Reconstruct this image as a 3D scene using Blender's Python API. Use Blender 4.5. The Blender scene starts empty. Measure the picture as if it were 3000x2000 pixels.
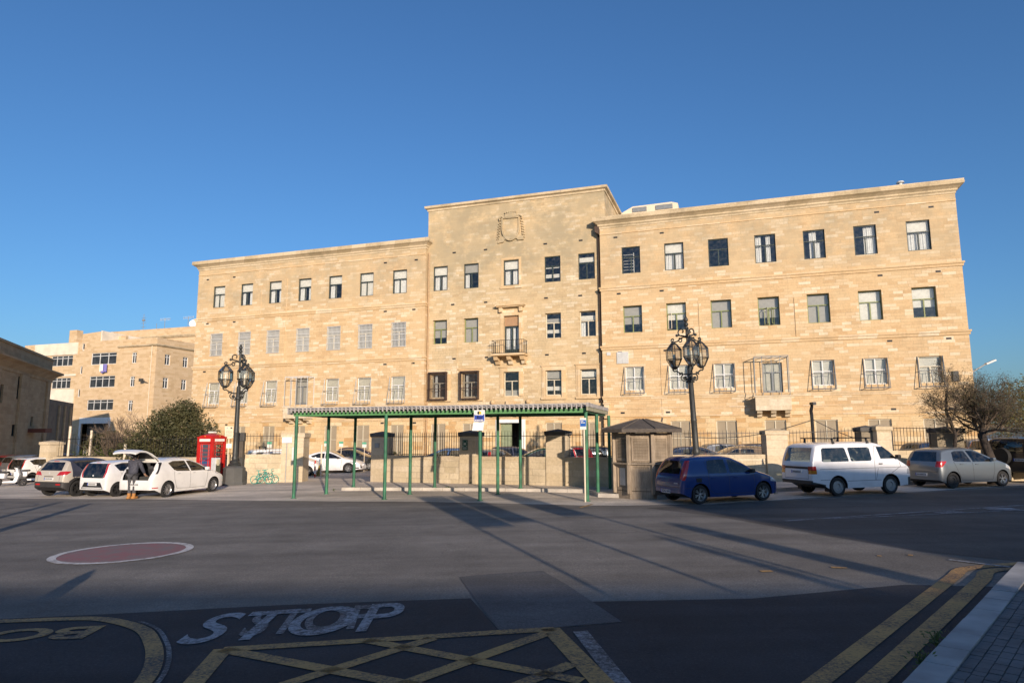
import bpy, bmesh, math, random
from mathutils import Vector, Matrix
from mathutils.bvhtree import BVHTree
from mathutils.geometry import tessellate_polygon
R = math.radians
SC = bpy.context.scene
COL = SC.collection
rnd = random.Random(7)

# ------------------------------------------------------------------ camera, sky, sun, exposure
CAM_Z, PITCH, ROLL, FPX = 2.2, R(8.04), R(0.195), 1958.0
cam_d = bpy.data.cameras.new('camera')
cam_d.sensor_width = 36.0
cam_d.lens = 36.0 * FPX / 3000.0
cam_d.clip_start, cam_d.clip_end = 0.1, 3000
cam = bpy.data.objects.new('camera', cam_d)
COL.objects.link(cam)
cam.matrix_world = Matrix.Translation((0, 0, CAM_Z)) @ Matrix.Rotation(R(90) + PITCH, 4, 'X') @ Matrix.Rotation(-ROLL, 4, 'Z')
SC.camera = cam

SUN_EL, SUN_AZ = R(12.5), R(17.0)      # the sun stands behind the camera, 17 degrees to the right
world = bpy.data.worlds.new('World')
SC.world = world
world.use_nodes = True
wn = world.node_tree
sky = wn.nodes.new('ShaderNodeTexSky')
sky.sky_type = 'NISHITA'
sky.sun_disc = False
sky.sun_elevation = SUN_EL
sky.sun_rotation = R(180) - SUN_AZ
sky.altitude = 60
sky.air_density = 1.1
sky.dust_density = 1.3
sky.ozone_density = 6.3
bg = wn.nodes['Background']
wn.links.new(sky.outputs[0], bg.inputs[0])
bg.inputs[1].default_value = 0.14
sun_d = bpy.data.lights.new('sun', 'SUN')
sun_d.energy = 5.0
sun_d.angle = R(0.5)
sun_d.color = (1.0, 0.82, 0.65)
sun = bpy.data.objects.new('sun', sun_d)
COL.objects.link(sun)
SUN_DIR = Vector((-math.sin(SUN_AZ) * math.cos(SUN_EL), math.cos(SUN_AZ) * math.cos(SUN_EL), -math.sin(SUN_EL)))
sun.rotation_euler = SUN_DIR.to_track_quat('-Z', 'Y').to_euler()
SC.view_settings.view_transform = 'Standard'
SC.view_settings.look = 'None'
SC.view_settings.exposure = 0.2
SC.view_settings.gamma = 1.0
SC.render.engine = 'CYCLES'
SC.cycles.max_bounces = 6
SC.cycles.transparent_max_bounces = 12
SC.cycles.use_denoising = True
SC.cycles.sample_clamp_indirect = 6

# ------------------------------------------------------------------ survey helpers: photo pixel (3000 x 2000) -> point in the place
cp, sp, cr, sr = math.cos(PITCH), math.sin(PITCH), math.cos(ROLL), math.sin(ROLL)
def ray(px, py):
    u, v = (px - 1500) / FPX, (py - 1000) / FPX
    X, Z = cr * u - sr * v, -(sr * u + cr * v)
    return Vector((X, cp - sp * Z, sp + cp * Z))
def gz(x):
    return 0.015 * max(x, -60) if x < 0 else 0.010 * min(x, 60)
def G(px, py, up=0.0):
    r = ray(px, py)
    s = 0.015 if r.x < 0 else 0.010
    t = (CAM_Z - up) / (s * r.x - r.z)
    return Vector((0, 0, CAM_Z)) + r * t
def at(px, py, y):
    r = ray(px, py)
    return Vector((0, 0, CAM_Z)) + r * (y / r.y)

# ------------------------------------------------------------------ mesh helpers
class MB:
    def __init__(s):
        s.v, s.f = [], []
    def add(s, vs, fs):
        n = len(s.v)
        s.v.extend([tuple(p) for p in vs])
        s.f.extend([tuple(i + n for i in f) for f in fs])
        return s
    def box(s, x0, x1, y0, y1, z0, z1, M=None):
        vs = [Vector(p) for p in ((x0, y0, z0), (x1, y0, z0), (x1, y1, z0), (x0, y1, z0), (x0, y0, z1), (x1, y0, z1), (x1, y1, z1), (x0, y1, z1))]
        if M is not None: vs = [M @ p for p in vs]
        return s.add(vs, [(0, 3, 2, 1), (4, 5, 6, 7), (0, 1, 5, 4), (1, 2, 6, 5), (2, 3, 7, 6), (3, 0, 4, 7)])
    def bev(s, x0, x1, y0, y1, z0, z1, b=.02, M=None):
        bm = bmesh.new()
        bmesh.ops.create_cube(bm, size=1, matrix=Matrix.Translation(((x0 + x1) / 2, (y0 + y1) / 2, (z0 + z1) / 2)) @ Matrix.Diagonal((x1 - x0, y1 - y0, z1 - z0, 1)))
        bmesh.ops.bevel(bm, geom=bm.edges[:], offset=b, segments=2, affect='EDGES', profile=.6)
        if M is not None: bm.transform(M)
        bm.verts.index_update()
        s.add([v.co.copy() for v in bm.verts], [[v.index for v in f.verts] for f in bm.faces])
        bm.free()
        return s
    def tube(s, pts, r, n=6, cap=True):
        pts = [Vector(p) for p in pts]
        rs = r if isinstance(r, (list, tuple)) else [r] * len(pts)
        rings, up = [], None
        for i, p in enumerate(pts):
            d = (pts[min(i + 1, len(pts) - 1)] - pts[max(i - 1, 0)])
            if d.length < 1e-9: d = Vector((0, 0, 1))
            d.normalize()
            if up is None:
                up = d.cross(Vector((0, 0, 1)) if abs(d.z) < .9 else Vector((1, 0, 0))).normalized()
            a = (up - d * up.dot(d))
            a = a.normalized() if a.length > 1e-6 else d.orthogonal().normalized()
            up = a
            b = d.cross(a)
            rings.append([p + (a * math.cos(2 * math.pi * k / n) + b * math.sin(2 * math.pi * k / n)) * rs[i] for k in range(n)])
        vs = [q for g in rings for q in g]
        fs = [(i * n + k, i * n + (k + 1) % n, (i + 1) * n + (k + 1) % n, (i + 1) * n + k) for i in range(len(rings) - 1) for k in range(n)]
        if cap:
            fs.append(tuple(range(n))[::-1]); fs.append(tuple((len(rings) - 1) * n + k for k in range(n)))
        return s.add(vs, fs)
    def lathe(s, prof, n=16, M=None, sq=False):
        vs, m = [], len(prof)
        for (r, z) in prof:
            for k in range(n):
                a = 2 * math.pi * (k + .5) / n
                vs.append(Vector((r * math.cos(a), r * math.sin(a), z)))
        if M is not None: vs = [M @ p for p in vs]
        fs = [(i * n + k, i * n + (k + 1) % n, (i + 1) * n + (k + 1) % n, (i + 1) * n + k) for i in range(m - 1) for k in range(n)]
        fs.append(tuple(range(n))[::-1]); fs.append(tuple((m - 1) * n + k for k in range(n)))
        return s.add(vs, fs)
    def prism(s, poly, h0, h1, axis='z', M=None):
        n = len(poly)
        def P(a, b, h):
            return Vector((a, b, h)) if axis == 'z' else (Vector((a, h, b)) if axis == 'y' else Vector((h, a, b)))
        vs = [P(a, b, h0) for a, b in poly] + [P(a, b, h1) for a, b in poly]
        if M is not None: vs = [M @ p for p in vs]
        tri = tessellate_polygon([[Vector((a, b, 0)) for a, b in poly]])
        fs = [tuple(t) for t in tri] + [tuple(i + n for i in t)[::-1] for t in tri]
        fs += [(i, (i + 1) % n, n + (i + 1) % n, n + i) for i in range(n)]
        return s.add(vs, fs)
    def sheet(s, pts):
        pts = [Vector(p) for p in pts]
        tri = tessellate_polygon([[Vector((p.x, p.y, 0)) for p in pts]])
        return s.add(pts, [tuple(t) for t in tri])
    def sphere(s, c, r, n=10, sc=(1, 1, 1)):
        c = Vector(c)
        vs, fs = [], []
        m = max(4, n // 2)
        for i in range(m + 1):
            t = math.pi * i / m
            for k in range(n):
                a = 2 * math.pi * k / n
                vs.append(c + Vector((r * sc[0] * math.sin(t) * math.cos(a), r * sc[1] * math.sin(t) * math.sin(a), r * sc[2] * math.cos(t))))
        for i in range(m):
            for k in range(n):
                fs.append((i * n + k, (i + 1) * n + k, (i + 1) * n + (k + 1) % n, i * n + (k + 1) % n))
        return s.add(vs, fs)
    def mesh(s, name, m, smooth=False):
        me = bpy.data.meshes.new(name)
        me.from_pydata(s.v, [], s.f)
        bm = bmesh.new(); bm.from_mesh(me)
        bmesh.ops.remove_doubles(bm, verts=bm.verts, dist=1e-5)
        bmesh.ops.recalc_face_normals(bm, faces=bm.faces)
        bm.to_mesh(me); bm.free()
        if m is not None: me.materials.append(m)
        if smooth is True:
            me.polygons.foreach_set('use_smooth', [True] * len(me.polygons))
        elif smooth:
            me.polygons.foreach_set('use_smooth', [True] * len(me.polygons))
            me.set_sharp_from_angle(angle=R(smooth))
        me.update()
        return me

def link(name, me, parent=None, loc=(0, 0, 0), rz=0.0):
    o = bpy.data.objects.new(name, me)
    COL.objects.link(o)
    o.location = loc
    o.rotation_euler = (0, 0, rz)
    if parent is not None: o.parent = parent
    return o
def ob(name, mb, m, parent=None, loc=(0, 0, 0), rz=0.0, smooth=False):
    return link(name, mb.mesh(name, m, smooth), parent, loc, rz)
def tag(o, label, cat, group=None):
    o['label'] = label; o['category'] = cat
    if group: o['group'] = group
    return o
def thing(name, label, cat, loc=(0, 0, 0), rz=0.0, group=None):
    return tag(link(name, None, None, loc, rz), label, cat, group)
def struct(name, mb, m, smooth=False):
    o = ob(name, mb, m, smooth=smooth); o['kind'] = 'structure'; return o
def children(o):
    return [c for c in bpy.data.objects if c.parent == o]
def copy_tree(o, kids, parent=None):
    c = o.copy(); COL.objects.link(c)
    if parent is not None: c.parent = parent
    for k in kids.get(o.name, []):
        copy_tree(k, kids, c)
    return c
def kid_map():
    d = {}
    for c in bpy.data.objects:
        if c.parent: d.setdefault(c.parent.name, []).append(c)
    return d
def text_mesh(txt, size=1.0, extrude=0.0, m=None, name='lettering', bold=0.0):
    cu = bpy.data.curves.new('txt', 'FONT')
    cu.body = txt; cu.size = size; cu.extrude = extrude; cu.align_x = 'CENTER'; cu.align_y = 'CENTER'; cu.offset = bold
    o = bpy.data.objects.new('txt', cu); COL.objects.link(o)
    dg = bpy.context.evaluated_depsgraph_get(); dg.update()
    me = bpy.data.meshes.new_from_object(o.evaluated_get(dg))
    bpy.data.objects.remove(o); me.name = name
    me.materials.clear()
    if m: me.materials.append(m)
    return me

# ------------------------------------------------------------------ materials (all procedural)
def nt(name):
    m = bpy.data.materials.new(name); m.use_nodes = True
    t = m.node_tree
    return m, t, t.nodes, t.links, t.nodes['Principled BSDF']
def N(t, kind, **kw):
    n = t.nodes.new(kind)
    for k, v in kw.items():
        if k.startswith('i_'):
            n.inputs[int(k[2:]) if k[2:].isdigit() else k[2:].replace('_', ' ')].default_value = v
        else: setattr(n, k, v)
    return n
def c4(c): return (c[0], c[1], c[2], 1.0)
def ramp(t, stops, interp='LINEAR'):
    n = t.nodes.new('ShaderNodeValToRGB'); n.color_ramp.interpolation = interp
    e = n.color_ramp.elements
    while len(e) < len(stops): e.new(.5)
    for k, (p, c) in enumerate(stops):
        e[k].position = p; e[k].color = c4(c) if len(c) == 3 else c
    return n
def mix(t, fac, a, b, mode='MIX'):
    n = t.nodes.new('ShaderNodeMix'); n.data_type = 'RGBA'; n.blend_type = mode
    for s, v in ((n.inputs[0], fac), (n.inputs[6], a), (n.inputs[7], b)):
        if isinstance(v, (int, float)): s.default_value = v
        elif isinstance(v, tuple): s.default_value = c4(v)
        else: t.links.new(v, s)
    return n.outputs[2]
def math_(t, op, a, b=0.0):
    n = t.nodes.new('ShaderNodeMath'); n.operation = op
    for s, v in ((n.inputs[0], a), (n.inputs[1], b)):
        if isinstance(v, (int, float)): s.default_value = v
        else: t.links.new(v, s)
    return n.outputs[0]
def noise(t, vec, scale, detail=3.0, rough=.55):
    n = N(t, 'ShaderNodeTexNoise'); n.inputs['Scale'].default_value = scale
    n.inputs['Detail'].default_value = detail; n.inputs['Roughness'].default_value = rough
    if vec is not None: t.links.new(vec, n.inputs['Vector'])
    return n.outputs['Fac']
def bump(t, b, h, strength=.3, dist=.02):
    n = N(t, 'ShaderNodeBump'); n.inputs['Strength'].default_value = strength; n.inputs['Distance'].default_value = dist
    t.links.new(h, n.inputs['Height']); t.links.new(n.outputs[0], b.inputs['Normal'])
def coords(t): return t.nodes.new('ShaderNodeTexCoord').outputs['Object']

def mk(name, col, rough=.6, metal=0.0, var=.12, scale=4.0, bmp=0.0, bscale=60.0, coat=0.0, spec=None):
    m, t, n, l, b = nt(name)
    v = coords(t)
    f = noise(t, v, scale)
    r = ramp(t, [(.3, tuple(c * (1 - var) for c in col)), (.7, tuple(min(1, c * (1 + var)) for c in col))])
    l.new(f, r.inputs[0]); l.new(r.outputs[0], b.inputs['Base Color'])
    b.inputs['Roughness'].default_value = rough; b.inputs['Metallic'].default_value = metal
    if coat: b.inputs['Coat Weight'].default_value = coat; b.inputs['Coat Roughness'].default_value = .04
    if spec is not None: b.inputs['Specular IOR Level'].default_value = spec
    if bmp: bump(t, b, noise(t, v, bscale, 4), bmp, .01)
    return m

def stone(name, tones, bw=.72, bh=.26, mortar=.55, msize=.010, stain=(.36, .30, .19), stain_amt=.35, zstain=None, bmp=.35, warm=None):
    """coursed limestone: block colours differ one by one, darker joints, weather stains"""
    m, t, n, l, b = nt(name)
    v = coords(t)
    s = N(t, 'ShaderNodeSeparateXYZ'); l.new(v, s.inputs[0])
    u = math_(t, 'ADD', s.outputs[0], s.outputs[1])
    c = N(t, 'ShaderNodeCombineXYZ'); l.new(u, c.inputs[0]); l.new(s.outputs[2], c.inputs[1])
    k = N(t, 'ShaderNodeTexBrick'); l.new(c.outputs[0], k.inputs['Vector'])
    k.offset = .47; k.squash = 1.35; k.squash_frequency = 3
    k.inputs['Scale'].default_value = 1.0; k.inputs['Brick Width'].default_value = bw; k.inputs['Row Height'].default_value = bh
    k.inputs['Mortar Size'].default_value = msize; k.inputs['Mortar Smooth'].default_value = .35; k.inputs['Bias'].default_value = 0
    k.inputs['Color1'].default_value = (0, 0, 0, 1); k.inputs['Color2'].default_value = (1, 1, 1, 1); k.inputs['Mortar'].default_value = (.5, .5, .5, 1)
    r = ramp(t, [(i / (len(tones) - 1), q) for i, q in enumerate(tones)])
    l.new(k.outputs['Color'], r.inputs[0])
    big = noise(t, v, .35, 4, .6); fine = noise(t, v, 9.0, 5, .65)
    fr = ramp(t, [(.25, (.80, .80, .80)), (.75, (1.12, 1.12, 1.12))]); l.new(fine, fr.inputs[0])
    col = mix(t, 1.0, r.outputs[0], fr.outputs[0], 'MULTIPLY')
    mo = ramp(t, [(0, (1, 1, 1)), (1, (mortar,) * 3)]); l.new(k.outputs['Fac'], mo.inputs[0])
    jn = noise(t, v, 1.1, 2); jr = ramp(t, [(.35, (.15,) * 3), (.65, (1,) * 3)]); l.new(jn, jr.inputs[0])
    col = mix(t, jr.outputs[0], col, mix(t, 1.0, col, mo.outputs[0], 'MULTIPLY'))
    sn = noise(t, v, .55, 6, .7)
    sr_ = ramp(t, [(.48, (0, 0, 0)), (.72, (1, 1, 1))]); l.new(sn, sr_.inputs[0])
    amt = math_(t, 'MULTIPLY', sr_.outputs[0], stain_amt)
    if zstain:
        z0, z1, a = zstain
        mr = N(t, 'ShaderNodeMapRange'); mr.inputs[1].default_value = z0; mr.inputs[2].default_value = z1
        l.new(s.outputs[2], mr.inputs[0])
        pat = noise(t, v, .8, 5, .7); pr = ramp(t, [(.32, (0, 0, 0)), (.62, (1, 1, 1))]); l.new(pat, pr.inputs[0])
        amt = math_(t, 'MINIMUM', math_(t, 'ADD', amt, math_(t, 'MULTIPLY', math_(t, 'MULTIPLY', mr.outputs[0], pr.outputs[0]), a)), .9)
    # rain streaks running down the wall
    mp = N(t, 'ShaderNodeMapping'); mp.inputs['Scale'].default_value = (2.2, 2.2, .16); l.new(v, mp.inputs[0])
    st = noise(t, mp.outputs[0], 1.0, 4, .6); srr = ramp(t, [(.55, (0, 0, 0)), (.8, (.5,) * 3)]); l.new(st, srr.inputs[0])
    col = mix(t, amt, col, stain)
    col = mix(t, math_(t, 'MULTIPLY', srr.outputs[0], .6), col, tuple(c * .62 for c in tones[len(tones) // 2]))
    if warm:
        wr = ramp(t, [(.45, (0, 0, 0)), (.65, (1, 1, 1))]); l.new(big, wr.inputs[0])
        col = mix(t, math_(t, 'MULTIPLY', wr.outputs[0], warm[3]), col, warm[:3])
    l.new(col, b.inputs['Base Color']); b.inputs['Roughness'].default_value = .92
    b.inputs['Specular IOR Level'].default_value = .15
    h = math_(t, 'SUBTRACT', math_(t, 'MULTIPLY', fine, .5), k.outputs['Fac'])
    bump(t, b, h, bmp, .012)
    return m

def asphalt(name, col, light=.25, crack=True, scale=1.0):
    m, t, n, l, b = nt(name)
    v = coords(t)
    big = noise(t, v, .12 * scale, 5, .6); mid = noise(t, v, .9 * scale, 5, .65); fine = noise(t, v, 70, 3, .7); gr = noise(t, v, 220, 2, .6)
    r = ramp(t, [(.3, tuple(c * (1 - light) for c in col)), (.7, tuple(c * (1 + light) for c in col))]); l.new(big, r.inputs[0])
    r2 = ramp(t, [(.3, (.80,) * 3), (.7, (1.18,) * 3)]); l.new(mid, r2.inputs[0])
    r3 = ramp(t, [(.3, (.62,) * 3), (.62, (1.12,) * 3), (.74, (2.0,) * 3)]); l.new(noise(t, v, 38, 3, .75), r3.inputs[0])
    c = mix(t, 1.0, mix(t, 1.0, r.outputs[0], r2.outputs[0], 'MULTIPLY'), r3.outputs[0], 'MULTIPLY')
    # oil spots and long tyre-polished bands
    mp = N(t, 'ShaderNodeMapping'); mp.inputs['Scale'].default_value = (.06, .7, 1); mp.inputs['Rotation'].default_value = (0, 0, .12); l.new(v, mp.inputs[0])
    bd = noise(t, mp.outputs[0], 1.0, 4, .6); br = ramp(t, [(.42, (.78,) * 3), (.62, (1.08,) * 3)]); l.new(bd, br.inputs[0])
    c = mix(t, 1.0, c, br.outputs[0], 'MULTIPLY')
    sp_ = noise(t, v, 1.7, 2, .5); so = ramp(t, [(.70, (0, 0, 0)), (.78, (.8,) * 3)]); l.new(sp_, so.inputs[0])
    c = mix(t, so.outputs[0], c, tuple(x * .45 for x in col))
    if crack:
        w = N(t, 'ShaderNodeTexVoronoi'); w.feature = 'DISTANCE_TO_EDGE'; w.inputs['Scale'].default_value = .33
        wv = N(t, 'ShaderNodeVectorMath'); wv.operation = 'ADD'; l.new(v, wv.inputs[0])
        nn = N(t, 'ShaderNodeTexNoise'); nn.inputs['Scale'].default_value = 1.3; nn.inputs['Detail'].default_value = 5; l.new(v, nn.inputs['Vector']); l.new(nn.outputs['Color'], wv.inputs[1])
        l.new(wv.outputs[0], w.inputs['Vector'])
        cr_ = ramp(t, [(.0, (1, 1, 1)), (.006, (0, 0, 0))]); l.new(w.outputs['Distance'], cr_.inputs[0])
        msk = ramp(t, [(.5, (0, 0, 0)), (.62, (.55,) * 3)]); l.new(mid, msk.inputs[0])
        c = mix(t, math_(t, 'MULTIPLY', cr_.outputs[0], msk.outputs[0]), c, tuple(x * .35 for x in col))
    l.new(c, b.inputs['Base Color']); b.inputs['Roughness'].default_value = .88; b.inputs['Specular IOR Level'].default_value = .3
    bump(t, b, math_(t, 'ADD', math_(t, 'MULTIPLY', gr, .6), fine), .5, .006)
    return m

def worn_paint(name, col, under, amt=.5, sc=18.0):
    m, t, n, l, b = nt(name)
    v = coords(t)
    a = noise(t, v, sc, 6, .75); bg_ = noise(t, v, 1.2, 3, .6)
    s = math_(t, 'ADD', a, math_(t, 'MULTIPLY', bg_, .5))
    r = ramp(t, [(amt + .08, (1, 1, 1)), (amt + .30, (0, 0, 0))]); l.new(s, r.inputs[0])
    l.new(mix(t, r.outputs[0], under, col), b.inputs['Base Color'])
    b.inputs['Roughness'].default_value = .75
    bump(t, b, a, .3, .004)
    return m

def paint(name, col, flake=0.0, rough=.28, metal=0.0, dirt=.25):
    m, t, n, l, b = nt(name)
    v = coords(t)
    d = noise(t, v, 2.2, 5, .65); r = ramp(t, [(.45, (0, 0, 0)), (.8, (dirt,) * 3)]); l.new(d, r.inputs[0])
    s = N(t, 'ShaderNodeSeparateXYZ'); l.new(v, s.inputs[0])
    mr = N(t, 'ShaderNodeMapRange'); mr.inputs[1].default_value = .75; mr.inputs[2].default_value = .15; mr.inputs[3].default_value = 0; mr.inputs[4].default_value = dirt * 1.3; l.new(s.outputs[2], mr.inputs[0])
    f = math_(t, 'MINIMUM', math_(t, 'ADD', math_(t, 'MULTIPLY', r.outputs[0], .7), math_(t, 'MULTIPLY', mr.outputs[0], d)), .8)
    l.new(mix(t, f, col, (.20, .175, .14)), b.inputs['Base Color'])
    rr = math_(t, 'ADD', math_(t, 'MULTIPLY', f, .5), rough); l.new(rr, b.inputs['Roughness'])
    b.inputs['Metallic'].default_value = metal
    b.inputs['Coat Weight'].default_value = .8; b.inputs['Coat Roughness'].default_value = .05
    return m

def glass(name, tint=(.55, .60, .60), clear=.6, rough=.02):
    m, t, n, l, b = nt(name)
    v = coords(t)
    tr = N(t, 'ShaderNodeBsdfTransparent'); tr.inputs[0].default_value = c4(tint)
    gl = N(t, 'ShaderNodeBsdfGlossy'); gl.inputs['Roughness'].default_value = rough; gl.inputs[0].default_value = (1, 1, 1, 1)
    df = N(t, 'ShaderNodeBsdfDiffuse'); df.inputs[0].default_value = (.30, .28, .24, 1)
    fr = N(t, 'ShaderNodeFresnel'); fr.inputs[0].default_value = 1.5
    wv = noise(t, v, 3.0, 2); bn = N(t, 'ShaderNodeBump'); bn.inputs['Strength'].default_value = .05; bn.inputs['Distance'].default_value = .02
    l.new(wv, bn.inputs['Height']); l.new(bn.outputs[0], gl.inputs['Normal'])
    ds = noise(t, v, 5.0, 4); dr = ramp(t, [(.4, (0, 0, 0)), (.8, (.16,) * 3)]); l.new(ds, dr.inputs[0])
    m1 = N(t, 'ShaderNodeMixShader'); l.new(dr.outputs[0], m1.inputs[0]); l.new(tr.outputs[0], m1.inputs[1]); l.new(df.outputs[0], m1.inputs[2])
    m2 = N(t, 'ShaderNodeMixShader'); fa = math_(t, 'MINIMUM', math_(t, 'ADD', math_(t, 'MULTIPLY', fr.outputs[0], 1.4), .02), 1.0); l.new(fa, m2.inputs[0])
    l.new(m1.outputs[0], m2.inputs[1]); l.new(gl.outputs[0], m2.inputs[2])
    l.new(m2.outputs[0], n['Material Output'].inputs[0])
    return m

def leafy(name, c1, c2, c3, sc=1.2, trans=.25):
    m, t, n, l, b = nt(name)
    v = coords(t)
    f = noise(t, v, sc, 5, .7); r = ramp(t, [(.28, c1), (.5, c2), (.75, c3)]); l.new(f, r.inputs[0])
    l.new(r.outputs[0], b.inputs['Base Color']); b.inputs['Roughness'].default_value = .65
    tl = N(t, 'ShaderNodeBsdfTranslucent'); l.new(r.outputs[0], tl.inputs[0])
    mx = N(t, 'ShaderNodeMixShader'); mx.inputs[0].default_value = trans
    l.new(b.outputs[0], mx.inputs[1]); l.new(tl.outputs[0], mx.inputs[2]); l.new(mx.outputs[0], n['Material Output'].inputs[0])
    return m

def wood(name, c1, c2, sc=3.0, axis=(14, 14, .8)):
    m, t, n, l, b = nt(name)
    v = coords(t)
    mp = N(t, 'ShaderNodeMapping'); mp.inputs['Scale'].default_value = axis; l.new(v, mp.inputs[0])
    f = noise(t, mp.outputs[0], sc, 5, .65); g = noise(t, v, 1.6, 4)
    r = ramp(t, [(.3, c1), (.7, c2)]); l.new(f, r.inputs[0])
    r2 = ramp(t, [(.3, (.7,) * 3), (.7, (1.2,) * 3)]); l.new(g, r2.inputs[0])
    l.new(mix(t, 1.0, r.outputs[0], r2.outputs[0], 'MULTIPLY'), b.inputs['Base Color']); b.inputs['Roughness'].default_value = .85
    bump(t, b, f, .4, .006)
    return m

S_TONES = [(.48, .355, .205), (.55, .42, .25), (.58, .455, .28), (.565, .43, .255), (.61, .495, .33), (.68, .585, .43)]
S_WARM = [(.525, .36, .195), (.595, .425, .24), (.625, .46, .27), (.605, .43, .24), (.66, .515, .335), (.73, .62, .45)]
M = {}
M['facade'] = stone('limestone facade', S_WARM, .54, .195, .58, .010, (.38, .315, .21), .32, (11.5, 14.0, .75), .35, (.60, .455, .27, .45, .7))
M['tower'] = stone('limestone tower', S_TONES, .54, .195, .58, .010, (.35, .295, .195), .36, (11.5, 15.5, 1.1), .35, (.60, .455, .27, .35, .7))
M['trim'] = stone('dressed limestone', S_WARM[1:], 1.1, .4, .8, .008, (.36, .29, .18), .5, None, .3, (.60, .455, .27, .4))
M['cornice'] = stone('weathered cornice', [(.52, .42, .27), (.60, .49, .33), (.64, .53, .37)], 1.3, .6, .6, .012, (.24, .20, .13), .75)
M['rough'] = stone('ground floor limestone', [(.50, .31, .14), (.60, .42, .22), (.66, .51, .30), (.62, .44, .24), (.70, .57, .37)], .62, .30, .62, .014, (.40, .28, .15), .4, None, .6)
M['yardwall'] = stone('pale yard wall stone', [(.54, .45, .30), (.62, .52, .36), (.66, .56, .40), (.59, .49, .34), (.70, .61, .46)], .62, .27, .66, .010, (.30, .25, .17), .5, None, .7)
M['pier'] = stone('pier stone', [(.54, .44, .29), (.60, .50, .35), (.63, .53, .38)], .9, .33, .75, .008, (.28, .24, .17), .45, None, .5)
M['aptwall'] = stone('block of flats stone', [(.50, .36, .21), (.58, .43, .265), (.62, .475, .31), (.56, .41, .24)], .6, .27, .85, .006, (.45, .33, .19), .35, None, .2)
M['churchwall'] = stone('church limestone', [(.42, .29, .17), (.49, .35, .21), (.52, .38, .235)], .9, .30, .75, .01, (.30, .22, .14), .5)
M['backwall'] = stone('office block stone', [(.42, .33, .2), (.5, .4, .26), (.54, .43, .28)], .8, .3, .7)
M['white'] = mk('white paint', (.78, .77, .73), .5, 0, .06)
M['offwhite'] = mk('off white plaster', (.68, .58, .44), .85, 0, .08, 1.5)
M['fwhite'] = mk('white aluminium frame', (.66, .67, .66), .4, 0, .05)
M['fgreen'] = mk('dark green frame', (.035, .05, .045), .45, 0, .2)
M['folive'] = mk('olive green frame', (.20, .23, .09), .5, 0, .15)
M['fgrey'] = mk('grey steel frame', (.22, .235, .24), .45, .3, .1)
M['fcream'] = mk('cream frame', (.55, .50, .38), .5, 0, .1)
M['brown'] = mk('brown painted grille', (.055, .033, .025), .6, 0, .2)
M['blind'] = mk('window blind', (.80, .78, .72), .8, 0, .05, 2)
M['blindmid'] = mk('shade toned blind', (.60, .575, .50), .8, 0, .08, 1.5)  # greyer copy of the blind, window shading put into its colour
M['blindgrey'] = mk('grey blind', (.46, .44, .40), .8, 0, .06, 2)
M['curtain'] = mk('white curtain', (.80, .80, .78), .9, 0, .04)
M['shutter'] = mk('taupe shutter board', (.30, .25, .175), .8, 0, .08, 1.2)
M['terra'] = mk('brown roller shutter', (.36, .22, .12), .7, 0, .1)
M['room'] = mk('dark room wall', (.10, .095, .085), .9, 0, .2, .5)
M['wglass'] = glass('window glass', (.86, .88, .88))
M['iron'] = mk('black iron', (.022, .022, .024), .5, .4, .3)
M['lampiron'] = mk('grey green cast iron', (.045, .048, .046), .5, .3, .25, 3)
M['pedestal'] = mk('painted lamp pedestal', (.085, .085, .08), .65, 0, .15, 2)
M['lampglass'] = glass('lantern glass', (.88, .86, .80), rough=.08)
M['green'] = mk('green painted steel', (.028, .135, .070), .6, 0, .4, 3, .1, 30)
M['lgreen'] = mk('light green beam', (.10, .26, .10), .5, 0, .2, 3)
M['roofsheet'] = mk('weathered roof sheet', (.38, .36, .34), .7, 0, .25, 3)
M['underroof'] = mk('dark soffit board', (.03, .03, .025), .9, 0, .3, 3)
M['kwood'] = wood('weathered grey timber', (.19, .145, .10), (.44, .36, .265))
M['kroof'] = wood('dark weathered roof boards', (.055, .045, .036), (.15, .125, .10), 3, (3, 3, 14))
M['kboard'] = mk('pale board', (.55, .52, .47), .8, 0, .1)
M['darkcap'] = mk('dark toned cap stone', (.10, .095, .085), .9, 0, .35, 3, .5, 18)  # dark tone paints the shelter roof's shade onto the piers behind it
M['darkpier'] = stone('dark pier stone', [(.20, .17, .12), (.26, .22, .16)], .9, .33, .75)  # darker stone tones for some right-hand piers
M['red'] = mk('red gloss paint', (.47, .014, .010), .38, 0, .15, 3, 0, 60, .15)
M['milk'] = mk('white enamel sign', (.78, .76, .68), .4, 0, .04)
M['blue'] = mk('blue sign', (.035, .07, .36), .4, 0, .1)
M['cyanblue'] = mk('bright blue sign', (.015, .11, .42), .4, 0, .1)
M['navy'] = mk('navy pictogram', (.012, .02, .09), .5, 0, .1)
M['signgreen'] = mk('green safety sign', (.012, .09, .05), .45, 0, .1)
M['yellow'] = mk('yellow paint', (.62, .42, .03), .6, 0, .15)
M['black'] = mk('matt black', (.014, .014, .015), .6, 0, .2)
M['grey'] = mk('grey steel', (.30, .30, .29), .5, .3, .15)
M['lightgrey'] = mk('light grey panel', (.55, .56, .55), .5, 0, .08)
M['darkgrey'] = mk('dark grey plastic', (.05, .05, .048), .6, 0, .15)
M['teal'] = mk('teal painted tube', (.03, .30, .24), .45, 0, .15)
M['leaf'] = leafy('dark evergreen leaves', (.032, .038, .014), (.085, .085, .034), (.17, .145, .06), .9)
M['hedge'] = leafy('yellow green hedge leaves', (.03, .05, .012), (.085, .11, .02), (.17, .17, .035), 1.2)
M['weed'] = leafy('weed leaves', (.04, .07, .015), (.09, .13, .03), (.15, .18, .05), 4)
M['twig'] = mk('grey brown twigs', (.115, .085, .06), .9, 0, .35, 1.5)
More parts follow.
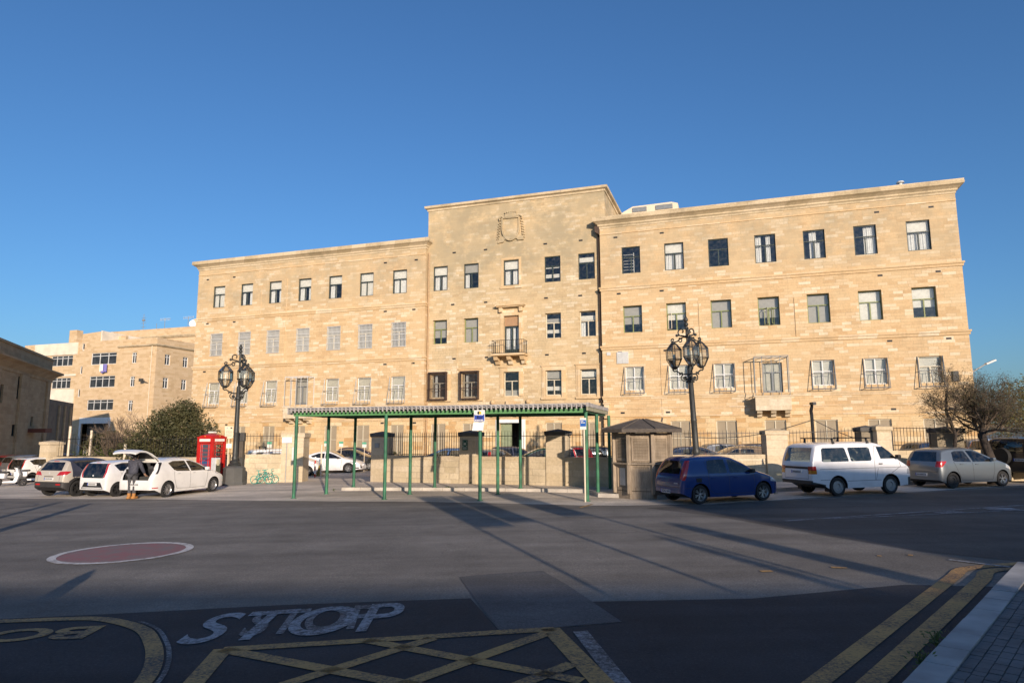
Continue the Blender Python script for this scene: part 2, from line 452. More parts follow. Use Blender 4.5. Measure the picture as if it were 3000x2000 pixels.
M['bark'] = mk('dark bark', (.045, .035, .028), .95, 0, .35, 5, .5, 20)
M['dryleaf'] = leafy('dry olive leaves', (.035, .035, .015), (.08, .075, .03), (.13, .11, .045), 1.5)
M['asphalt'] = asphalt('worn asphalt', (.22, .20, .172), .18)
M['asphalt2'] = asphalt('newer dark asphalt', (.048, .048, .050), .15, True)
M['patch'] = asphalt('pale asphalt patch', (.13, .125, .12), .12)
M['street'] = asphalt('shade toned street asphalt', (.13, .115, .10), .22)
M['concrete'] = asphalt('dusty concrete forecourt', (.66, .58, .475), .14)
M['kerb'] = mk('kerb stone', (.47, .43, .37), .85, 0, .22, 1.8, .4, 30)
M['yline'] = worn_paint('worn yellow line', (.50, .275, .085), (.055, .05, .045), .60, 26)
M['wline'] = worn_paint('worn white line', (.36, .36, .365), (.06, .06, .06), .57, 16)
M['wfaint'] = worn_paint('nearly gone white paint', (.30, .30, .30), (.05, .05, .05), .52, 22)
M['wring'] = worn_paint('white ring paint', (.62, .60, .57), (.19, .17, .155), .63, 9)
M['redpaint'] = worn_paint('worn red road paint', (.27, .115, .11), (.20, .15, .14), .58, 5)
M['tyre'] = mk('tyre rubber', (.018, .018, .018), .85, 0, .3, 8)
M['rim'] = mk('alloy rim', (.48, .48, .48), .3, .8, .1)
M['darkrim'] = mk('dark wheel', (.04, .04, .04), .5, .4, .2)
M['carglass'] = glass('car glass', (.46, .50, .48))
M['darkglass'] = glass('tinted car glass', (.10, .11, .115))
M['cabin'] = mk('dark cabin plastic', (.022, .022, .024), .8, 0, .2)
M['seatcloth'] = mk('grey seat cloth', (.05, .052, .06), .9, 0, .2)
M['tail'] = mk('red tail light', (.42, .012, .012), .18, 0, .15, 8, 0, 60, .8)
M['amber'] = mk('amber light', (.55, .18, .01), .2, 0, .1, 8, 0, 60, .8)
M['lens'] = mk('clear lens', (.55, .57, .60), .12, .3, .1, 8, 0, 60, .8)
M['plate'] = mk('number plate', (.70, .70, .68), .45, 0, .04)
M['bumper'] = mk('grey black bumper plastic', (.032, .031, .030), .6, 0, .15)
# ------------------------------------------------------------------ setting: ground, road, forecourt, pavement, markings
def gsheet(pts, lift, cut=0):
    """a thin sheet lying on the cambered ground; split where the ground bends at x = 0"""
    bm = bmesh.new()
    vs = [bm.verts.new((p[0], p[1], 0)) for p in pts]
    bm.verts.index_update()
    for t in tessellate_polygon([[Vector((p[0], p[1], 0)) for p in pts]]):
        try: bm.faces.new([vs[i] for i in t])
        except ValueError: pass
    for X in (-60, 0, 60):
        bmesh.ops.bisect_plane(bm, geom=bm.verts[:] + bm.edges[:] + bm.faces[:], plane_co=(X, 0, 0), plane_no=(1, 0, 0))
    bm.verts.index_update()
    mb = MB()
    mb.add([(v.co.x, v.co.y, gz(v.co.x) + lift) for v in bm.verts], [[v.index for v in f.verts] for f in bm.faces])
    bm.free()
    return mb
def strip(line, w, lift, off=0.0):
    """a painted line: a strip of width w along ground points"""
    L = [Vector((p[0], p[1], 0)) for p in line]
    a, b = [], []
    for i, p in enumerate(L):
        d = (L[min(i + 1, len(L) - 1)] - L[max(i - 1, 0)]).normalized()
        n = Vector((-d.y, d.x, 0))
        a.append(p + n * (off + w / 2)); b.append(p + n * (off - w / 2))
    mb = MB(); vs = []
    for p, q in zip(a, b): vs += [(p.x, p.y, gz(p.x) + lift), (q.x, q.y, gz(q.x) + lift)]
    return mb.add(vs, [(2 * i, 2 * i + 1, 2 * i + 3, 2 * i + 2) for i in range(len(L) - 1)])
def dense(p, q, n=8):
    p, q = Vector(p), Vector(q)
    return [p.lerp(q, i / n) for i in range(n + 1)]

struct('ground', gsheet([(-900, -160), (900, -160), (900, 1600), (-900, 1600)], 0.0), M['asphalt'])
# the darker, newer asphalt of the near junction
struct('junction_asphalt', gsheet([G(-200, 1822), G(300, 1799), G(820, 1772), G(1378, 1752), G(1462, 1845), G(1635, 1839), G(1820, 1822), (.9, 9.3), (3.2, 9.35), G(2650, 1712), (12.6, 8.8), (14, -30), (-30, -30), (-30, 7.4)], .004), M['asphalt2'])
struct('asphalt_patch', gsheet([G(1345, 1690), G(1400, 1684), G(1590, 1672), G(1660, 1712), G(1822, 1822), G(1635, 1838), G(1462, 1846), G(1400, 1768)], .008), M['patch'])
# the street that leaves to the right, its tone darkened for the shade on it
struct('side_street', gsheet([G(1890, 1487), G(2200, 1472), G(2600, 1450), G(2999, 1426), (60, 40), (60, 16), G(2999, 1645), G(2700, 1615), G(2400, 1565), G(2100, 1512)], .004), M['street'])
edge = [G(-300, 1461), G(0, 1460), G(360, 1461.5), G(860, 1467), G(1250, 1469.5), G(1600, 1477), G(1730, 1481), G(1850, 1480), G(2100, 1475), G(2300, 1464), G(2600, 1447), G(2999, 1421.5)]
struct('forecourt', gsheet([tuple(p) for p in edge] + [(70, 48), (70, 75), (-90, 110), (-90, 30)], .005), M['concrete'])
# raised pavement with a stone kerb, from the shelter to the right
kerb = [G(1000, 1436.5), G(1180, 1437), G(1360, 1438), G(1600, 1441), G(1722, 1444), G(1752, 1456), G(1930, 1462), G(2020, 1456), G(2320, 1438), G(2700, 1418), G(3000, 1402)]
K = [Vector((p.x, p.y, 0)) for p in kerb]
back = [Vector((40, 31, 0)), Vector((19, 29.6, 0)), Vector((6.3, 29.6, 0)), Vector((4.7, 27.1, 0)), Vector((-7.2, 33.5, 0))]
struct('pavement', gsheet([(p.x, p.y) for p in K] + [(p.x, p.y) for p in back], .13), M['concrete'])
mb = MB()
for a, b in zip(K[:-1], K[1:]):
    d = (b - a); L = d.length; d.normalize(); n = Vector((-d.y, d.x, 0)); s = 0
    while s < L - .02:
        e = min(s + .9, L)
        p, q = a + d * (s + .006), a + d * (e - .006)
        j = rnd.uniform(-.012, .012)
        q0, q1, q2, q3 = p - n * (.02 + j), q - n * (.02 + j), q + n * .16, p + n * .16
        vs = [(v.x, v.y, gz(v.x) - .05) for v in (q0, q1, q2, q3)] + [(v.x, v.y, gz(v.x) + .137 + j * .5) for v in (q0 + n * .02, q1 + n * .02, q2, q3)]
        mb.add(vs, [(0, 3, 2, 1), (4, 5, 6, 7), (0, 1, 5, 4), (1, 2, 6, 5), (2, 3, 7, 6), (3, 0, 4, 7)])
        s = e
struct('kerb', mb, M['kerb'])
# near pavement on the right: kerb stones, setts, paving slabs
kA, kB = G(2985, 1668), G(2690, 2000)
kd = Vector((kB.x - kA.x, kB.y - kA.y, 0)).normalized(); kn = Vector((-kd.y, kd.x, 0))
if kn.x < 0: kn = -kn
A0 = Vector((kA.x, kA.y, 0)); 
def band(o0, o1, h, pitch, gap, s0=0.0, s1=14.0, jit=0.0):
    mb = MB(); s = s0
    while s < s1:
        e = s + pitch * (1 + rnd.uniform(-jit, jit))
        q = [A0 + kd * (s + gap) + kn * o0, A0 + kd * (e - gap) + kn * o0, A0 + kd * (e - gap) + kn * o1, A0 + kd * (s + gap) + kn * o1]
        dz = rnd.uniform(-.004, .004)
        vs = [(v.x, v.y, gz(v.x) - .05) for v in q] + [(v.x, v.y, gz(v.x) + h + dz) for v in q]
        mb.add(vs, [(0, 3, 2, 1), (4, 5, 6, 7), (0, 1, 5, 4), (1, 2, 6, 5), (2, 3, 7, 6), (3, 0, 4, 7)])
        s = e
    return mb
struct('near_kerb', band(0, .26, .13, .62, .006, jit=.12), mk('near kerb stone', (.34, .33, .31), .85, 0, .30, 1.6, .4, 30))
mb = MB()
for r_ in range(5):
    q = band(.27 + r_ * .105, .27 + (r_ + 1) * .105 - .008, .115, .115, .005, s0=(r_ % 2) * .05, jit=.2); mb.add(q.v, q.f)
struct('gutter_setts', mb, mk('grey setts', (.13, .128, .125), .9, 0, .3, 2.5, .4, 40))
mb = MB()
for r_ in range(26):
    q = band(.80 + r_ * .21, .80 + (r_ + 1) * .21 - .007, .12, .42, .004, s0=-6 + (r_ % 2) * .21); mb.add(q.v, q.f)
struct('near_pavement', mb, mk('paving blocks', (.19, .188, .185), .9, 0, .2, 2.0, .4, 40))
mb = MB()
q = [A0 - kd * 6 + kn * .1, A0 + kd * 14 + kn * .1, A0 + kd * 14 + kn * 7, A0 - kd * 6 + kn * 7]
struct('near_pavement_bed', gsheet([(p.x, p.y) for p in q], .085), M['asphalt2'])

# ---- painted markings (each a thin sheet on the road)
def mark(name, mb, m):
    return struct(name, mb, m)
# red disc with a white ring
c0, c1 = G(145, 1640), G(582, 1600)
dc = Vector((0, 0, 0)); top, bot = G(480, 1588), G(240, 1651)
# circle through the ellipse seen in the photo
cx, cy = (G(362, 1618)).x, (G(362, 1618)).y
RR = .5 * (Vector((c1.x, c1.y)) - Vector((c0.x, c0.y))).length
def circ(r, n=64, rx=1.0): return [(cx + r * rx * math.cos(2 * math.pi * i / n), cy + r * math.sin(2 * math.pi * i / n)) for i in range(n)]
mark('road_marking_ring', strip([(cx + RR * .93 * math.cos(2 * math.pi * i / 72), cy + RR * .93 * math.sin(2 * math.pi * i / 72)) for i in range(73)], RR * .115, .012), M['wring'])
mark('road_marking_disc', gsheet(circ(RR * .87), .008), M['redpaint'])
# double yellow lines beside the near kerb, bending at the corner
ya = [G(2560, 1995), G(2660, 1893), G(2760, 1800), G(2860, 1706), G(2905, 1685), G(2975, 1674)]
yb = [G(2440, 2060), G(2520, 1985), G(2690, 1825), G(2800, 1720), G(2850, 1695), G(2920, 1681), G(2990, 1672)]
def smooth(line, n=6):
    P = [Vector((p[0], p[1], 0)) for p in line]; out = []
    for i in range(len(P) - 1):
        a, b, c, d = P[max(i - 1, 0)], P[i], P[i + 1], P[min(i + 2, len(P) - 1)]
        for k in range(n):
            t = k / n
            out.append(.5 * ((2 * b) + (c - a) * t + (2 * a - 5 * b + 4 * c - d) * t * t + (3 * b - a - 3 * c + d) * t ** 3))
    return out + [P[-1]]
inner = [A0 - kd * .35 + kn * .3] + [A0 + kd * s - kn * .30 for s in (.35, 1.2, 2.4, 4, 6, 8)]
outer = [A0 - kd * .62 - kn * .02, A0 + kd * .0 - kn * .42] + [A0 + kd * s - kn * .66 for s in (.55, 1.2, 2.4, 4, 6, 8)]
mark('yellow_line', strip(smooth([tuple(p) for p in inner]), .21, .011), M['yline'])
mark('yellow_line', strip(smooth([tuple(p) for p in outer]), .20, .011), M['yline'])
# yellow box junction
def seg(a, b, w=.16): return strip(dense(G(*a), G(*b), 10), w, .012)
box = MB()
for a, b, w in [((652, 1904), (1625, 1844), .17), ((655, 1902), (500, 2080), .20), ((1612, 1842), (1800, 2040), .22), ((652, 1904), (1330, 2032), .17),
             ((1072, 1877), (1705, 1997), .16), ((1602, 1856), (1150, 2018), .17), ((1268, 1871), (780, 2024), .16), ((1676, 1946), (1500, 2016), .16)]:
    q = seg(a, b, w); box.add(q.v, q.f)
mark('yellow_box_junction', box, M['yline'])
# STOP on the road, with the ghost of an older one under it
def road_text(txt, bl, br, tl, m, name, lift, size=1.0, bold=.02, wscale=1.0):
    me = text_mesh(txt, 1.0, 0, None, name, bold)
    xs = [v.co.x for v in me.vertices]; ys = [v.co.y for v in me.vertices]
    x0, x1, y0, y1 = min(xs), max(xs), min(ys), max(ys)
    bl, br, tl = Vector(bl), Vector(br), Vector(tl)
    mb = MB(); vs = []
    for v in me.vertices:
        a, b = (v.co.x - x0) / (x1 - x0), (v.co.y - y0) / (y1 - y0)
        p = bl + (br - bl) * a + (tl - bl) * b
        vs.append((p.x, p.y, gz(p.x) + lift))
    mb.add(vs, [tuple(p.vertices) for p in me.polygons])
    bpy.data.meshes.remove(me)
    return mark(name, mb, m)
road_text('STOP', G(500, 1893), G(1160, 1845), G(635, 1800), M['wline'], 'stop_lettering', .013, bold=.012)
road_text('STOP', G(690, 1868), G(1090, 1840), G(760, 1792), M['wfaint'], 'faded_stop_lettering', .0105, bold=.02)
# yellow bay on the left, its lettering read from the far side
arc = smooth([G(-250, 1828), G(0, 1821), G(150, 1815.5), G(270, 1813), G(350, 1823), G(420, 1847), (G(448, 1890)), G(452, 1930), G(440, 1970), G(410, 2010), G(330, 2080)])
mark('yellow_bay_line', strip(arc, .17, .012), M['yline'])
mark('faded_white_bay_line', strip(arc[26:], .05, .011, .135), M['wfaint'])
road_text('BOV', G(312, 1833), G(-160, 1853), G(240, 1872), M['yline'], 'bay_lettering', .012, bold=.03)
# white lines
mark('white_line', strip(dense(G(1735, 1481.5), G(1850, 1481), 4) + dense(G(2060, 1478), G(2999, 1422), 14), .10, .012), M['wline'])
mark('white_line', strip(dense(G(2300, 1526), G(2999, 1480), 12), .12, .012), M['wline'])
mark('white_line', strip(dense(G(2440, 1519.5), G(2999, 1494), 12), .10, .012), M['wline'])
mb = MB()
for a, b in (((2760, 1499), (2800, 1503)), ((2915, 1488), (2955, 1496))):
    q = strip(dense(G(*a), G(*b), 3), .8, .016); mb.add(q.v, q.f)
mark('white_hatching', mb, M['wline'])
mark('faded_white_line', strip(dense(G(1700, 1850), G(1850, 2040), 8), .17, .011), M['wfaint'])
mark('faded_white_line', strip(dense(G(2780, 1640), G(2960, 1662), 6), .10, .012), M['wline'])
mb = MB()
for a, b in (((2435, 1662), (2482, 1664)), ((2228, 1674), (2262, 1673)), ((2570, 1628), (2584, 1629)), ((2660, 1626), (2675, 1627)), ((1700, 1487), (1735, 1477))):
    q = strip([G(*a), G(*b)], .10, .012); mb.add(q.v, q.f)
mark('yellow_paint_dashes', mb, M['yline'])
# faint worn circle by the left edge
q0 = G(-20, 1484)
mark('faded_white_ring', strip([(q0.x + 1.3 * math.cos(i * .1), q0.y + 1.3 * math.sin(i * .1)) for i in range(64)], .12, .011), M['wfaint'])
# ------------------------------------------------------------------ the big office building
YAW = R(18.49)
P0 = at(2846, 1047, 39.0); P0.z = 0
BLD = thing('office_building', 'long four storey honey coloured limestone building with a raised centre block and flat roof', 'building', P0, -YAW)

M['balc'] = stone('balcony stone', [(.62, .52, .36), (.66, .56, .41), (.70, .61, .46)], .5, .4, .8, .008, (.42, .33, .2), .5)
def wall_grid(u0, u1, z0, z1, holes, y, rev, extra_u=(), extra_z=()):
    us = sorted({round(v, 4) for v in [u0, u1, *extra_u] + [h[0] for h in holes] + [h[1] for h in holes]})
    zs = sorted({round(v, 4) for v in [z0, z1, *extra_z] + [h[2] for h in holes] + [h[3] for h in holes]})
    mb = MB()
    idx = {}
    def V(u, z):
        k = (u, z)
        if k not in idx:
            idx[k] = len(mb.v); mb.v.append((u, y, z))
        return idx[k]
    for i in range(len(us) - 1):
        for j in range(len(zs) - 1):
            uc, zc = (us[i] + us[i + 1]) / 2, (zs[j] + zs[j + 1]) / 2
            if any(h[0] < uc < h[1] and h[2] < zc < h[3] for h in holes): continue
            mb.f.append((V(us[i], zs[j]), V(us[i + 1], zs[j]), V(us[i + 1], zs[j + 1]), V(us[i], zs[j + 1])))
    for h in holes:
        a, b, c, d = h[:4]; r = h[4] if len(h) > 4 else rev
        vs = [(a, y, c), (b, y, c), (b, y, d), (a, y, d), (a, y + r, c), (b, y + r, c), (b, y + r, d), (a, y + r, d)]
        mb.add(vs, [(0, 1, 5, 4), (1, 2, 6, 5), (2, 3, 7, 6), (3, 0, 4, 7)])
    return mb
def mould(prof, u0, u1, y, d0, d1):
    """a moulding of profile [(out, z)...] along the front u0..u1 at plane y, returning d0 / d1 along the two ends"""
    mb = MB(); n = len(prof); vs = []
    for o, z in prof:
        vs += [(u0 - (o if d0 else 0), y + d0, z), (u0 - (o if d0 else 0), y - o, z), (u1 + (o if d1 else 0), y - o, z), (u1 + (o if d1 else 0), y + d1, z)]
    fs = []
    for i in range(n - 1):
        for k in range(3):
            if (k == 0 and not d0) or (k == 2 and not d1): continue
            fs.append((4 * i + k, 4 * i + k + 1, 4 * i + 4 + k + 1, 4 * i + 4 + k))
    mb.add(vs, fs)
    if not d0: mb.f.append(tuple(4 * i + 1 for i in range(n)))
    if not d1: mb.f.append(tuple(4 * i + 2 for i in range(n)))
    return mb
CORN = lambda t: [(-.05, t - .80), (.04, t - .78), (.05, t - .66), (.12, t - .60), (.13, t - .50), (.28, t - .38), (.42, t - .30), (.45, t - .17), (.42, t - .15), (.43, t - .02), (.38, t), (-.6, t + .03)]
STRG = lambda z, o=.13, h=.30: [(-.02, z - h), (o * .5, z - h + .03), (o * .6, z - .14), (o, z - .10), (o, z), (-.02, z + .03)]

# window list: (wing, row, centre u, width, z0, z1, style)
W = []
LU = [-55.05, -52.15, -49.27, -46.37, -43.47, -40.60, -37.66]
RU = [-19.70, -16.77, -13.88, -10.94, -8.0, -5.06, -2.13]
CU = [-34.37, -31.82, -28.62, -25.45, -22.93]
for i, u in enumerate(LU):
    W.append(('L', 4, u, 1.24, 13.20, 15.07, i)); W.append(('L', 3, u, 1.28, 9.0, 10.94, i))
    if i == 3: W.append(('L', 2, u + .1, 1.20, 4.50, 6.85, i))
    else: W.append(('L', 2, u, 1.18, 4.95, 6.74, i))
    W.append(('L', 1, u, 1.15, .85, 3.06, i))
for i, u in enumerate(RU):
    W.append(('R', 4, u, 1.28, 13.34, 15.23, i)); W.append(('R', 3, u, 1.30, 9.19, 11.06, i))
    if i == 3: W.append(('R', 2, u, 1.16, 4.62, 6.77, i))
    else: W.append(('R', 2, u, 1.20, 5.24, 6.84, i))
    W.append(('R', 1, u, 1.27, .9, 3.14, i))
for i, u in enumerate(CU):
    W.append(('C', 4, u, 1.20, 13.26, 15.17, i))
    if i == 2: W.append(('C', 3, u, 1.18, 8.12, 10.96, i))
    else: W.append(('C', 3, u, 1.17, 9.13, 10.97, i))
    W.append(('C', 2, u, 1.17 if i > 1 else 1.22, 5.05, 6.82, i))
    if i == 2: W.append(('C', 1, u - .08, 1.72, -.3, 3.14, i))
    else: W.append(('C', 1, u - .05, 1.18, .9, 3.12, i))
REV = {4: .16, 3: .30, 2: .20, 1: .14}
def holes(w):
    out = []
    for q in W:
        if q[0] != w: continue
        rv = REV[q[1]]
        if q[0] == 'L' and q[1] == 3: rv = .14
        if q[0] == 'C' and q[1] == 1 and q[6] == 2: rv = .5
        out.append((q[2] - q[3] / 2, q[2] + q[3] / 2, q[4], q[5], rv))
    return out
LW = (-57.35, -35.45, 17.37); RW = (-21.85, 0.0, 17.50); CT = 20.05; CY = .4
def split(h, z): return [q for q in h if q[2] < z], [q for q in h if q[2] >= z]
for w, (u0, u1, zt), mw in (('L', LW, M['facade']), ('R', RW, M['facade'])):
    lo, hi = split(holes(w), 3.5)
    zz = 3.43 if w == 'L' else 3.5
    ob('ground_floor_wall', wall_grid(u0, u1, -1.5, zz, lo, 0, .2), M['rough'], BLD)
    m = wall_grid(u0, u1, zz, zt - .4, hi, 0, .2)
    m.add([(u0, 0, -1.5), (u0, 14, -1.5), (u0, 14, zt - .4), (u0, 0, zt - .4), (u1, 0, -1.5), (u1, 14, -1.5), (u1, 14, zt - .4), (u1, 0, zt - .4)], [(0, 3, 2, 1), (4, 5, 6, 7), (1, 2, 6, 5)])
    ob('wing_wall', m, mw, BLD)
    ob('cornice', mould(CORN(zt), u0, u1, 0, 6.0 if w == 'L' else .6, .6 if w == 'L' else 14.0), M['cornice'], BLD)
    ob('roof_deck', MB().box(u0 + .1, u1 - .1, .1, 13.9, zt - .75, zt - .45), M['concrete'], BLD)
    dz = .14 if w == 'R' else 0
    d0, d1 = (6.0, .38) if w == 'L' else (.38, 14.0)
    for z in (12.33 + dz, 8.18 + dz): ob('string_course', mould(STRG(z), u0, u1, 0, d0, d1), M['trim'], BLD)
    ob('string_course', mould([(-.02, 16.1 + dz), (.05, 16.12 + dz), (.05, 16.2 + dz), (-.02, 16.22 + dz)], u0, u1, 0, 0, 0), M['trim'], BLD)
    ob('string_course', mould(STRG(4.72 + dz, .08, .26), u0, u1, 0, d0, d1), M['trim'], BLD)
    ob('string_course', mould([(-.02, 3.82 + dz), (.05, 3.84 + dz), (.05, 3.92 + dz), (-.02, 3.94 + dz)], u0, u1, 0, d0, d1), M['trim'], BLD)
    ob('string_course', mould([(-.02, zz - .06), (.06, zz - .05), (.06, zz + .04), (-.02, zz + .06)], u0, u1, 0, d0, d1), M['trim'], BLD)
lo, hi = split(holes('C'), 3.5)
ob('ground_floor_wall', wall_grid(LW[1], RW[0], -1.5, 3.46, lo, CY, .2), M['rough'], BLD)
m = wall_grid(LW[1], RW[0], 3.46, CT - .2, hi, CY, .2)
u0, u1 = LW[1], RW[0] + .32
m.add([(u1, CY, 16.6), (u1, 14, 16.6), (u1, 14, CT - .2), (u1, CY, CT - .2), (u0, CY, 3.4), (u0, 14, 3.4), (u0, 14, CT - .2), (u0, CY, CT - .2)], [(0, 1, 2, 3), (4, 7, 6, 5), (1, 5, 6, 2)])
m.add([(RW[0], CY, 17.3), (u1, CY, 17.3), (u1, CY, CT - .2), (RW[0], CY, CT - .2)], [(0, 1, 2, 3)])
ob('tower_wall', m, M['tower'], BLD)
ob('tower_cornice', mould([(-.05, CT - .42), (.06, CT - .40), (.08, CT - .26), (.24, CT - .18), (.26, CT - .02), (.22, CT), (-.5, CT + .02)], u0, u1, CY, 13.6, 13.6), M['cornice'], BLD)
ob('roof_deck', MB().box(u0 + .1, u1 - .1, CY + .1, 13.9, CT - .55, CT - .3), M['concrete'], BLD)
ob('string_course', mould([(-.02, 3.42), (.06, 3.43), (.06, 3.52), (-.02, 3.54)], LW[1], RW[0], CY, 0, 0), M['trim'], BLD)
# inside: floor slabs and a cross wall, so that the rooms behind the panes are real and dim
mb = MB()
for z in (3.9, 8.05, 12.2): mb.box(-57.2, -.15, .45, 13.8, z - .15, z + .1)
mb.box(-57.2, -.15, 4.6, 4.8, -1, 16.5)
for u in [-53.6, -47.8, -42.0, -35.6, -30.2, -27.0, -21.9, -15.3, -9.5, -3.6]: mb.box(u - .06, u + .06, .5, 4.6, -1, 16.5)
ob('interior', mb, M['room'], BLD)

# ---- windows
fr_cache = {}
def frame_mesh(kind, w, h, mat_):
    key = (kind, round(w, 2), round(h, 2), mat_)
    if key in fr_cache: return fr_cache[key]
    b = MB(); t = .06; d = .07; a = w / 2
    b.box(-a, -a + t, 0, d, 0, h); b.box(a - t, a, 0, d, 0, h); b.box(-a + t, a - t, 0, d, 0, t); b.box(-a + t, a - t, 0, d, h - t, h)
    zt = h * .62
    if kind == 'plain':
        b.box(-a + t, a - t, .004, d, zt - .03, zt + .03); b.box(-.035, .035, .004, d, t, zt - .03)
    elif kind == 'cross':
        b.box(-a + t, a - t, .004, d, h * .55 - .03, h * .55 + .03); b.box(-.04, .04, .004, d, t, h * .55 - .03); b.box(-.035, .035, .004, d, h * .55 + .03, h - t)
    elif kind == 'door':
        b.box(-a + t, a - t, .004, d, h * .72 - .03, h * .72 + .03); b.box(-.05, .05, .004, d, t, h * .72 - .03); b.box(-a + t, a - t, .01, d, t, .38)
    elif kind == 'pair':
        b.box(-.03, .03, .004, d, t, h - t); b.box(-a + t, a - t, .006, d, h * .5 - .02, h * .5 + .02)
    r = b.mesh('window_frame', M[mat_]); fr_cache[key] = r
    return r
pane_cache = {}
def plate(name, x0, x1, y, z0, z1, m):
    key = (name, round(x0, 3), round(x1, 3), round(y, 3), round(z0, 3), round(z1, 3), m)
    if key not in pane_cache:
        pane_cache[key] = MB().add([(x0, y, z0), (x1, y, z0), (x1, y, z1), (x0, y, z1)], [(0, 1, 2, 3)]).mesh(name, M[m])
    return pane_cache[key]
def curtain_mesh(x0, x1, y, z0, z1):
    key = ('curtain', round(x0, 2), round(x1, 2), round(z0, 2), round(z1, 2))
    if key not in pane_cache:
        n = max(6, int((x1 - x0) / .035)); b = MB(); vs = []
        for i in range(n + 1):
            x = x0 + (x1 - x0) * i / n; yy = y + .035 * math.sin(i * 1.9) + .012 * math.sin(i * .7)
            vs += [(x, yy, z0), (x, yy, z1)]
        b.add(vs, [(2 * i, 2 * i + 2, 2 * i + 3, 2 * i + 1) for i in range(n)])
        pane_cache[key] = b.mesh('curtain', M['curtain'], True)
    return pane_cache[key]
def grille_mesh(kind, w, h):
    key = ('g', kind, round(w, 2), round(h, 2))
    if key in pane_cache: return pane_cache[key]
    b = MB(); a = w / 2
    if kind == 'bars':
        k = 11
        for i in range(k): 
            x = -a + w * (i + .5) / k; b.box(x - .014, x + .014, -.03, 0, .02, h - .02)
        for z in (.03, h * .28, h * .5, h * .74, h - .05): b.box(-a, a, -.036, -.008, z, z + .035)
        r = b.mesh('bar_grille', M['lightgrey'])
    elif kind == 'belly':
        # a security grille that leans out at the foot: flush at the head, .38 m out at the sill, longer than the opening
        zb, o = -.24, .40
        top, mid = (0, h * .98), (.16, h * .52)
        for x in (-a, a):
            b.tube([(x, 0, h), (x, -o, zb)], .02, 5); b.tube([(x, 0, h), (x, 0, zb)], .02, 5); b.tube([(x, -o, zb), (x, 0, zb)], .02, 5)
        b.tube([(-a, -o, zb), (a, -o, zb)], .032, 5); b.tube([(-a, -.2, h * .45), (a, -.2, h * .45)], .022, 5)
        b.tube([(-.04, -.2, h * .45), (-.04, -o, zb)], .018, 5)
        for x in (-a * .55, a * .55): b.tube([(x, -.22, h * .40), (x, -o, zb)], .012, 4)
        r = b.mesh('leaning_grille', M['fgrey'])
    elif kind == 'cagebrown':
        o = .36; hh = h + .1
        for i in range(15):
            x = -a - .1 + (w + .2) * i / 14; b.box(x - .010, x + .010, -o - .01, -o + .01, -.15, hh)
        for s in (-1, 1):
            for k in range(7):
                y = -o + o * k / 6; b.box(s * (a + .1) - .012, s * (a + .1) + .012, y - .012, y + .012, -.15, hh)
        for z in (-.15, h * .36, hh - .04):
            b.box(-a - .12, a + .12, -o - .02, -o + .02, z, z + .05)
            for s in (-1, 1): b.box(s * (a + .1) - .02, s * (a + .1) + .02, -o, 0, z, z + .05)
        b.box(-a - .12, a + .12, -o, 0, hh, hh + .05); b.box(-a - .12, a + .12, -o, 0, -.19, -.15)
        r = b.mesh('box_grille', M['brown'])
    pane_cache[key] = r
    return r
wi = 0
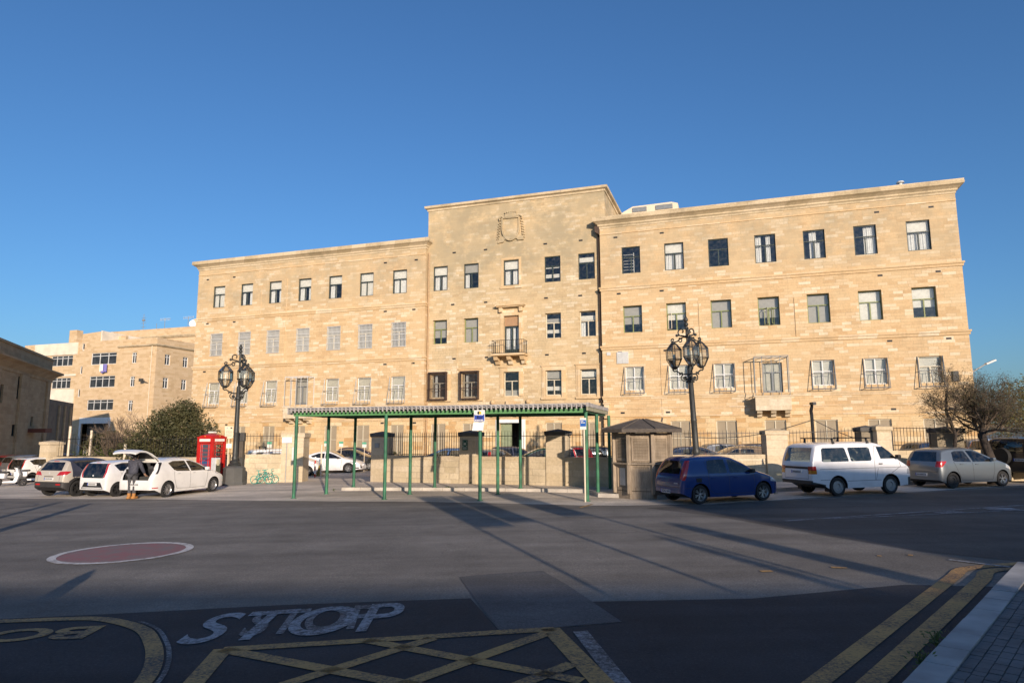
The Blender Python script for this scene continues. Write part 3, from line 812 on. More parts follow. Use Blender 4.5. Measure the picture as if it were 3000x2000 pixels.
for (wg, row, u, w, z0, z1, i) in W:
    wi += 1
    q = random.Random(wi * 13 + 5)
    y0 = CY if wg == 'C' else 0
    h = z1 - z0
    rv = REV[row] if not (wg == 'L' and row == 3) else .14
    if wg == 'C' and row == 1 and i == 2: continue      # the main door comes below
    if row == 1:
        f = link('window', frame_mesh('pair', w, h, 'fcream'), BLD, (u, y0 + rv - .06, z0))
        link('shutter_board', plate('shutter_board', -w / 2, w / 2, .05, 0, h, 'shutter'), f)
        continue
    kind, fm = 'plain', 'fgreen'
    if row == 3: kind, fm = 'plain', ('folive' if wg != 'L' else 'fcream')
    if row == 2: kind, fm = ('plain', 'fwhite') if wg == 'L' else (('cross', 'fwhite') if wg == 'R' else ('plain', 'fcream'))
    if row == 2 and wg == 'R' and i == 6: kind, fm = 'plain', 'fcream'
    if row == 3 and wg == 'C' and i > 2: fm = 'fcream'
    if (row == 3 and wg == 'C' and i == 2): kind, fm = 'door', 'fgreen'
    if row == 2 and i == 3 and wg in 'LR': kind, fm = 'door', 'fgrey'
    f = link('window', frame_mesh(kind, w, h, fm), BLD, (u, y0 + rv - .07, z0))
    link('pane', plate('pane', -w / 2 + .05, w / 2 - .05, .04, .05, h - .05, 'wglass'), f)
    bl = lambda a, b, m='blind', y=.13: link('roller_blind', plate('roller_blind', -w / 2 + .04, w / 2 - .04, y, h * a, h * b, m), f)
    cu = lambda a, b, z=0.0, zz=1.0: link('curtain', curtain_mesh(-w / 2 + w * a, -w / 2 + w * b, .2, h * z, h * zz), f)
    if wg == 'L' and row == 4:
        bl(.62, 1.0)
        if i in (0, 5): bl(.04, .60, 'blind', .16)
        elif i == 1: cu(.04, .30); cu(.62, .97)
        elif i in (2, 3): cu(.04, .48); cu(.7, .85)
        elif i == 4: cu(.04, .46)
        else: cu(.04, .96)
    elif wg == 'L' and row == 3:
        bl(.05, 1.0, 'blindgrey'); g = link('grille', grille_mesh('bars', w + .02, h), f, (0, -.05, 0))
    elif wg == 'L' and row == 2:
        bl(.0, 1.0, 'blindgrey' if i in (3,) else 'blindmid')
        if i != 3: link('grille', grille_mesh('belly', w + .12, h), f, (0, -rv + .04, 0))
    elif wg == 'R' and row == 4:
        if i == 1: bl(.62, 1); cu(.04, .5); cu(.56, .96)
        elif i == 3: cu(.05, .32, 0, 1); cu(.55, .75, 0, 1)
        elif i == 4: cu(.30, .62, 0, 1); cu(.62, .78, 0, .6)
        elif i == 5: cu(.46, .97, 0, 1)
        elif i == 6: bl(.62, 1); cu(.05, .48); cu(.56, .96)
        elif i == 0:
            b = MB()
            for k in range(7): b.box(-w / 2 + .06, .12, .3, .5, h * (.06 + k * .115), h * (.06 + k * .115) + .025)
            b.box(.12, .15, .3, .5, h * .05, h * .82)
            ob('shelving', b, M['white'], f)
    elif wg == 'R' and row == 3:
        lv = [.33, .40, .02, .30, .0, .0, .36][i]
        bl(lv, 1.0, 'blind' if i in (5, 6, 1) else 'blindgrey')
        if i in (1, 3):
            s = MB(); a = w / 2 - .08; hh = h * .56
            for x0, x1 in ((0, .04), (a * .9, a * .9 + .04)): s.box(x0, x1, 0, .03, 0, hh)
            s.box(.04, a * .9, 0, .03, 0, .04); s.box(.04, a * .9, 0, .03, hh - .04, hh)
            o = ob('open_sash', s, M['fcream'] if i == 1 else M['folive'], f, (-a if i == 1 else -.3, -.02, .08), R(-62 if i == 1 else -70))
            if i == 3: ob('open_sash', s, M['folive'], f, (.28, -.02, .08), R(-105))
    elif wg == 'R' and row == 2:
        bl(.0, 1.0, 'blindmid')
        if i != 3: link('grille', grille_mesh('belly', w + .12, h), f, (0, -rv + .04, 0))
    elif wg == 'C' and row == 4:
        if i == 0: bl(.62, 1); cu(.06, .45); cu(.56, .95)
        elif i == 1: bl(.62, 1, 'blindgrey'); cu(.04, .3)
        elif i == 2: bl(.62, 1); cu(.06, .44); cu(.56, .92)
        elif i == 3: bl(.18, .32, 'blind'); bl(.55, .60)
        else: bl(.68, .86, 'blind')
    elif wg == 'C' and row == 3:
        if i == 0: bl(.28, 1, 'blindgrey')
        elif i == 1: bl(0, 1, 'blindgrey')
        elif i == 2:
            link('roller_shutter', plate('roller_shutter', -w / 2 + .02, w / 2 - .02, -.04, h * .74, h - .02, 'terra'), f)
            cu(.06, .30, .12, .71); cu(.36, .66, .12, .71); cu(.74, .9, .12, .71)
        elif i == 3: bl(.22, .36); bl(.62, .8, 'blindgrey')
        else: bl(.66, .84); cu(.0, .3, 0, .6)
    elif wg == 'C' and row == 2:
        if i < 2: link('grille', grille_mesh('cagebrown', w, h), f, (0, -rv, 0)); cu(.1, .3)
        elif i == 2: bl(.0, .25, 'blindgrey')
        elif i == 3: bl(.20, .36); bl(.68, .98, 'blindgrey')
        else: bl(.70, .92)
# moulded stone surrounds of the centre block's first floor
for i, u in enumerate(CU):
    z0, z1 = 5.05, 6.82; w = 1.17 if i > 1 else 1.30
    b = MB()
    for o, t in ((.30, .05), (.19, .09)):
        a = w / 2
        b.box(u - a - o, u - a - .0, CY - t, CY + .02, z0 - (.16 if i != 2 else 0), z1); b.box(u + a, u + a + o, CY - t, CY + .02, z0 - (.16 if i != 2 else 0), z1)
        b.box(u - a - o, u + a + o, CY - t - .002, CY + .02, z1, z1 + o)
    b.box(u - w / 2 - .34, u + w / 2 + .34, CY - .13, CY + .02, z0 - .30, z0 - .16) if i != 2 else None
    b.box(u - w / 2 - .34, u + w / 2 + .34, CY - .12, CY + .02, z1 + .30, z1 + .37)
    ob('window_surround', b, M['trim'], BLD)
u = CU[2]
b = MB()
for s in (-1, 1): b.box(u + s * .72 - .13, u + s * .72 + .13, CY - .05, CY + .02, 8.12, 11.3)
b.box(u - .85, u + .85, CY - .045, CY + .02, 10.98, 11.36)
for s in (-1, 1): b.bev(u + s * .78 - .14, u + s * .78 + .14, CY - .26, CY + .02, 11.22, 11.56, .05)
b.box(u - 1.06, u + 1.06, CY - .36, CY + .02, 11.58, 11.66); b.box(u - 1.14, u + 1.14, CY - .44, CY + .02, 11.66, 11.75)
ob('door_hood', b, M['trim'], BLD)
b = MB()
a = .60
for s in (-1, 1): b.box(u + s * (a + .09) - .09, u + s * (a + .09) + .09, CY - .03, CY + .02, 13.16, 15.20)
b.box(u - a - .18, u + a + .18, CY - .028, CY + .02, 15.20, 15.36); b.box(u - a - .25, u + a + .25, CY - .09, CY + .02, 13.0, 13.14)
ob('window_surround', b, M['trim'], BLD)
# iron balcony over the entrance
bal = ob('balcony', MB().bev(u - 1.27, u + 1.27, CY - .95, CY + .02, 7.92, 8.08, .03), M['trim'], BLD)
for s in (-1.0, 0, 1.0): ob('corbel', MB().prism([(CY + .02, 7.30), (CY - .22, 7.36), (CY - .34, 7.56), (CY - .62, 7.64), (CY - .78, 7.92), (CY + .02, 7.92)], u + s - .15, u + s + .15, 'x'), M['trim'], bal)
b = MB()
for k in range(17):
    x = u - 1.2 + 2.4 * k / 16; b.tube([(x, CY - .88, 8.08), (x, CY - .88, 9.04)], .012, 5)
for s in (-1.2, 1.2):
    for k in range(5): b.tube([(u + s, CY - .88 + .2 * k, 8.08), (u + s, CY - .88 + .2 * k, 9.04)], .012, 5)
for z in (8.12, 9.04): b.tube([(u - 1.2, CY, z), (u - 1.2, CY - .88, z), (u + 1.2, CY - .88, z), (u + 1.2, CY, z)], .018, 5)
ob('railing', b, M['iron'], bal)
# closed stone balconies with steel cages (one per wing)
for uu, zb, zt, zc, ww in ((-11.03, 3.72, 4.58, 7.12, 2.1), (-46.15, 3.62, 4.48, 6.92, 2.2)):
    b = MB(); a = ww / 2
    b.bev(uu - a, uu + a, -.95, -.80, zb, zt, .02); b.bev(uu - a, uu - a + .14, -.80, 0, zb, zt, .02); b.bev(uu + a - .14, uu + a, -.80, 0, zb, zt, .02)
    b.box(uu - a + .01, uu + a - .01, -.94, 0, zb + .01, zb + .12); b.box(uu - a - .06, uu + a + .06, -1.0, -.76, zt - .005, zt + .07)
    bb = ob('balcony', b, M['balc'], BLD)
    for s in (-.82, 0, .82): ob('corbel', MB().prism([(.02, zb - .42), (-.25, zb - .38), (-.36, zb - .2), (-.7, zb - .16), (-.84, zb + .01), (.02, zb + .01)], uu + s - .15, uu + s + .15, 'x'), M['balc'], bb)
    b = MB(); c = a - .05
    xs = [-c, -c + .45, 0, c - .5, c] if uu > -20 else [-c, -c + .55, -c + 1.05, -c + 1.5, c]
    for x in xs: b.box(uu + x - .016, uu + x + .016, -.92, -.89, zt, zc)
    for s in (-c, c):
        b.box(uu + s - .02, uu + s + .02, -.04, 0, zt, zc)
        for z in (zc - .04, zt + .1): b.box(uu + s - .015, uu + s + .015, -.88, -.04, z, z + .04)
    for z in (zc - .04, ): b.box(uu - c, uu + c, -.925, -.875, z, z + .05)
    b.box(uu - c, uu + c, -.03, .0, zc - .04, zc + .01)
    for k in (-.5, .1, .6): b.box(uu + k - .01, uu + k + .01, -.9, 0, zc - .01, zc + .01)
    ob('steel_cage', b, M['fgrey'] if uu > -20 else M['lightgrey'], bb)
# carved coat of arms: shield under a tasselled hat, blank field
uc, zc = -28.62, 17.55
b = MB(); y = CY
sh = [(-.62, .78)] + [(-.62 + .02 * k, .78 + .05 * math.sin(k * .3)) for k in range(1, 4)] + [(.62, .80), (.62, .1)] + [(.62 * math.cos(t), .1 - .95 * math.sin(t)) for t in [k * math.pi / 14 for k in range(1, 14)]] + [(-.62, .1)]
rim_o = [(p[0] * 1.16, p[1] * 1.10) for p in sh]
n = len(sh)
vs = [(uc + p[0], y - .16, zc + p[1]) for p in rim_o] + [(uc + p[0], y - .16, zc + p[1]) for p in sh] + [(uc + p[0], y + .0, zc + p[1]) for p in rim_o] + [(uc + p[0], y - .04, zc + p[1]) for p in sh]
fs = []
for i in range(n):
    j = (i + 1) % n
    fs += [(i, j, n + j, n + i), (i, 2 * n + i, 2 * n + j, j), (n + i, n + j, 3 * n + j, 3 * n + i)]
b.add(vs, fs); b.prism([(uc + p[0], zc + p[1]) for p in sh], y - .05, y + .01, 'y')
b.prism([(uc - 1.02, zc - 1.04), (uc - .55, zc - .98), (uc - .5, zc - .82), (uc + .5, zc - .80), (uc + .55, zc - .92), (uc + 1.02, zc - .92), (uc + .98, zc - .68), (uc + .6, zc - .5), (uc - .6, zc - .5), (uc - .95, zc - .75)], y - .12, y + .01, 'y')
b.prism([(uc - .5, zc + .86), (uc - .42, zc + 1.16), (uc, zc + 1.26), (uc + .42, zc + 1.18), (uc + .5, zc + .86)], y - .16, y + .01, 'y')
for k in range(6): b.sphere((uc - .42 + .168 * k, y - .10, zc + 1.27 + .03 * math.sin(k * 3.14 / 5)), .07, 8)
for s in (-1, 1):
    b.tube([(uc + s * .5, y - .1, zc + .9), (uc + s * .72, y - .12, zc + 1.0), (uc + s * .92, y - .1, zc + .86), (uc + s * .86, y - .08, zc + .7)], .07, 6)
    for k in range(7):
        b.sphere((uc + s * (.84 + .02 * k), y - .05, zc + .55 - .2 * k), .085, 8); b.sphere((uc + s * (.96 + .02 * k), y - .04, zc + .48 - .2 * k), .06, 8)
ob('coat_of_arms', b, M['tower'], BLD)
# main entrance: white surround, one green leaf shut, one open on a dark hall
ud = -28.70
b = MB()
for s in (-1, 1): b.box(ud + s * .99 - .135, ud + s * .99 + .135, CY - .08, CY + .03, -.5, 3.14)
b.box(ud - 1.125, ud + 1.125, CY - .082, CY + .03, 3.14, 3.38)
dr = ob('entrance_door', b, M['white'], BLD)
b = MB().box(ud - .85, ud - .02, CY + .30, CY + .36, -.4, 3.12)
for z in (.1, 1.0, 1.9, 2.5): b.bev(ud - .74, ud - .13, CY + .27, CY + .31, z + .06, z + (.78 if z < 1.5 else .5), .015)
ob('door_leaf', b, mk('sage green door', (.23, .27, .17), .5, 0, .1), dr)
ob('door_leaf', MB().box(ud + .80, ud + .85, CY + .36, CY + 1.2, -.4, 3.12), M['fgreen'], dr)
# broken scroll pediment with ball finials
b = MB()
for s in (-1, 1):
    pts = []
    for k in range(13):
        t = k / 12; x = 1.42 - 1.0 * t; z = 3.62 + .62 * t ** 1.6 + .18 * math.sin(t * math.pi) * (1 - t)
        pts.append((ud + s * x, CY - .16, z))
    b.tube(pts, [.11] * 12 + [.15], 8)
    b.tube([(ud + s * 1.42, CY - .1, 3.7), (ud + s * 1.6, CY - .12, 3.66), (ud + s * 1.66, CY - .12, 3.78)], .08, 6)
    b.box(ud + s * 1.35 - .16, ud + s * 1.35 + .16, CY - .26, CY + .02, 4.05, 4.32)
    b.lathe([(.11, 0), (.05, .06), (.05, .16), (.12, .2), (.16, .32), (.12, .44), (.0, .48)], 10, Matrix.Translation((ud + s * 1.35, CY - .13, 4.32)))
b.bev(ud - .32, ud + .32, CY - .22, CY + .02, 4.02, 4.72, .05); b.box(ud - 1.5, ud + 1.5, CY - .14, CY + .02, 3.52, 3.64)
ob('pediment', b, M['trim'], BLD)
# rain pipes, conduits, vents
b = MB().tube([(RW[0] - .16, CY - .14, 16.4), (RW[0] - .16, CY - .14, 4.75), (RW[0] - .02, CY - .2, 4.35), (RW[0] - .1, CY - .2, -.5)], .06, 8)
for z in (12.2, 8.1, 4.5): b.lathe([(.10, 0), (.12, .05), (.10, .12)], 8, Matrix.Translation((RW[0] - .16, CY - .14, z)))
b.prism([(RW[0] - .34, 16.95), (RW[0] - .34, 16.55), (RW[0] - .02, 16.3), (RW[0] - .02, 16.95)], CY - .5, CY - .02, 'y')
ob('rain_pipe', b, mk('rusty brown pipe', (.075, .045, .03), .7, 0, .3), BLD)
b = MB().bev(RW[0] + .08, RW[0] + .42, -.30, -.01, 3.35, 4.30, .03); b.bev(RW[0] + .02, RW[0] + .48, -.36, -.01, 4.30, 4.42, .03)
ob('rainwater_hopper', b, M['trim'], BLD)
ob('rain_pipe', MB().tube([(LW[1] + .14, CY - .1, 16.3), (LW[1] + .14, CY - .1, -.5)], .06, 6), mk('tan pipe', (.40, .27, .15), .7, 0, .2), BLD)
for x, z0, z1 in ((-53.62, .5, 12.2), (-50.6, 4.0, 15), (-48.05, 4.5, 15.2), (-39.2, 3, 8.0), (-36.45, 2.9, 8.1), (-15.3, 8.4, 11), (-9.4, 8.4, 10.9), (-17.9, 0, 8.0), (-32.9, 5, 10.4), (-42.2, 0, 2.9)):
    ob('cable_conduit', MB().tube([(x, -.03 + (CY if -35 < x < -22 else 0), z0), (x, -.03 + (CY if -35 < x < -22 else 0), z1)], .016, 5), M['trim'], BLD)
vents = []
for dz in (0,):
    for x in (-56.2, -53.4, -40.9 + 2.0, -36.3): vents += [(x, 0, 15.75), (x, 0, 11.85), (x, 0, 7.7), (x, 0, 3.2)]
    for x in (-33.2, -30.55, -26.0, -23.3): vents += [(x, CY, 16.15), (x, CY, 12.1), (x, CY, 7.95)]
    for x in (-20.6, -17.6, -4.3, -1.2): vents += [(x, 0, 16.0), (x, 0, 11.95), (x, 0, 7.85), (x, 0, 3.72)]
vm = None
for x, y, z in vents:
    x += rnd.uniform(-.15, .15)
    if vm is None:
        v = ob('air_vent', MB().box(-.14, .14, -.006, .01, -.06, .06), M['black'], BLD, (x, y, z)); vm = v.data  # flat black plate; the hole's darkness is painted, not cut
    else: link('air_vent', vm, BLD, (x, y, z))
b = MB().box(-.40, .40, -.05, 0, -.40, .40)
for k in range(9): b.box(-.36, .36, -.075, -.05, -.35 + k * .08, -.31 + k * .08)
b.box(-.02, .02, -.08, -.05, -.38, .38)
ob('ventilation_louvre', b, M['lightgrey'], BLD, (-20.45, 0, 7.47))
ob('ventilation_louvre', MB().box(-.13, .13, -.04, 0, -.11, .11), M['lightgrey'], BLD, (-21.4, 0, 7.78))
# air conditioner under a brown grille, wall box by the corner
ob('air_conditioner', MB().bev(-32.6, -31.7, CY - .34, CY - .02, 3.95, 4.45, .03), M['white'], BLD)
ob('junction_box', MB().box(-1.05, -.75, -.12, 0, 5.3, 5.9), M['darkgrey'], BLD)
# roof room and little things on the roof
rr = MB().prism([(-21.2, 16.8), (-21.2, 19.75), (-20.3, 20.2), (-17.3, 20.25), (-16.8, 20.1), (-16.8, 16.8)], 6.0, 10, 'y')
ob('roof_room', rr, M['offwhite'], BLD)
ob('roof_window', MB().box(-20.3, -19.2, 5.93, 6.01, 19.72, 20.08), M['fgrey'], BLD)
ob('roof_window', MB().box(-18.5, -17.2, 5.93, 6.01, 19.72, 20.08), M['fgrey'], BLD)
ob('parapet_block', MB().bev(-3.2, -.4, .5, 1.0, 17.3, 17.72, .03), M['cornice'], BLD)
ob('roof_cowl', MB().lathe([(.1, 0), (.1, .3), (.22, .32), (.22, .38), (.1, .42), (.1, .5), (.24, .53), (.2, .62), (.0, .66)], 10, Matrix.Translation((-2.6, 1.2, 17.6))), M['lightgrey'], BLD)
ob('roof_pole', MB().tube([(u1 - .4, 9.5, CT), (u1 - .4, 9.5, CT + 1.2)], .04, 5), M['grey'], BLD)
ob('roof_pole', MB().tube([(-37.0, 5, 17), (-37.0, 5, 18.6)], .025, 5), M['grey'], BLD)

# ------------------------------------------------------------------ left background buildings
def far_window(parent, x, z, w, h, y, leaves=1, face='front', fm='fwhite', dark='darkglass', rv=.12):
    b = MB(); t = .07; a = w / 2
    b.box(-a, -a + t, 0, .08, 0, h); b.box(a - t, a, 0, .08, 0, h); b.box(-a + t, a - t, 0, .08, 0, t); b.box(-a + t, a - t, 0, .08, h - t, h)
    for k in range(1, leaves): b.box(-a + w * k / leaves - .04, -a + w * k / leaves + .04, .005, .08, t, h - t)
    if leaves > 1: b.box(-a + t, a - t, .01, .08, h * .74 - .04, h * .74 + .04)
    f = ob('window', b, M[fm], parent, (x, y + .10, z) if face == 'front' else (y - .10, x, z), 0 if face == 'front' else R(90))
    ob('pane', MB().add([(-a, .06, 0), (a, .06, 0), (a, .06, h), (-a, .06, h)], [(0, 1, 2, 3)]), M['darkpane'], f)
    return f
M['darkpane'] = mk('dim window pane', (.035, .037, .04), .12, 0, .5, 1.5)
M['bay'] = mk('sun bleached plaster', (.70, .62, .50), .85, 0, .14, .8)
FD = 88.0
PA = at(441, 1281, FD); PA.z = 0
APT = thing('apartment_block', 'sand coloured block of flats with wide strip windows and laundry at one of them', 'building', PA, -YAW)
# local: x along the facade direction (corner at 0, block to the left), y into the block
sx = lambda px: 0
def au(px, py=1150):   # local x on the block's front plane
    r = ray(px, py); n = Vector((math.sin(YAW), math.cos(YAW), 0)); d = Vector((math.cos(YAW), -math.sin(YAW), 0))
    t = (PA - Vector((0, 0, CAM_Z))).dot(n) / r.dot(n); p = Vector((0, 0, CAM_Z)) + r * t
    return (p - PA).dot(d), p.z
def au2(px, py=1150):  # local y on the block's right side plane
    r = ray(px, py); d = Vector((math.cos(YAW), -math.sin(YAW), 0)); n = Vector((math.sin(YAW), math.cos(YAW), 0))
    t = (PA - Vector((0, 0, CAM_Z))).dot(d) / r.dot(d); p = Vector((0, 0, CAM_Z)) + r * t
    return (p - PA).dot(n), p.z
AH = []
fw = []
def apx(x0, x1, y0, y1, l, bw=True):
    xm = (x0 + x1) / 2; a, _ = au(x0, (y0 + y1) / 2); b, _ = au(x1, (y0 + y1) / 2); _, zt = au(xm, y0); _, zb = au(xm, y1)
    AH.append((a, b, zb, zt)); fw.append(((a + b) / 2, zb, b - a, zt - zb, l))
apx(267, 341, 1033, 1067, 3); apx(261, 336, 1101, 1134, 4); apx(254, 331, 1170, 1201, 4)
apx(386, 400, 1032, 1063, 2); apx(380, 394, 1102, 1132, 2); apx(374, 388, 1172, 1203, 2)
apx(150, 213, 1042, 1072, 4); apx(150, 206, 1107, 1138, 4)
for x0, x1, y0, y1 in ((240, 248, 1006, 1028), (234, 241, 1073, 1095), (227, 234, 1140, 1162)): apx(x0, x1, y0, y1, 1)
xl = au(60)[0]; zt_, zc_ = au(441, 989)[1], au(441, 1011)[1]
gx0, gx1, gzt = au(246)[0], au(325)[0], au(285, 1240)[1]
AH.append((gx0, gx1, -3, gzt))
ob('front_wall', wall_grid(xl, 0, -4, zt_, AH, 0, .18), M['aptwall'], APT)
sh = []
sw = []
for x0, x1, y0, y1 in ((483, 499, 1038, 1069), (536, 551, 1046, 1076), (477, 493, 1106, 1137), (531, 546, 1112, 1142)):
    a, _ = au2(x0, (y0 + y1) / 2); b, _ = au2(x1, (y0 + y1) / 2); _, zt2 = au2((x0 + x1) / 2, y0); _, zb2 = au2((x0 + x1) / 2, y1)
    sh.append((a, b, zb2, zt2)); sw.append(((a + b) / 2, zb2, b - a, zt2 - zb2))
yb = 30.0
g = wall_grid(0, yb, -4, zt_, [(a, b, c, d) for a, b, c, d in sh], 0, .18)
g.v = [(-q[1], q[0], q[2]) for q in g.v]
g.add([(0, yb, -4), (xl, yb, -4), (xl, yb, zt_), (0, yb, zt_), (xl, 0, -4), (xl, 0, zt_)], [(0, 1, 2, 3), (1, 4, 5, 2)])
ob('side_wall', g, M['aptwall'], APT)
ob('roof', MB().box(xl + .1, -.1, .1, yb - .1, zt_ - 1.3, zt_ - 1.0), M['concrete'], APT)
cx0 = au(338)[0]
ob('ledge', mould([(-.02, zc_ - .18), (.14, zc_ - .12), (.30, zc_), (.30, zc_ + .10), (-.02, zc_ + .2)], cx0, 0, 0, 0, yb), M['cornice'], APT)
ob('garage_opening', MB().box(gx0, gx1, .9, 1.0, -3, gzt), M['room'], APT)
b = MB(); b.box(gx0 - .35, gx0, -.06, .02, -2, gzt + .8); b.box(gx1, gx1 + .35, -.06, .02, -2, gzt + .8); b.box(gx0, gx1, -.058, .02, gzt, gzt + .8)
ob('garage_surround', b, M['white'], APT)
for x, z, w, h, l in fw: far_window(APT, x, z, w, h, 0, l, fm='fwhite' if l < 4 else 'lightgrey')
for y, z, w, h in sw:
    f = far_window(APT, y, z, w, h, 0, 2, 'side')
# white rendered bays on the left and the set-back stair heads
bx0, bx1 = au(92)[0], au(218)[0]
z_a, z_b, z_c, z_d = au(180, 1006)[1], au(180, 1040)[1], au(190, 1100)[1], au(190, 1140)[1]
b = MB().box(bx0, bx1, -.12, -.003, z_b, z_a); b.box(bx0, bx1, -.12, -.003, au(190, 1200)[1], z_d); b.box(bx0, bx1, -.10, -.003, z_c - .1, au(190, 1096)[1])
ob('white_bay', b, M['bay'], APT)
sx0, sx1 = au(272)[0], au(441)[0]
zs = au(272, 971)[1]
b = MB().prism([(au(222)[0], zt_ - .2), (au(222)[0], zs - .2), (au(275)[0], zs), (au(275)[0], zt_ - .2)], .3, 9, 'y')
ob('stair_head', b, M['aptwall'], APT)
b = MB().prism([(.35, zt_ - .2), (.35, zs + .1), (9, zs - .1), (11, zt_ - .2)], au(275)[0] + .003, au(275)[0] + .25, 'x')
ob('white_parapet', b, M['bay'], APT)
b = MB().box(au(150)[0], au(300)[0], 3, 3.4, zt_ - .6, au(180, 989)[1] + .3)
ob('rear_parapet', b, M['aptwall'], APT)
ob('chimney', MB().bev(au(148)[0], au(170)[0], 2.0, 3.0, zt_ - .6, au(160, 962)[1], .03), M['aptwall'], APT)
ob('drain_pipe', MB().tube([(au(441)[0] - .15, -.12, -2), (au(441)[0] - .15, -.12, zt_ - 1)], .05, 5), M['offwhite'], APT)
ob('flood_light', MB().bev(au(424)[0] - .25, au(424)[0] + .2, -.9, -.5, au(424, 1113)[1] - .25, au(424, 1113)[1] + .15, .05).tube([(au(432)[0], 0, au(424, 1122)[1]), (au(424)[0], -.7, au(424, 1115)[1])], .06, 5), M['darkgrey'], APT)
nrmA = Vector((-math.sin(YAW), -math.cos(YAW), 0))
def on_apt(px, py, out):
    x, z = au(px, py); q = PA + Vector((math.cos(YAW), -math.sin(YAW), 0)) * x + nrmA * out; q.z = z; return q
for k, (px, py, w, h, m, lab) in enumerate(((304, 1067, .55, 1.0, 'milk', 'white towel hanging from a strip window of the block of flats'), (312, 1067, .95, 1.15, 'blue', 'purple blue cloth drying under a strip window of the block of flats'))):
    b = MB(); n = 6; vs = []
    for i in range(n + 1):
        x = -w / 2 + w * i / n; y = .05 * math.sin(i * 1.4)
        vs += [(x, y, 0), (x + .05, y - .06, -h * (1 + .08 * math.sin(i)))]
    b.add(vs, [(2 * i, 2 * i + 2, 2 * i + 3, 2 * i + 1) for i in range(n)])
    o = ob('laundry', b, M[m] if m == 'milk' else mk('lilac cloth', (.18, .16, .42), .9), None, on_apt(px, py, .35), -YAW, True); tag(o, lab, 'laundry')
# higher house behind, aerials and dish on its roof
PR = at(330, 1281, 112); PR.z = 0
RB = thing('rear_building', 'pale stone building with a long cornice rising behind the block of flats', 'building', PR, -YAW)
def ru(px, py):
    r = ray(px, py); n = Vector((math.sin(YAW), math.cos(YAW), 0)); d = Vector((math.cos(YAW), -math.sin(YAW), 0))
    t = (PR - Vector((0, 0, CAM_Z))).dot(n) / r.dot(n); p = Vector((0, 0, CAM_Z)) + r * t
    return (p - PR).dot(d), p.z
zr = ru(400, 967)[1]; xr1 = ru(640, 960)[0]; zr2 = ru(500, 982)[1]
ob('wall', MB().box(-6, xr1, 0, 14, -4, zr), M['aptwall'], RB)
ob('cornice', mould([(-.02, zr2 - .5), (.2, zr2 - .4), (.45, zr2 - .15), (.45, zr2), (-.02, zr2 + .1)], -6, xr1, 0, 4, 4), M['cornice'], RB)
def roof_pt(px, y_): 
    x, z = ru(px, 970); q = PR + Vector((math.cos(YAW), -math.sin(YAW), 0)) * x - nrmA * y_; q.z = zr; return q
def aerial(px, h, kind, label):
    b = MB(); b.tube([(0, 0, 0), (0, 0, h)], .04, 5)
    if kind == 'yagi':
        b.tube([(-1.1, 0, h - .2), (1.2, 0, h - .2)], .03, 4)
        for k in range(8): b.tube([(-1 + .29 * k, -.02, h - .45), (-1 + .29 * k, .02, h + .05)], .02, 4)
    elif kind == 'mast':
        for z in (.35, .55, .8): b.tube([(-.5, 0, h * z), (.5, 0, h * z + .1)], .03, 4)
        b.bev(-.28, .28, -.1, .1, h * .66, h * .74, .02)
    o = ob('roof_aerial', b, M['grey'], None, roof_pt(px, 4), -YAW); tag(o, label, 'aerial', 'aerials on the rear roof')
aerial(360, 3.6, 'mast', 'tall aerial mast with cross bars, leftmost on the rear roof'); aerial(424, 2.6, 'yagi', 'comb shaped television aerial in the middle of the rear roof')
aerial(400, 1.8, 'pole', 'plain thin aerial pole between mast and comb aerial'); aerial(494, 2.6, 'yagi', 'comb shaped television aerial left of the white dish')
o = thing('satellite_dish', 'round white satellite dish on the rear roof', 'satellite dish', roof_pt(527, 3), -YAW + R(15))
ob('reflector', MB().lathe([(0.02, .0), (.35, .05), (.62, .16), (.66, .19), (.35, .08), (.02, .03)], 20, Matrix.Translation((0, -.3, 1.0)) @ Matrix.Rotation(R(80), 4, 'X')), M['white'], o, smooth=40)
ob('mast', MB().tube([(0, 0, 0), (0, 0, 1.1), (0, -.2, 1.0)], .05, 6), M['grey'], o)
# the church-like hall in shade on the left
n0 = at(0, 985, 54.0); f0 = at(156, 1053, 69.5)
dv = Vector((f0.x - n0.x, f0.y - n0.y, 0)); dl = dv.length; dv.normalize()
ang = math.atan2(dv.y, dv.x)
HALL = thing('stone_hall', 'shaded brown limestone hall with pilasters and a heavy cornice at the left edge', 'building', (f0.x, f0.y, 0), ang)
hz = f0.z; hc = at(160, 1094, 69.5).z
# local x runs along the wall (0 = far corner, negative towards the camera), local y points into the hall (away from the yard)
hw = []
def hpx(px, y0, y1, w):
    r = ray(px, (y0 + y1) / 2); n = Vector((-dv.y, dv.x, 0)); F = Vector((f0.x, f0.y, CAM_Z))
    t = (F - Vector((0, 0, CAM_Z))).dot(n) / r.dot(n); p = Vector((0, 0, CAM_Z)) + r * t; x = (p - F).dot(dv)
    zf = lambda py: (CAM_Z + ray(px, py).z * t)
    return (x - w / 2, x + w / 2, zf(y1), zf(y0))
hw = [hpx(56, 1102, 1170, 1.0), hpx(40, 1243, 1277, 1.1), hpx(3, 1125, 1180, 1.0), hpx(93, 1220, 1248, .8)]
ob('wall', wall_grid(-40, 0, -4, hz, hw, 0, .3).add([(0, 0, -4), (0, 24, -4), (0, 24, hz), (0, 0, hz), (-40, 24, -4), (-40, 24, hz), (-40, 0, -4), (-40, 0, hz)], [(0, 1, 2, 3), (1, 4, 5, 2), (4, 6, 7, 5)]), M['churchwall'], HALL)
ob('roof', MB().box(-39.9, -.1, .1, 23.9, hz - .5, hz - .2), M['concrete'], HALL)
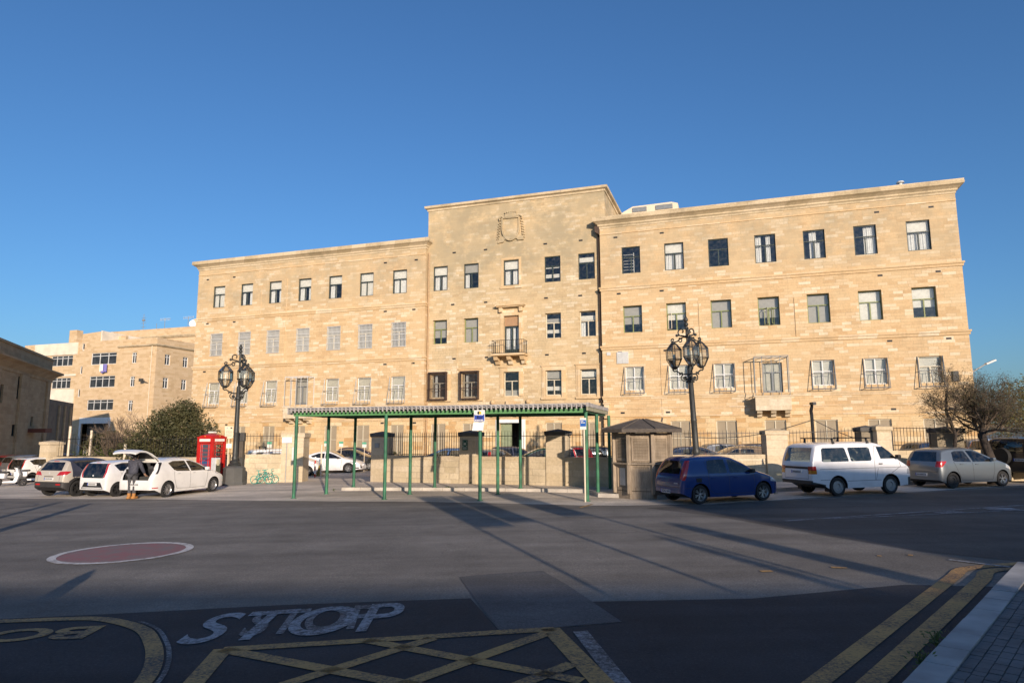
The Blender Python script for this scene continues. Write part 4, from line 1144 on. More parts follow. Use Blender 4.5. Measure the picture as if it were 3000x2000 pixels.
ob('cornice', mould([(-.02, hc - 1.0), (.10, hc - .95), (.12, hc - .7), (.5, hc - .3), (.9, hc - .1), (.9, hc + .05), (-.02, hc + .2)], -40, 0, 0, 2, 20), M['churchwall'], HALL)
ob('coping', mould([(-.02, hz - .25), (.12, hz - .2), (.12, hz), (-.3, hz + .05)], -40, 0, 0, 2, 20), M['churchwall'], HALL)
for x in (-1.2, -8.8, -9.9, -16.5, -24): ob('pilaster', MB().box(x - .55, x + .55, -.18, .02, -4, hc - .95), M['churchwall'], HALL)
for q in hw:
    f = ob('window', MB().box(q[0], q[0] + .08, .15, .24, q[2], q[3]).box(q[1] - .08, q[1], .15, .24, q[2], q[3]).box(q[0], q[1], .14, .23, q[2], q[2] + .08), M['fgreen'], HALL)
    ob('pane', MB().add([(q[0], .22, q[2]), (q[1], .22, q[2]), (q[1], .22, q[3]), (q[0], .22, q[3])], [(0, 1, 2, 3)]), M['darkpane'], f)
q = hw[3]; ob('awning', MB().prism([(q[0] - .6, q[2] - .6), (q[0] - .6, q[2] - .25), (q[1] + .9, q[2] - .2), (q[1] + .9, q[2] - .6)], -1.4, .02, 'y'), mk('dull red awning', (.16, .05, .03), .8), HALL)
# low annexe between the hall and the flats
a0 = at(165, 1172, 73); a1 = at(216, 1182, 80)
ANX = thing('low_annexe', 'low flat roofed dark stone annexe between hall and block of flats', 'building', (a0.x, a0.y, 0), math.atan2(a1.y - a0.y, a1.x - a0.x))
la = math.hypot(a1.x - a0.x, a1.y - a0.y)
ob('wall', MB().box(-3, la, 0, 4, -4, a0.z), mk('dark annexe stone', (.19, .155, .115), .9, 0, .25, 1, .3, 12), ANX)
for k in range(3): ob('pilaster', MB().box(1 + k * 2.4, 1.5 + k * 2.4, -.15, .02, -4, a0.z - .5), M['churchwall'], ANX)
# ------------------------------------------------------------------ boundary walls, piers, railings
PV = .13
def wall_seg(a, b, top, th, m, label, base=-.6, course=True):
    a, b = Vector((a[0], a[1], 0)), Vector((b[0], b[1], 0)); d = b - a; L = d.length
    o = thing('boundary_wall', label, 'wall', a, math.atan2(d.y, d.x), 'low stone walls round the yard')
    za, zb = (top, top) if not isinstance(top, tuple) else top
    mb = MB().add([(0, 0, base), (L, 0, base), (L, th, base), (0, th, base), (0, 0, za - .16), (L, 0, zb - .16), (L, th, zb - .16), (0, th, za - .16)], [(0, 3, 2, 1), (4, 5, 6, 7), (0, 1, 5, 4), (1, 2, 6, 5), (2, 3, 7, 6), (3, 0, 4, 7)])
    ob('masonry', mb, M['yardwall'], o)
    c = MB(); s = 0
    while s < L - .05:
        e = min(s + rnd.uniform(.8, 1.15), L); z0 = za + (zb - za) * s / L; z1 = za + (zb - za) * e / L; j = rnd.uniform(-.012, .012)
        c.add([(s + .004, -.02 + j, z0 - .157), (e - .004, -.02 + j, z1 - .157), (e - .004, th + .03, z1 - .157), (s + .004, th + .03, z0 - .157), (s + .004, -.02 + j, z0 + j), (e - .004, -.02 + j, z1 + j), (e - .004, th + .03, z1), (s + .004, th + .03, z0)], [(0, 3, 2, 1), (4, 5, 6, 7), (0, 1, 5, 4), (1, 2, 6, 5), (2, 3, 7, 6), (3, 0, 4, 7)])
        s = e
    ob('coping', c, M['pier'], o)
    return o
def pier(x, y, rz, w, dp, top, label, m='pier', capm='pier', cap=.26):
    o = thing('wall_pier', label, 'pier', (x, y, 0), rz, 'stone piers of the yard wall')
    ob('shaft', MB().box(-w / 2, w / 2, -dp / 2, dp / 2, -.6, top - cap - .003), M[m], o)
    b = MB(); a = w / 2 + .055; c = dp / 2 + .055; z = top - cap
    b.add([(-a + .04, -c + .04, z), (a - .04, -c + .04, z), (a - .04, c - .04, z), (-a + .04, c - .04, z), (-a, -c, z + .05), (a, -c, z + .05), (a, c, z + .05), (-a, c, z + .05), (-a, -c, z + cap * .72), (a, -c, z + cap * .72), (a, c, z + cap * .72), (-a, c, z + cap * .72), (0, 0, top + .03), ],
          [(0, 3, 2, 1)] + [(i, (i + 1) % 4, 4 + (i + 1) % 4, 4 + i) for i in range(4)] + [(4 + i, 4 + (i + 1) % 4, 8 + (i + 1) % 4, 8 + i) for i in range(4)] + [(8 + i, 8 + (i + 1) % 4, 12) for i in range(4)])
    ob('cap', b, M[capm], o)
    return o
def railing(a, b, z0, rail, tip, pitch, label, r=.011, mid=False, off=.2):
    a, b = Vector((a[0], a[1], 0)), Vector((b[0], b[1], 0)); d = b - a; L = d.length
    z0a, z0b = z0 if isinstance(z0, tuple) else (z0, z0); ra, rb = rail if isinstance(rail, tuple) else (rail, rail); ta, tb = tip if isinstance(tip, tuple) else (tip, tip)
    mb = MB(); n = int(L / pitch)
    for i in range(n):
        f = (i + .5) / n; x = L * f; zz = z0a + (z0b - z0a) * f; t = ta + (tb - ta) * f; j = rnd.uniform(-.012, .012)
        mb.tube([(x + j, off, zz - .02), (x, off, t - .10), (x, off, t)], [r, r, .002], 5)
    for h in (0, 1):
        z_a = ra if h == 0 else z0a + .07; z_b = rb if h == 0 else z0b + .07
        mb.add([(0, off - .02, z_a - .014), (L, off - .02, z_b - .014), (L, off + .02, z_b - .014), (0, off + .02, z_a - .014), (0, off - .02, z_a + .014), (L, off - .02, z_b + .014), (L, off + .02, z_b + .014), (0, off + .02, z_a + .014)], [(0, 3, 2, 1), (4, 5, 6, 7), (0, 1, 5, 4), (1, 2, 6, 5), (2, 3, 7, 6), (3, 0, 4, 7)])
    o = ob('iron_railing', mb, M['iron'], None, a, math.atan2(d.y, d.x)); tag(o, label, 'railing', 'iron railings on the yard walls')
    return o
# front wall behind the shelter: three piers
A1, A3 = Vector((-6.50, 32.95)), Vector((1.82, 28.40)); dW = (A3 - A1).normalized(); aW = math.atan2(dW.y, dW.x)
nW = Vector((-dW.y, dW.x))
A2 = A1 + dW * ((Vector((-2.2, 30.1)) - A1).dot(dW)); A4 = Vector((4.7, 26.85))
for q, top, lab in ((A1, 2.42, 'dark capped stone pier with a small grey plaque, right of the gateway'), (A2, 2.44, 'stone pier with a green safety sign behind the bus shelter'), (A3, 2.46, 'stone pier behind the right end of the bus shelter, half in sun')):
    pier(q.x + nW.x * .25, q.y + nW.y * .25, aW, .86, .62, top, lab, 'pier', 'darkcap')
wall_seg(A1 + dW * .43, A2 - dW * .43, (1.30, 1.30), .40, 'yardwall', 'low stone wall between the plaque pier and the green sign pier')
wall_seg(A2 + dW * .43, A3 - dW * .43, (1.31, 1.31), .40, 'yardwall', 'low stone wall between the green sign pier and the next pier right')
wall_seg(A3 + dW * .43, A4, (1.32, 1.34), .40, 'yardwall', 'low stone wall in shadow between shelter and timber kiosk')
railing(A1 + dW * .45, A2 - dW * .45, 1.28, 2.19, 2.42, .125, 'iron railing on the wall between plaque pier and green sign pier', .014)
railing(A2 + dW * .45, A3 - dW * .45, 1.29, 2.20, 2.44, .15, 'iron railing in front of the white framed entrance', .010)
railing(A3 + dW * .45, A4, 1.31, 2.24, 2.46, .15, 'iron railing between bus shelter and timber kiosk', .010)
# right hand wall behind the parked cars
B0, B1 = Vector((4.7, 27.2)), Vector((6.3, 29.3))
def X(px, d): return at(px, 1290, d).x
pr = [(X(2270, 29.4), .92, 2.46, 'pale stone pier between the blue hatchback and the white van'), (X(2533, 29.6), .70, 2.58, 'dark stone pier above the van roof, next to a pale one'), (X(2577, 29.2), .62, 2.62, 'pale stone pier above the white van'), (X(2770, 29.5), 1.15, 2.52, 'wide dark stone pier by the little leaning tree')]
for k, (x, w, top, lab) in enumerate(pr): pier(x, 29.45 if k != 2 else 29.1, 0, w, .6, top, lab, 'pier' if k in (0, 2) else 'darkpier', 'pier' if k in (0, 2) else 'darkcap')
segs = [(6.3, pr[0][0] - .47, 1.36, 1.38, 'low stone wall behind the blue hatchback'), (pr[0][0] + .47, pr[1][0] - .36, 1.40, 1.50, 'low stone wall behind the white van'), (pr[2][0] + .32, pr[3][0] - .58, 1.50, 1.54, 'low stone wall between van and silver hatchback'), (pr[3][0] + .58, 40, 1.54, 1.62, 'low stone wall behind the silver hatchback at right')]
wall_seg((4.75, 27.2), (6.3, 29.3), 1.36, .4, 'yardwall', 'short return of the low wall hidden behind the kiosk')
for x0, x1, z0, z1, lab in segs:
    wall_seg((x0, 29.3), (x1, 29.3), (z0, z1), .4, 'yardwall', lab)
railing((6.3, 29.3), (pr[0][0] - .47, 29.3), 1.36, 2.28, 2.44, .165, 'iron railing above the blue hatchback', .010)
railing((pr[0][0] + .47, 29.3), (pr[1][0] - .36, 29.3), (1.38, 1.48), (2.28, 2.40), (2.42, 2.55), .15, 'iron railing above the rear of the white van', .010)
railing((pr[2][0] + .32, 29.3), (pr[3][0] - .58, 29.3), (1.48, 1.52), (2.48, 2.48), (2.56, 2.56), .135, 'iron railing above the van nose, before the wide dark pier', .012)
railing((pr[3][0] + .58, 29.3), (26, 29.3), (1.52, 1.58), (2.46, 2.46), (2.58, 2.6), .13, 'iron railing behind the bare trees at the right end', .012)
# left of the gateway
g0, g1 = Vector((-11.72, 36.0)), Vector((-16.2, 35.35))
pg = thing('wall_pier', 'pale stone gate pier with a blank notice, left of the gateway', 'pier', (-11.85, 36.3, 0), R(3), 'stone piers of the yard wall')
ob('shaft', MB().box(-.42, .72, -.35, .9, -.8, 2.15), M['pier'], pg)
ob('cap', MB().bev(-.48, .78, -.41, .96, 2.153, 2.40, .04), M['pier'], pg)
ob('notice_board', MB().box(.14, .40, -.40, -.353, .95, 1.65), M['lightgrey'], pg)
wall_seg(Vector((-16.4, 35.62)), Vector((-12.22, 36.1)), 1.28, .4, 'yardwall', 'sunlit low stone wall behind the bicycle shaped rack')
railing(Vector((-16.4, 35.62)), Vector((-12.22, 36.1)), 1.26, 2.24, 2.44, .165, 'iron railing above the bicycle shaped rack', .010)
wall_seg(Vector((-27.9, 41.2)), Vector((-16.4, 35.66)), (1.05, 1.15), .4, 'yardwall', 'low stone wall behind the row of parked cars at left')
railing(Vector((-27.9, 41.2)), Vector((-16.4, 35.66)), (1.0, 1.1), (2.1, 2.1), (2.3, 2.3), .26, 'thin railing in front of the big evergreen bush', .012)
pier(-28.6, 42.0, R(-26), 1.05, .8, 2.0, 'square stone pier at the left end of the yard wall')
wall_seg(Vector((-27.9, 44.0)), Vector((-24.2, 45.5)), 1.75, .4, 'yardwall', 'paler low wall just right of the left end pier')
for k, (px, y0, y1, d) in enumerate(((202, 1248, 1300, 41), (264, 1260, 1310, 40.5), (363, 1300, 1350, 38))):
    a, b = at(px, y1, d), at(px + 5, y0, d)
    o = ob('fence_post', MB().tube([(0, 0, -1.5), (b.x - a.x, 0, b.z - a.z)], .07, 6), M['offwhite'], None, a)
    tag(o, ['leaning concrete fence post with a stay wire, left end', 'leaning concrete fence post left of the bush', 'thin pale post in front of the evergreen bush'][k], 'post')

# ------------------------------------------------------------------ bus shelter
S0 = G(860, 1459.5); SR = G(1721, 1468)
sd = Vector((SR.x - S0.x, SR.y - S0.y, 0)); SL_ = sd.length; sa = math.atan2(sd.y, sd.x)
SH = thing('bus_shelter', 'long green steel bus shelter with a ribbed flat roof on twelve round posts', 'bus shelter', (S0.x, S0.y, 0), sa)
cs, sn = math.cos(sa), math.sin(sa)
def s_gz(x, y): return gz(S0.x + cs * x - sn * y)
def s_at(px, py, up=0.0):
    p = G(px, py, up); v = p - Vector((S0.x, S0.y, 0)); return v.x * cs + v.y * sn, -v.x * sn + v.y * cs
ZB = 2.98
rows_ = [(0.0, [(860, 1459.5), (1126, 1463), (1406, 1466), (1721, 1468)], 0), (1.95, [(954, 1447), (1203, 1447), (1465, 1446), (1755, 1450)], 0), (3.9, [(1036, 1426), (1270, 1428), (1517, 1432), (1785, 1433)], PV)]
for ry, pts, up in rows_:
    for k, (px, py) in enumerate(pts):
        x, y = s_at(px, py, up); y = .55 * ry + .45 * y if ry else y
        zg = s_gz(x, y) + up
        b = MB().tube([(x, y, zg - .05), (x, y, ZB)], .062, 12); b.tube([(x, y, zg + 1.28), (x, y, zg + 1.30)], .064, 12); b.tube([(x, y, zg), (x, y, zg + .02)], .11, 10)
        ob('post', b, M['green'], SH, smooth=40)
RY = 4.55
ob('front_beam', MB().box(-.12, SL_ + .06, -.04, .04, ZB, ZB + .16), M['lgreen'], SH)
b = MB()
for y in (1.95, 3.9): b.box(-.1, SL_ + .05, y - .04, y + .04, ZB, ZB + .14)
for x in (0, SL_ / 3, 2 * SL_ / 3, SL_): b.box(x - .04, x + .04, .043, RY - .1, ZB + .005, ZB + .12)
ob('roof_frame', b, M['green'], SH)
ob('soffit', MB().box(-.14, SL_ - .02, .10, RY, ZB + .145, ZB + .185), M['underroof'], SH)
# box ribbed sheeting: ribs run front to back and overhang the front beam
pt = .168; n = int((SL_ + .3) / pt)
pf, vs, fs = [], [], []
for i in range(n):
    x = -.2 + i * pt
    pf += [(x, .20), (x + .085, .20), (x + .10, .275), (x + .15, .275)]
pf.append((-.2 + n * pt, .20))
for (x, z) in pf: vs += [(x, -.26, ZB + z), (x, RY, ZB + z + .02), (x, -.26, ZB + z + .022), (x, RY, ZB + z + .042)]
for i in range(len(pf) - 1):
    a = 4 * i; c = a + 4
    fs += [(a, c, c + 1, a + 1), (a + 2, a + 3, c + 3, c + 2), (a, a + 2, c + 2, c)]
ob('roof_sheet', MB().add(vs, fs), M['roofsheet'], SH)
b = MB()
for i in range(n): b.bev(-.2 + i * pt + .102, -.2 + i * pt + .150, -.30, -.24, ZB + .12, ZB + .30, .008)
b.box(-.24, SL_ + .1, -.305, -.285, ZB + .285, ZB + .315)
ob('rib_ends', b, M['roofsheet'], SH)
ob('side_fascia', MB().box(SL_ + .07, SL_ + .13, -.28, RY, ZB + .06, ZB + .19), mk('olive fascia board', (.30, .29, .20), .8, 0, .2), SH)
ob('side_fascia', MB().box(SL_ + .06, SL_ + .15, -.28, RY, ZB + .193, ZB + .33), M['roofsheet'], SH)
ob('side_fascia', MB().box(-.24, -.2, -.28, RY, ZB + .06, ZB + .30), M['roofsheet'], SH)

# ------------------------------------------------------------------ signs
def legible_bars(b, x0, x1, z, h, y, k, gap=.012):
    q = random.Random(int(abs(x0 * 1000) + z * 777)); x = x0
    while x < x1 - .02:
        w = q.uniform(.03, .10); e = min(x + w, x1); b.box(x, e, y - .002, y, z, z + h); x = e + gap
p = G(1406, 1466)
SG = thing('bus_stop_sign', 'blue and white bus stop plate above a blank white board, on a shelter post', 'sign', (p.x - .02, p.y - .09, 0), sa)
zt = at(1406, 1201, p.y).z; zm = at(1406, 1235, p.y).z; zb = at(1404, 1261, p.y).z
ob('plate', MB().box(-.20, .20, -.02, 0, zm, zt), M['milk'], SG)
bh = (zt - zm)
ob('blue_panel', MB().box(-.185, .185, -.024, -.0205, zm + .02, zm + bh * .64), M['blue'], SG)
b = MB()
for z in (zm + .045, zm + bh * .56): legible_bars(b, -.165, .165, z, .028, -.025, 5)
ob('text_lines', b, M['milk'], SG)
ob('pictogram', MB().box(-.09, -.02, -.027, -.0245, zm + .10, zm + bh * .50).prism([(.0, zm + .11), (.10, zm + .11), (.13, zm + .2), (.08, zm + .16), (.0, zm + .17)], -.027, -.0245, 'y'), M['navy'], SG)
dk = [(.075 * math.cos(t), zt - .10 + .06 * math.sin(t)) for t in [math.pi / 2 + k * math.pi / 10 for k in range(11)]]
ob('emblem', MB().prism(dk, -.026, -.0205, 'y'), M['black'], SG)
ob('emblem', MB().prism([(-x_, z_) for x_, z_ in dk], -.026, -.0205, 'y'), M['yellow'], SG)
vs = []
b = MB()
for (x0, x1, y, z) in ((-.215, .185, -.03, zm - .02), (-.245, .165, -.09, zb)): vs += [(x0, y, z), (x1, y, z), (x1, y + .012, z), (x0, y + .012, z)]
b.add(vs, [(0, 1, 2, 3), (4, 7, 6, 5), (0, 4, 5, 1), (1, 5, 6, 2), (2, 6, 7, 3), (3, 7, 4, 0)])
ob('blank_board', b, M['white'], SG)
p = G(1714, 1469)
S2 = thing('route_sign', 'narrow white and bright blue sign on a thin white pole, right end of the shelter', 'sign', (p.x, p.y - .1, 0), sa)
z1, z2, z3, z4 = [at(1712, y, p.y).z for y in (1224, 1230, 1249, 1258)]
ob('pole', MB().tube([(0, 0, -.1), (0, 0, z1)], .028, 8), M['offwhite'], S2)
ob('plate', MB().box(-.125, .085, -.055, -.03, z4, z1), M['milk'], S2)
ob('blue_panel', MB().box(-.12, .08, -.0575, -.0555, z3, z2), M['cyanblue'], S2)
b = MB(); legible_bars(b, -.10, .0, z2 - .06, .03, -.058, 2); legible_bars(b, -.09, .06, z2 - .11, .035, -.058, 2); legible_bars(b, -.10, .06, z4 + .03, .02, -.0555, 2)
ob('text_lines', b, M['lightgrey'], S2)
# green assembly point sign and grey plaque on the piers
def on_pier(A, x, z): return (A.x + dW.x * x + nW.x * -.075, A.y + dW.y * x + nW.y * -.075, z)
o = thing('safety_sign', 'square green assembly point sign with white arrows on a stone pier', 'sign', on_pier(A2, -.12, 0), aW)
zc = at(1352, 1303, 30.2).z
ob('plate', MB().box(-.14, .14, -.015, 0, zc - .23, zc + .22), M['signgreen'], o)
b = MB(); 
for sx_ in (-1, 1):
    for sz_ in (-1, 1):
        c = Vector((sx_ * .085, zc + .05 + sz_ * .085))
        b.prism([(c.x + sx_ * .035, c.y + sz_ * .035), (c.x + sx_ * .035 - sx_ * .06, c.y + sz_ * .035), (c.x + sx_ * .035, c.y + sz_ * .035 - sz_ * .06)], -.018, -.0152, 'y') if False else b.box(min(c.x, c.x + sx_ * .03), max(c.x, c.x + sx_ * .03), -.018, -.0152, min(c.y, c.y + sz_ * .03), max(c.y, c.y + sz_ * .03))
for x in (-.045, 0, .045): b.box(x - .014, x + .014, -.018, -.0152, zc + .0, zc + .065); b.sphere((x, -.016, zc + .085), .016, 6)
legible_bars(b, -.11, .11, zc - .13, .02, -.0155, 3); legible_bars(b, -.09, .09, zc - .18, .02, -.0155, 3)
ob('pictogram', b, M['milk'], o)
o = thing('wall_plaque', 'small grey plaque with faint lettering on the pier right of the gateway', 'plaque', on_pier(A1, -.05, 0), aW)
zc = at(1102, 1304, 33).z
ob('plate', MB().box(-.14, .14, -.015, 0, zc - .11, zc + .11), M['grey'], o)
b = MB(); [legible_bars(b, -.10, .10, zc + k * .05, .016, -.0155, 3) for k in (-1.4, -.4, .8)]
ob('text_lines', b, M['lightgrey'], o)
# information sign by the left lamp
p = G(663, 1420)
o = thing('information_sign', 'cream information sign with two dark emblems on a thin white pole, left of the lamp', 'sign', (p.x, p.y, 0), R(12))
z1, z2 = at(663, 1248, p.y).z, at(663, 1284, p.y).z
ob('pole', MB().tube([(0, 0, -.3), (0, 0, z1 - .1)], .03, 8), M['offwhite'], o)
ob('plate', MB().prism([(-.20, z2 + .06), (-.12, z2), (.12, z2), (.20, z2 + .06), (.20, z1), (-.20, z1)], -.05, -.03, 'y'), mk('cream sign', (.62, .54, .38), .5, 0, .05), o)
ob('emblem', MB().box(-.14, -.05, -.053, -.0505, z1 - .13, z1 - .05), M['grey'], o); ob('emblem', MB().box(.06, .15, -.053, -.0505, z1 - .13, z1 - .05), M['brown'], o)
b = MB(); [legible_bars(b, -.15, .15, z1 - .24 - k * .07, .016, -.0505, 3) for k in range(5)]
ob('text_lines', b, M['darkgrey'], o)
ob('small_plate', MB().box(-.16, .16, -.05, -.03, at(663, 1312, p.y).z, at(663, 1299, p.y).z), M['milk'], o)
p = G(838, 1412)
o = thing('blank_sign', 'blank white rectangular board on a thin grey pole against the left wall', 'sign', (p.x, p.y - .12, 0), 0)
ob('pole', MB().tube([(0, 0, -.2), (0, 0, at(838, 1282, p.y).z)], .028, 8), M['grey'], o)
ob('board', MB().box(-.25, .27, -.05, -.03, at(838, 1297, p.y).z, at(838, 1280, p.y).z), M['white'], o)
# parking bay signs inside the yard
for k, (px, py, d, lab) in enumerate(((790, 1302, 40, 'small green and white bay sign above the white vans in the yard'), (1000, 1300, 46, 'green and white bay sign above the dark car inside the gateway'), (956, 1299, 47, 'green and white bay sign left inside the gateway'), (1068, 1302, 46, 'green topped bay sign right inside the gateway'))):
    q = at(px, py, d)
    o = thing('bay_sign', lab, 'sign', (q.x, q.y, gz(q.x)), -YAW, 'parking bay signs in the yard')
    zz = q.z - gz(q.x)
    ob('pole', MB().tube([(0, 0, 0), (0, 0, zz)], .02, 6), M['offwhite'], o)
    ob('plate', MB().box(-.16, .16, -.03, -.02, zz - .18, zz + .02), M['milk'], o); ob('plate_top', MB().box(-.16, .16, -.03, -.02, zz + .022, zz + .17), mk('mint green sign', (.10, .38, .24), .5), o)
# things at the gate
p = G(920, 1397)
o = thing('barrier_post', 'thin red and white striped post at the left side of the gateway', 'post', (p.x + .1, p.y - .2, gz(p.x)))
b = MB(); c = MB()
for k in range(6): (b if k % 2 == 0 else c).tube([(0, 0, k * .2), (0, 0, k * .2 + .2)], .045, 8)
ob('red_bands', b, M['red'], o); ob('white_bands', c, M['white'], o)
o = ob('gate_pole', MB().tube([(0, 0, -.1), (0, 0, 1.9)], .045, 8), M['offwhite'], None, (p.x + .42, p.y - .1, gz(p.x))); tag(o, 'plain whitish pole beside the red and white post in the gateway', 'post')
p = G(937, 1391)
o = thing('traffic_cone', 'dull yellow and black marker cone in front of the white coupe', 'cone', (p.x + .3, p.y - 1.2, gz(p.x)))
ob('body', MB().lathe([(.30, 0), (.30, .05), (.17, .06), (.05, .62), (.0, .66)], 12), mk('dirty yellow plastic', (.22, .14, .02), .7, 0, .4, 6), o, smooth=40)
# bicycle shaped rack: two outlined bicycles joined by bars
p = G(776, 1416)
o = thing('bicycle_rack', 'teal tube rack shaped like a pair of bicycles against the sunlit wall', 'bicycle rack', (p.x, p.y - .25, gz(p.x)), R(5))
def bike(dx, y):
    b = MB(); wh = .20
    for cx_ in (-.36, .36): b.tube([(dx + cx_ + wh * math.cos(t), y, .22 + wh * math.sin(t)) for t in [k * math.pi / 10 for k in range(21)]], .017, 6)
    b.tube([(dx - .36, y, .22), (dx - .12, y, .24), (dx + .20, y, .56), (dx - .16, y, .54), (dx - .36, y, .22)], .017, 6)
    b.tube([(dx - .12, y, .24), (dx - .18, y, .66)], .017, 6); b.tube([(dx - .28, y, .68), (dx - .08, y, .67)], .022, 6)
    b.tube([(dx + .36, y, .22), (dx + .20, y, .58), (dx + .17, y, .72), (dx + .30, y, .74)], .017, 6)
    return b
ob('bicycle_outline', bike(-.08, 0), M['teal'], o); ob('bicycle_outline', bike(.08, .5), M['teal'], o)
b = MB()
for x, z in ((-.36, .02), (.36, .02), (-.1, .5), (.2, .5)): b.tube([(x - .08, 0, z), (x + .08, .5, z)], .017, 6)
ob('crossbars', b, M['teal'], o)
# black bent lamp pole standing in the yard
q = at(2384, 1290, 33)
o = thing('bent_lamp_pole', 'black pole with a crooked head and sagging cables above the white van', 'lamp pole', (q.x, q.y, gz(q.x)), 0)
zt = at(2378, 1182, 33).z - gz(q.x)
ob('pole', MB().tube([(0, 0, -.2), (-.02, 0, zt - .55), (-.05, -.02, zt - .35), (-.02, -.08, zt - .15), (-.06, -.18, zt)], [.085, .08, .085, .075, .06], 8), M['iron'], o)
ob('lamp_head', MB().bev(-.16, .03, -.5, -.12, zt - .08, zt + .06, .03), M['iron'], o)
cab = MB()
for a, b_ in (((-.02, 0, zt - .75), (4.6, .3, zt - 2.05)), ((-.02, 0, zt - .8), (-6.6, -1.2, zt - 1.6))):
    cab.tube([Vector(a).lerp(Vector(b_), t / 10) + Vector((0, 0, -.35 * math.sin(math.pi * t / 10))) for t in range(11)], .018, 4)
ob('cable', cab, M['darkgrey'], o)
# street light beyond the right corner
q = at(2826, 1092, 46)
o = thing('street_light', 'grey street light with a tilted flat head beyond the right corner of the building', 'street light', (q.x + .3, q.y, 0), 0)
ob('column', MB().tube([(0, 0, 0), (0, 0, q.z - .4), (.3, 0, q.z + .1), (1.3, 0, q.z + .65)], [.09, .07, .05, .045], 8), M['grey'], o)
ob('lamp_head', MB().bev(-.38, .38, -.14, .14, -.06, .06, .04, Matrix.Translation((1.55, 0, q.z + .74)) @ Matrix.Rotation(R(-22), 4, 'Y')), M['lightgrey'], o)
# ------------------------------------------------------------------ ornate lamp posts
def scroll(cx, cz, r0, r1, a0, a1, n=18):
    return [(cx + (r0 + (r1 - r0) * i / n) * math.cos(a0 + (a1 - a0) * i / n), cz + (r0 + (r1 - r0) * i / n) * math.sin(a0 + (a1 - a0) * i / n)) for i in range(n + 1)]
def lamp_post(loc, rz, label, lean=0.0, turn=0.0):
    t = thing('street_lamp', label, 'street lamp', loc, rz, 'ornate three lantern lamps')
    t.rotation_euler = (0, lean, rz)
    b = MB().lathe([(.60, -.4), (.60, .04), (.57, .10), (.55, .14), (.54, .80), (.53, .84), (.45, .90), (.36, .94)], 8)
    ob('pedestal', b, M['pedestal'], t)
    fl = []
    b = MB().lathe([(.30, .94), (.32, 1.0), (.22, 1.08), (.24, 1.16), (.15, 1.24), (.17, 1.34), (.13, 1.42), (.125, 2.6), (.14, 2.64), (.12, 2.70), (.095, 4.30), (.15, 4.34), (.15, 4.40), (.11, 4.46), (.10, 4.95), (.055, 5.0), (.05, 6.2), (.08, 6.28), (.06, 6.34), (.05, 6.6), (.07, 6.66), (.04, 6.72)], 12)
    for k in range(12):
        a = 2 * math.pi * k / 12
        b.tube([(.122 * math.cos(a), .122 * math.sin(a), 1.45), (.098 * math.cos(a), .098 * math.sin(a), 4.28)], .012, 4, False)
    b.sphere((0, 0, 6.80), .10, 10); b.lathe([(.03, 6.88), (.085, 6.95), (.095, 7.01), (.05, 7.12), (.0, 7.2)], 8)
    ob('column', b, M['lampiron'], t, smooth=50)
    for j in range(3):
        az = turn + j * 2 * math.pi / 3
        Mx = Matrix.Rotation(az, 4, 'Z')
        L = .66
        b = MB()
        def cv(pts, r): b.tube([Mx @ Vector((x, 0, z)) for x, z in pts], r, 6)
        cv([(.06, 4.62)] + [(.10 + .5 * k / 8, 4.62 + .18 * math.sin(k / 8 * math.pi * .5) - .10 * math.sin(k / 8 * math.pi)) for k in range(9)] + scroll(L - .02, 4.92, .14, .05, -1.2, 3.6, 12), .032)
        cv(scroll(.26, 4.46, .19, .05, 2.2, -4.5, 20), .027); cv([(.08, 4.30), (.16, 4.28), (.22, 4.3)], .024)
        b.sphere(Mx @ Vector((.26, 0, 4.46)), .07, 8)
        for x, z in ((.36, 4.69), (.46, 4.64), (.16, 4.29)): b.sphere(Mx @ Vector((x, 0, z)), .045, 6)
        ob('bracket', b, M['lampiron'], t, smooth=60)
        # upper bracket with scrolls
        b = MB()
        cv([(.04, 6.22), (.16, 6.26), (.32, 6.20), (.46, 6.10), (.62, 6.08)] + scroll(.66, 6.17, .10, .03, -1.4, 3.5, 12), .03)
        cv(scroll(.24, 6.50, .20, .05, -2.0, 4.2, 18), .03); cv(scroll(.34, 6.12, .12, .03, 1.2, 6.8, 14), .026)
        b.sphere(Mx @ Vector((.46, 0, 6.36)), .07, 8)
        cv([(.06, 6.28), (.24, 6.33), (.44, 6.36)], .028)
        ob('crown_scroll', b, M['lampiron'], t, smooth=60)
        c = Mx @ Vector((L, 0, 0))
        prof = [(.17, 4.98), (.355, 5.32), (.355, 5.74), (.14, 6.0)]
        fr = MB(); gl = MB(); n = 6
        ring = [[(c.x + r * math.cos(az + 2 * math.pi * k / n), c.y + r * math.sin(az + 2 * math.pi * k / n), z) for k in range(n)] for r, z in prof]
        for i in range(3):
            for k in range(n): fr.tube([ring[i][k], ring[i + 1][k]], .016, 4)
        for g in ring: fr.tube(g + [g[0]], .018, 4)
        fr.lathe([(.10, 0), (.13, .02), (.05, .10), (.02, .16)], 8, Matrix.Translation((c.x, c.y, 6.0))); fr.lathe([(.05, -.1), (.18, 0), (.18, .02)], 8, Matrix.Translation((c.x, c.y, 4.97)))
        lan = ob('lantern', fr, M['lampiron'], t)
        for i in range(3):
            for k in range(n): gl.add([ring[i][k], ring[i][(k + 1) % n], ring[i + 1][(k + 1) % n], ring[i + 1][k]], [(0, 1, 2, 3)])
        ob('lantern_glass', gl, M['lampglass'], lan)
        ob('bulb', MB().tube([(c.x, c.y, 5.0), (c.x, c.y, 5.3), (c.x, c.y, 5.55)], [.03, .05, .035], 8), M['milk'], lan)
    return t
pL = G(684, 1420)
lamp_post((pL.x, pL.y, gz(pL.x) + .02), 0, 'ornate three lantern lamp post on a dark pedestal beside the red phone box', 0, R(195))
pR_ = at(2047, 1415, 28.85)
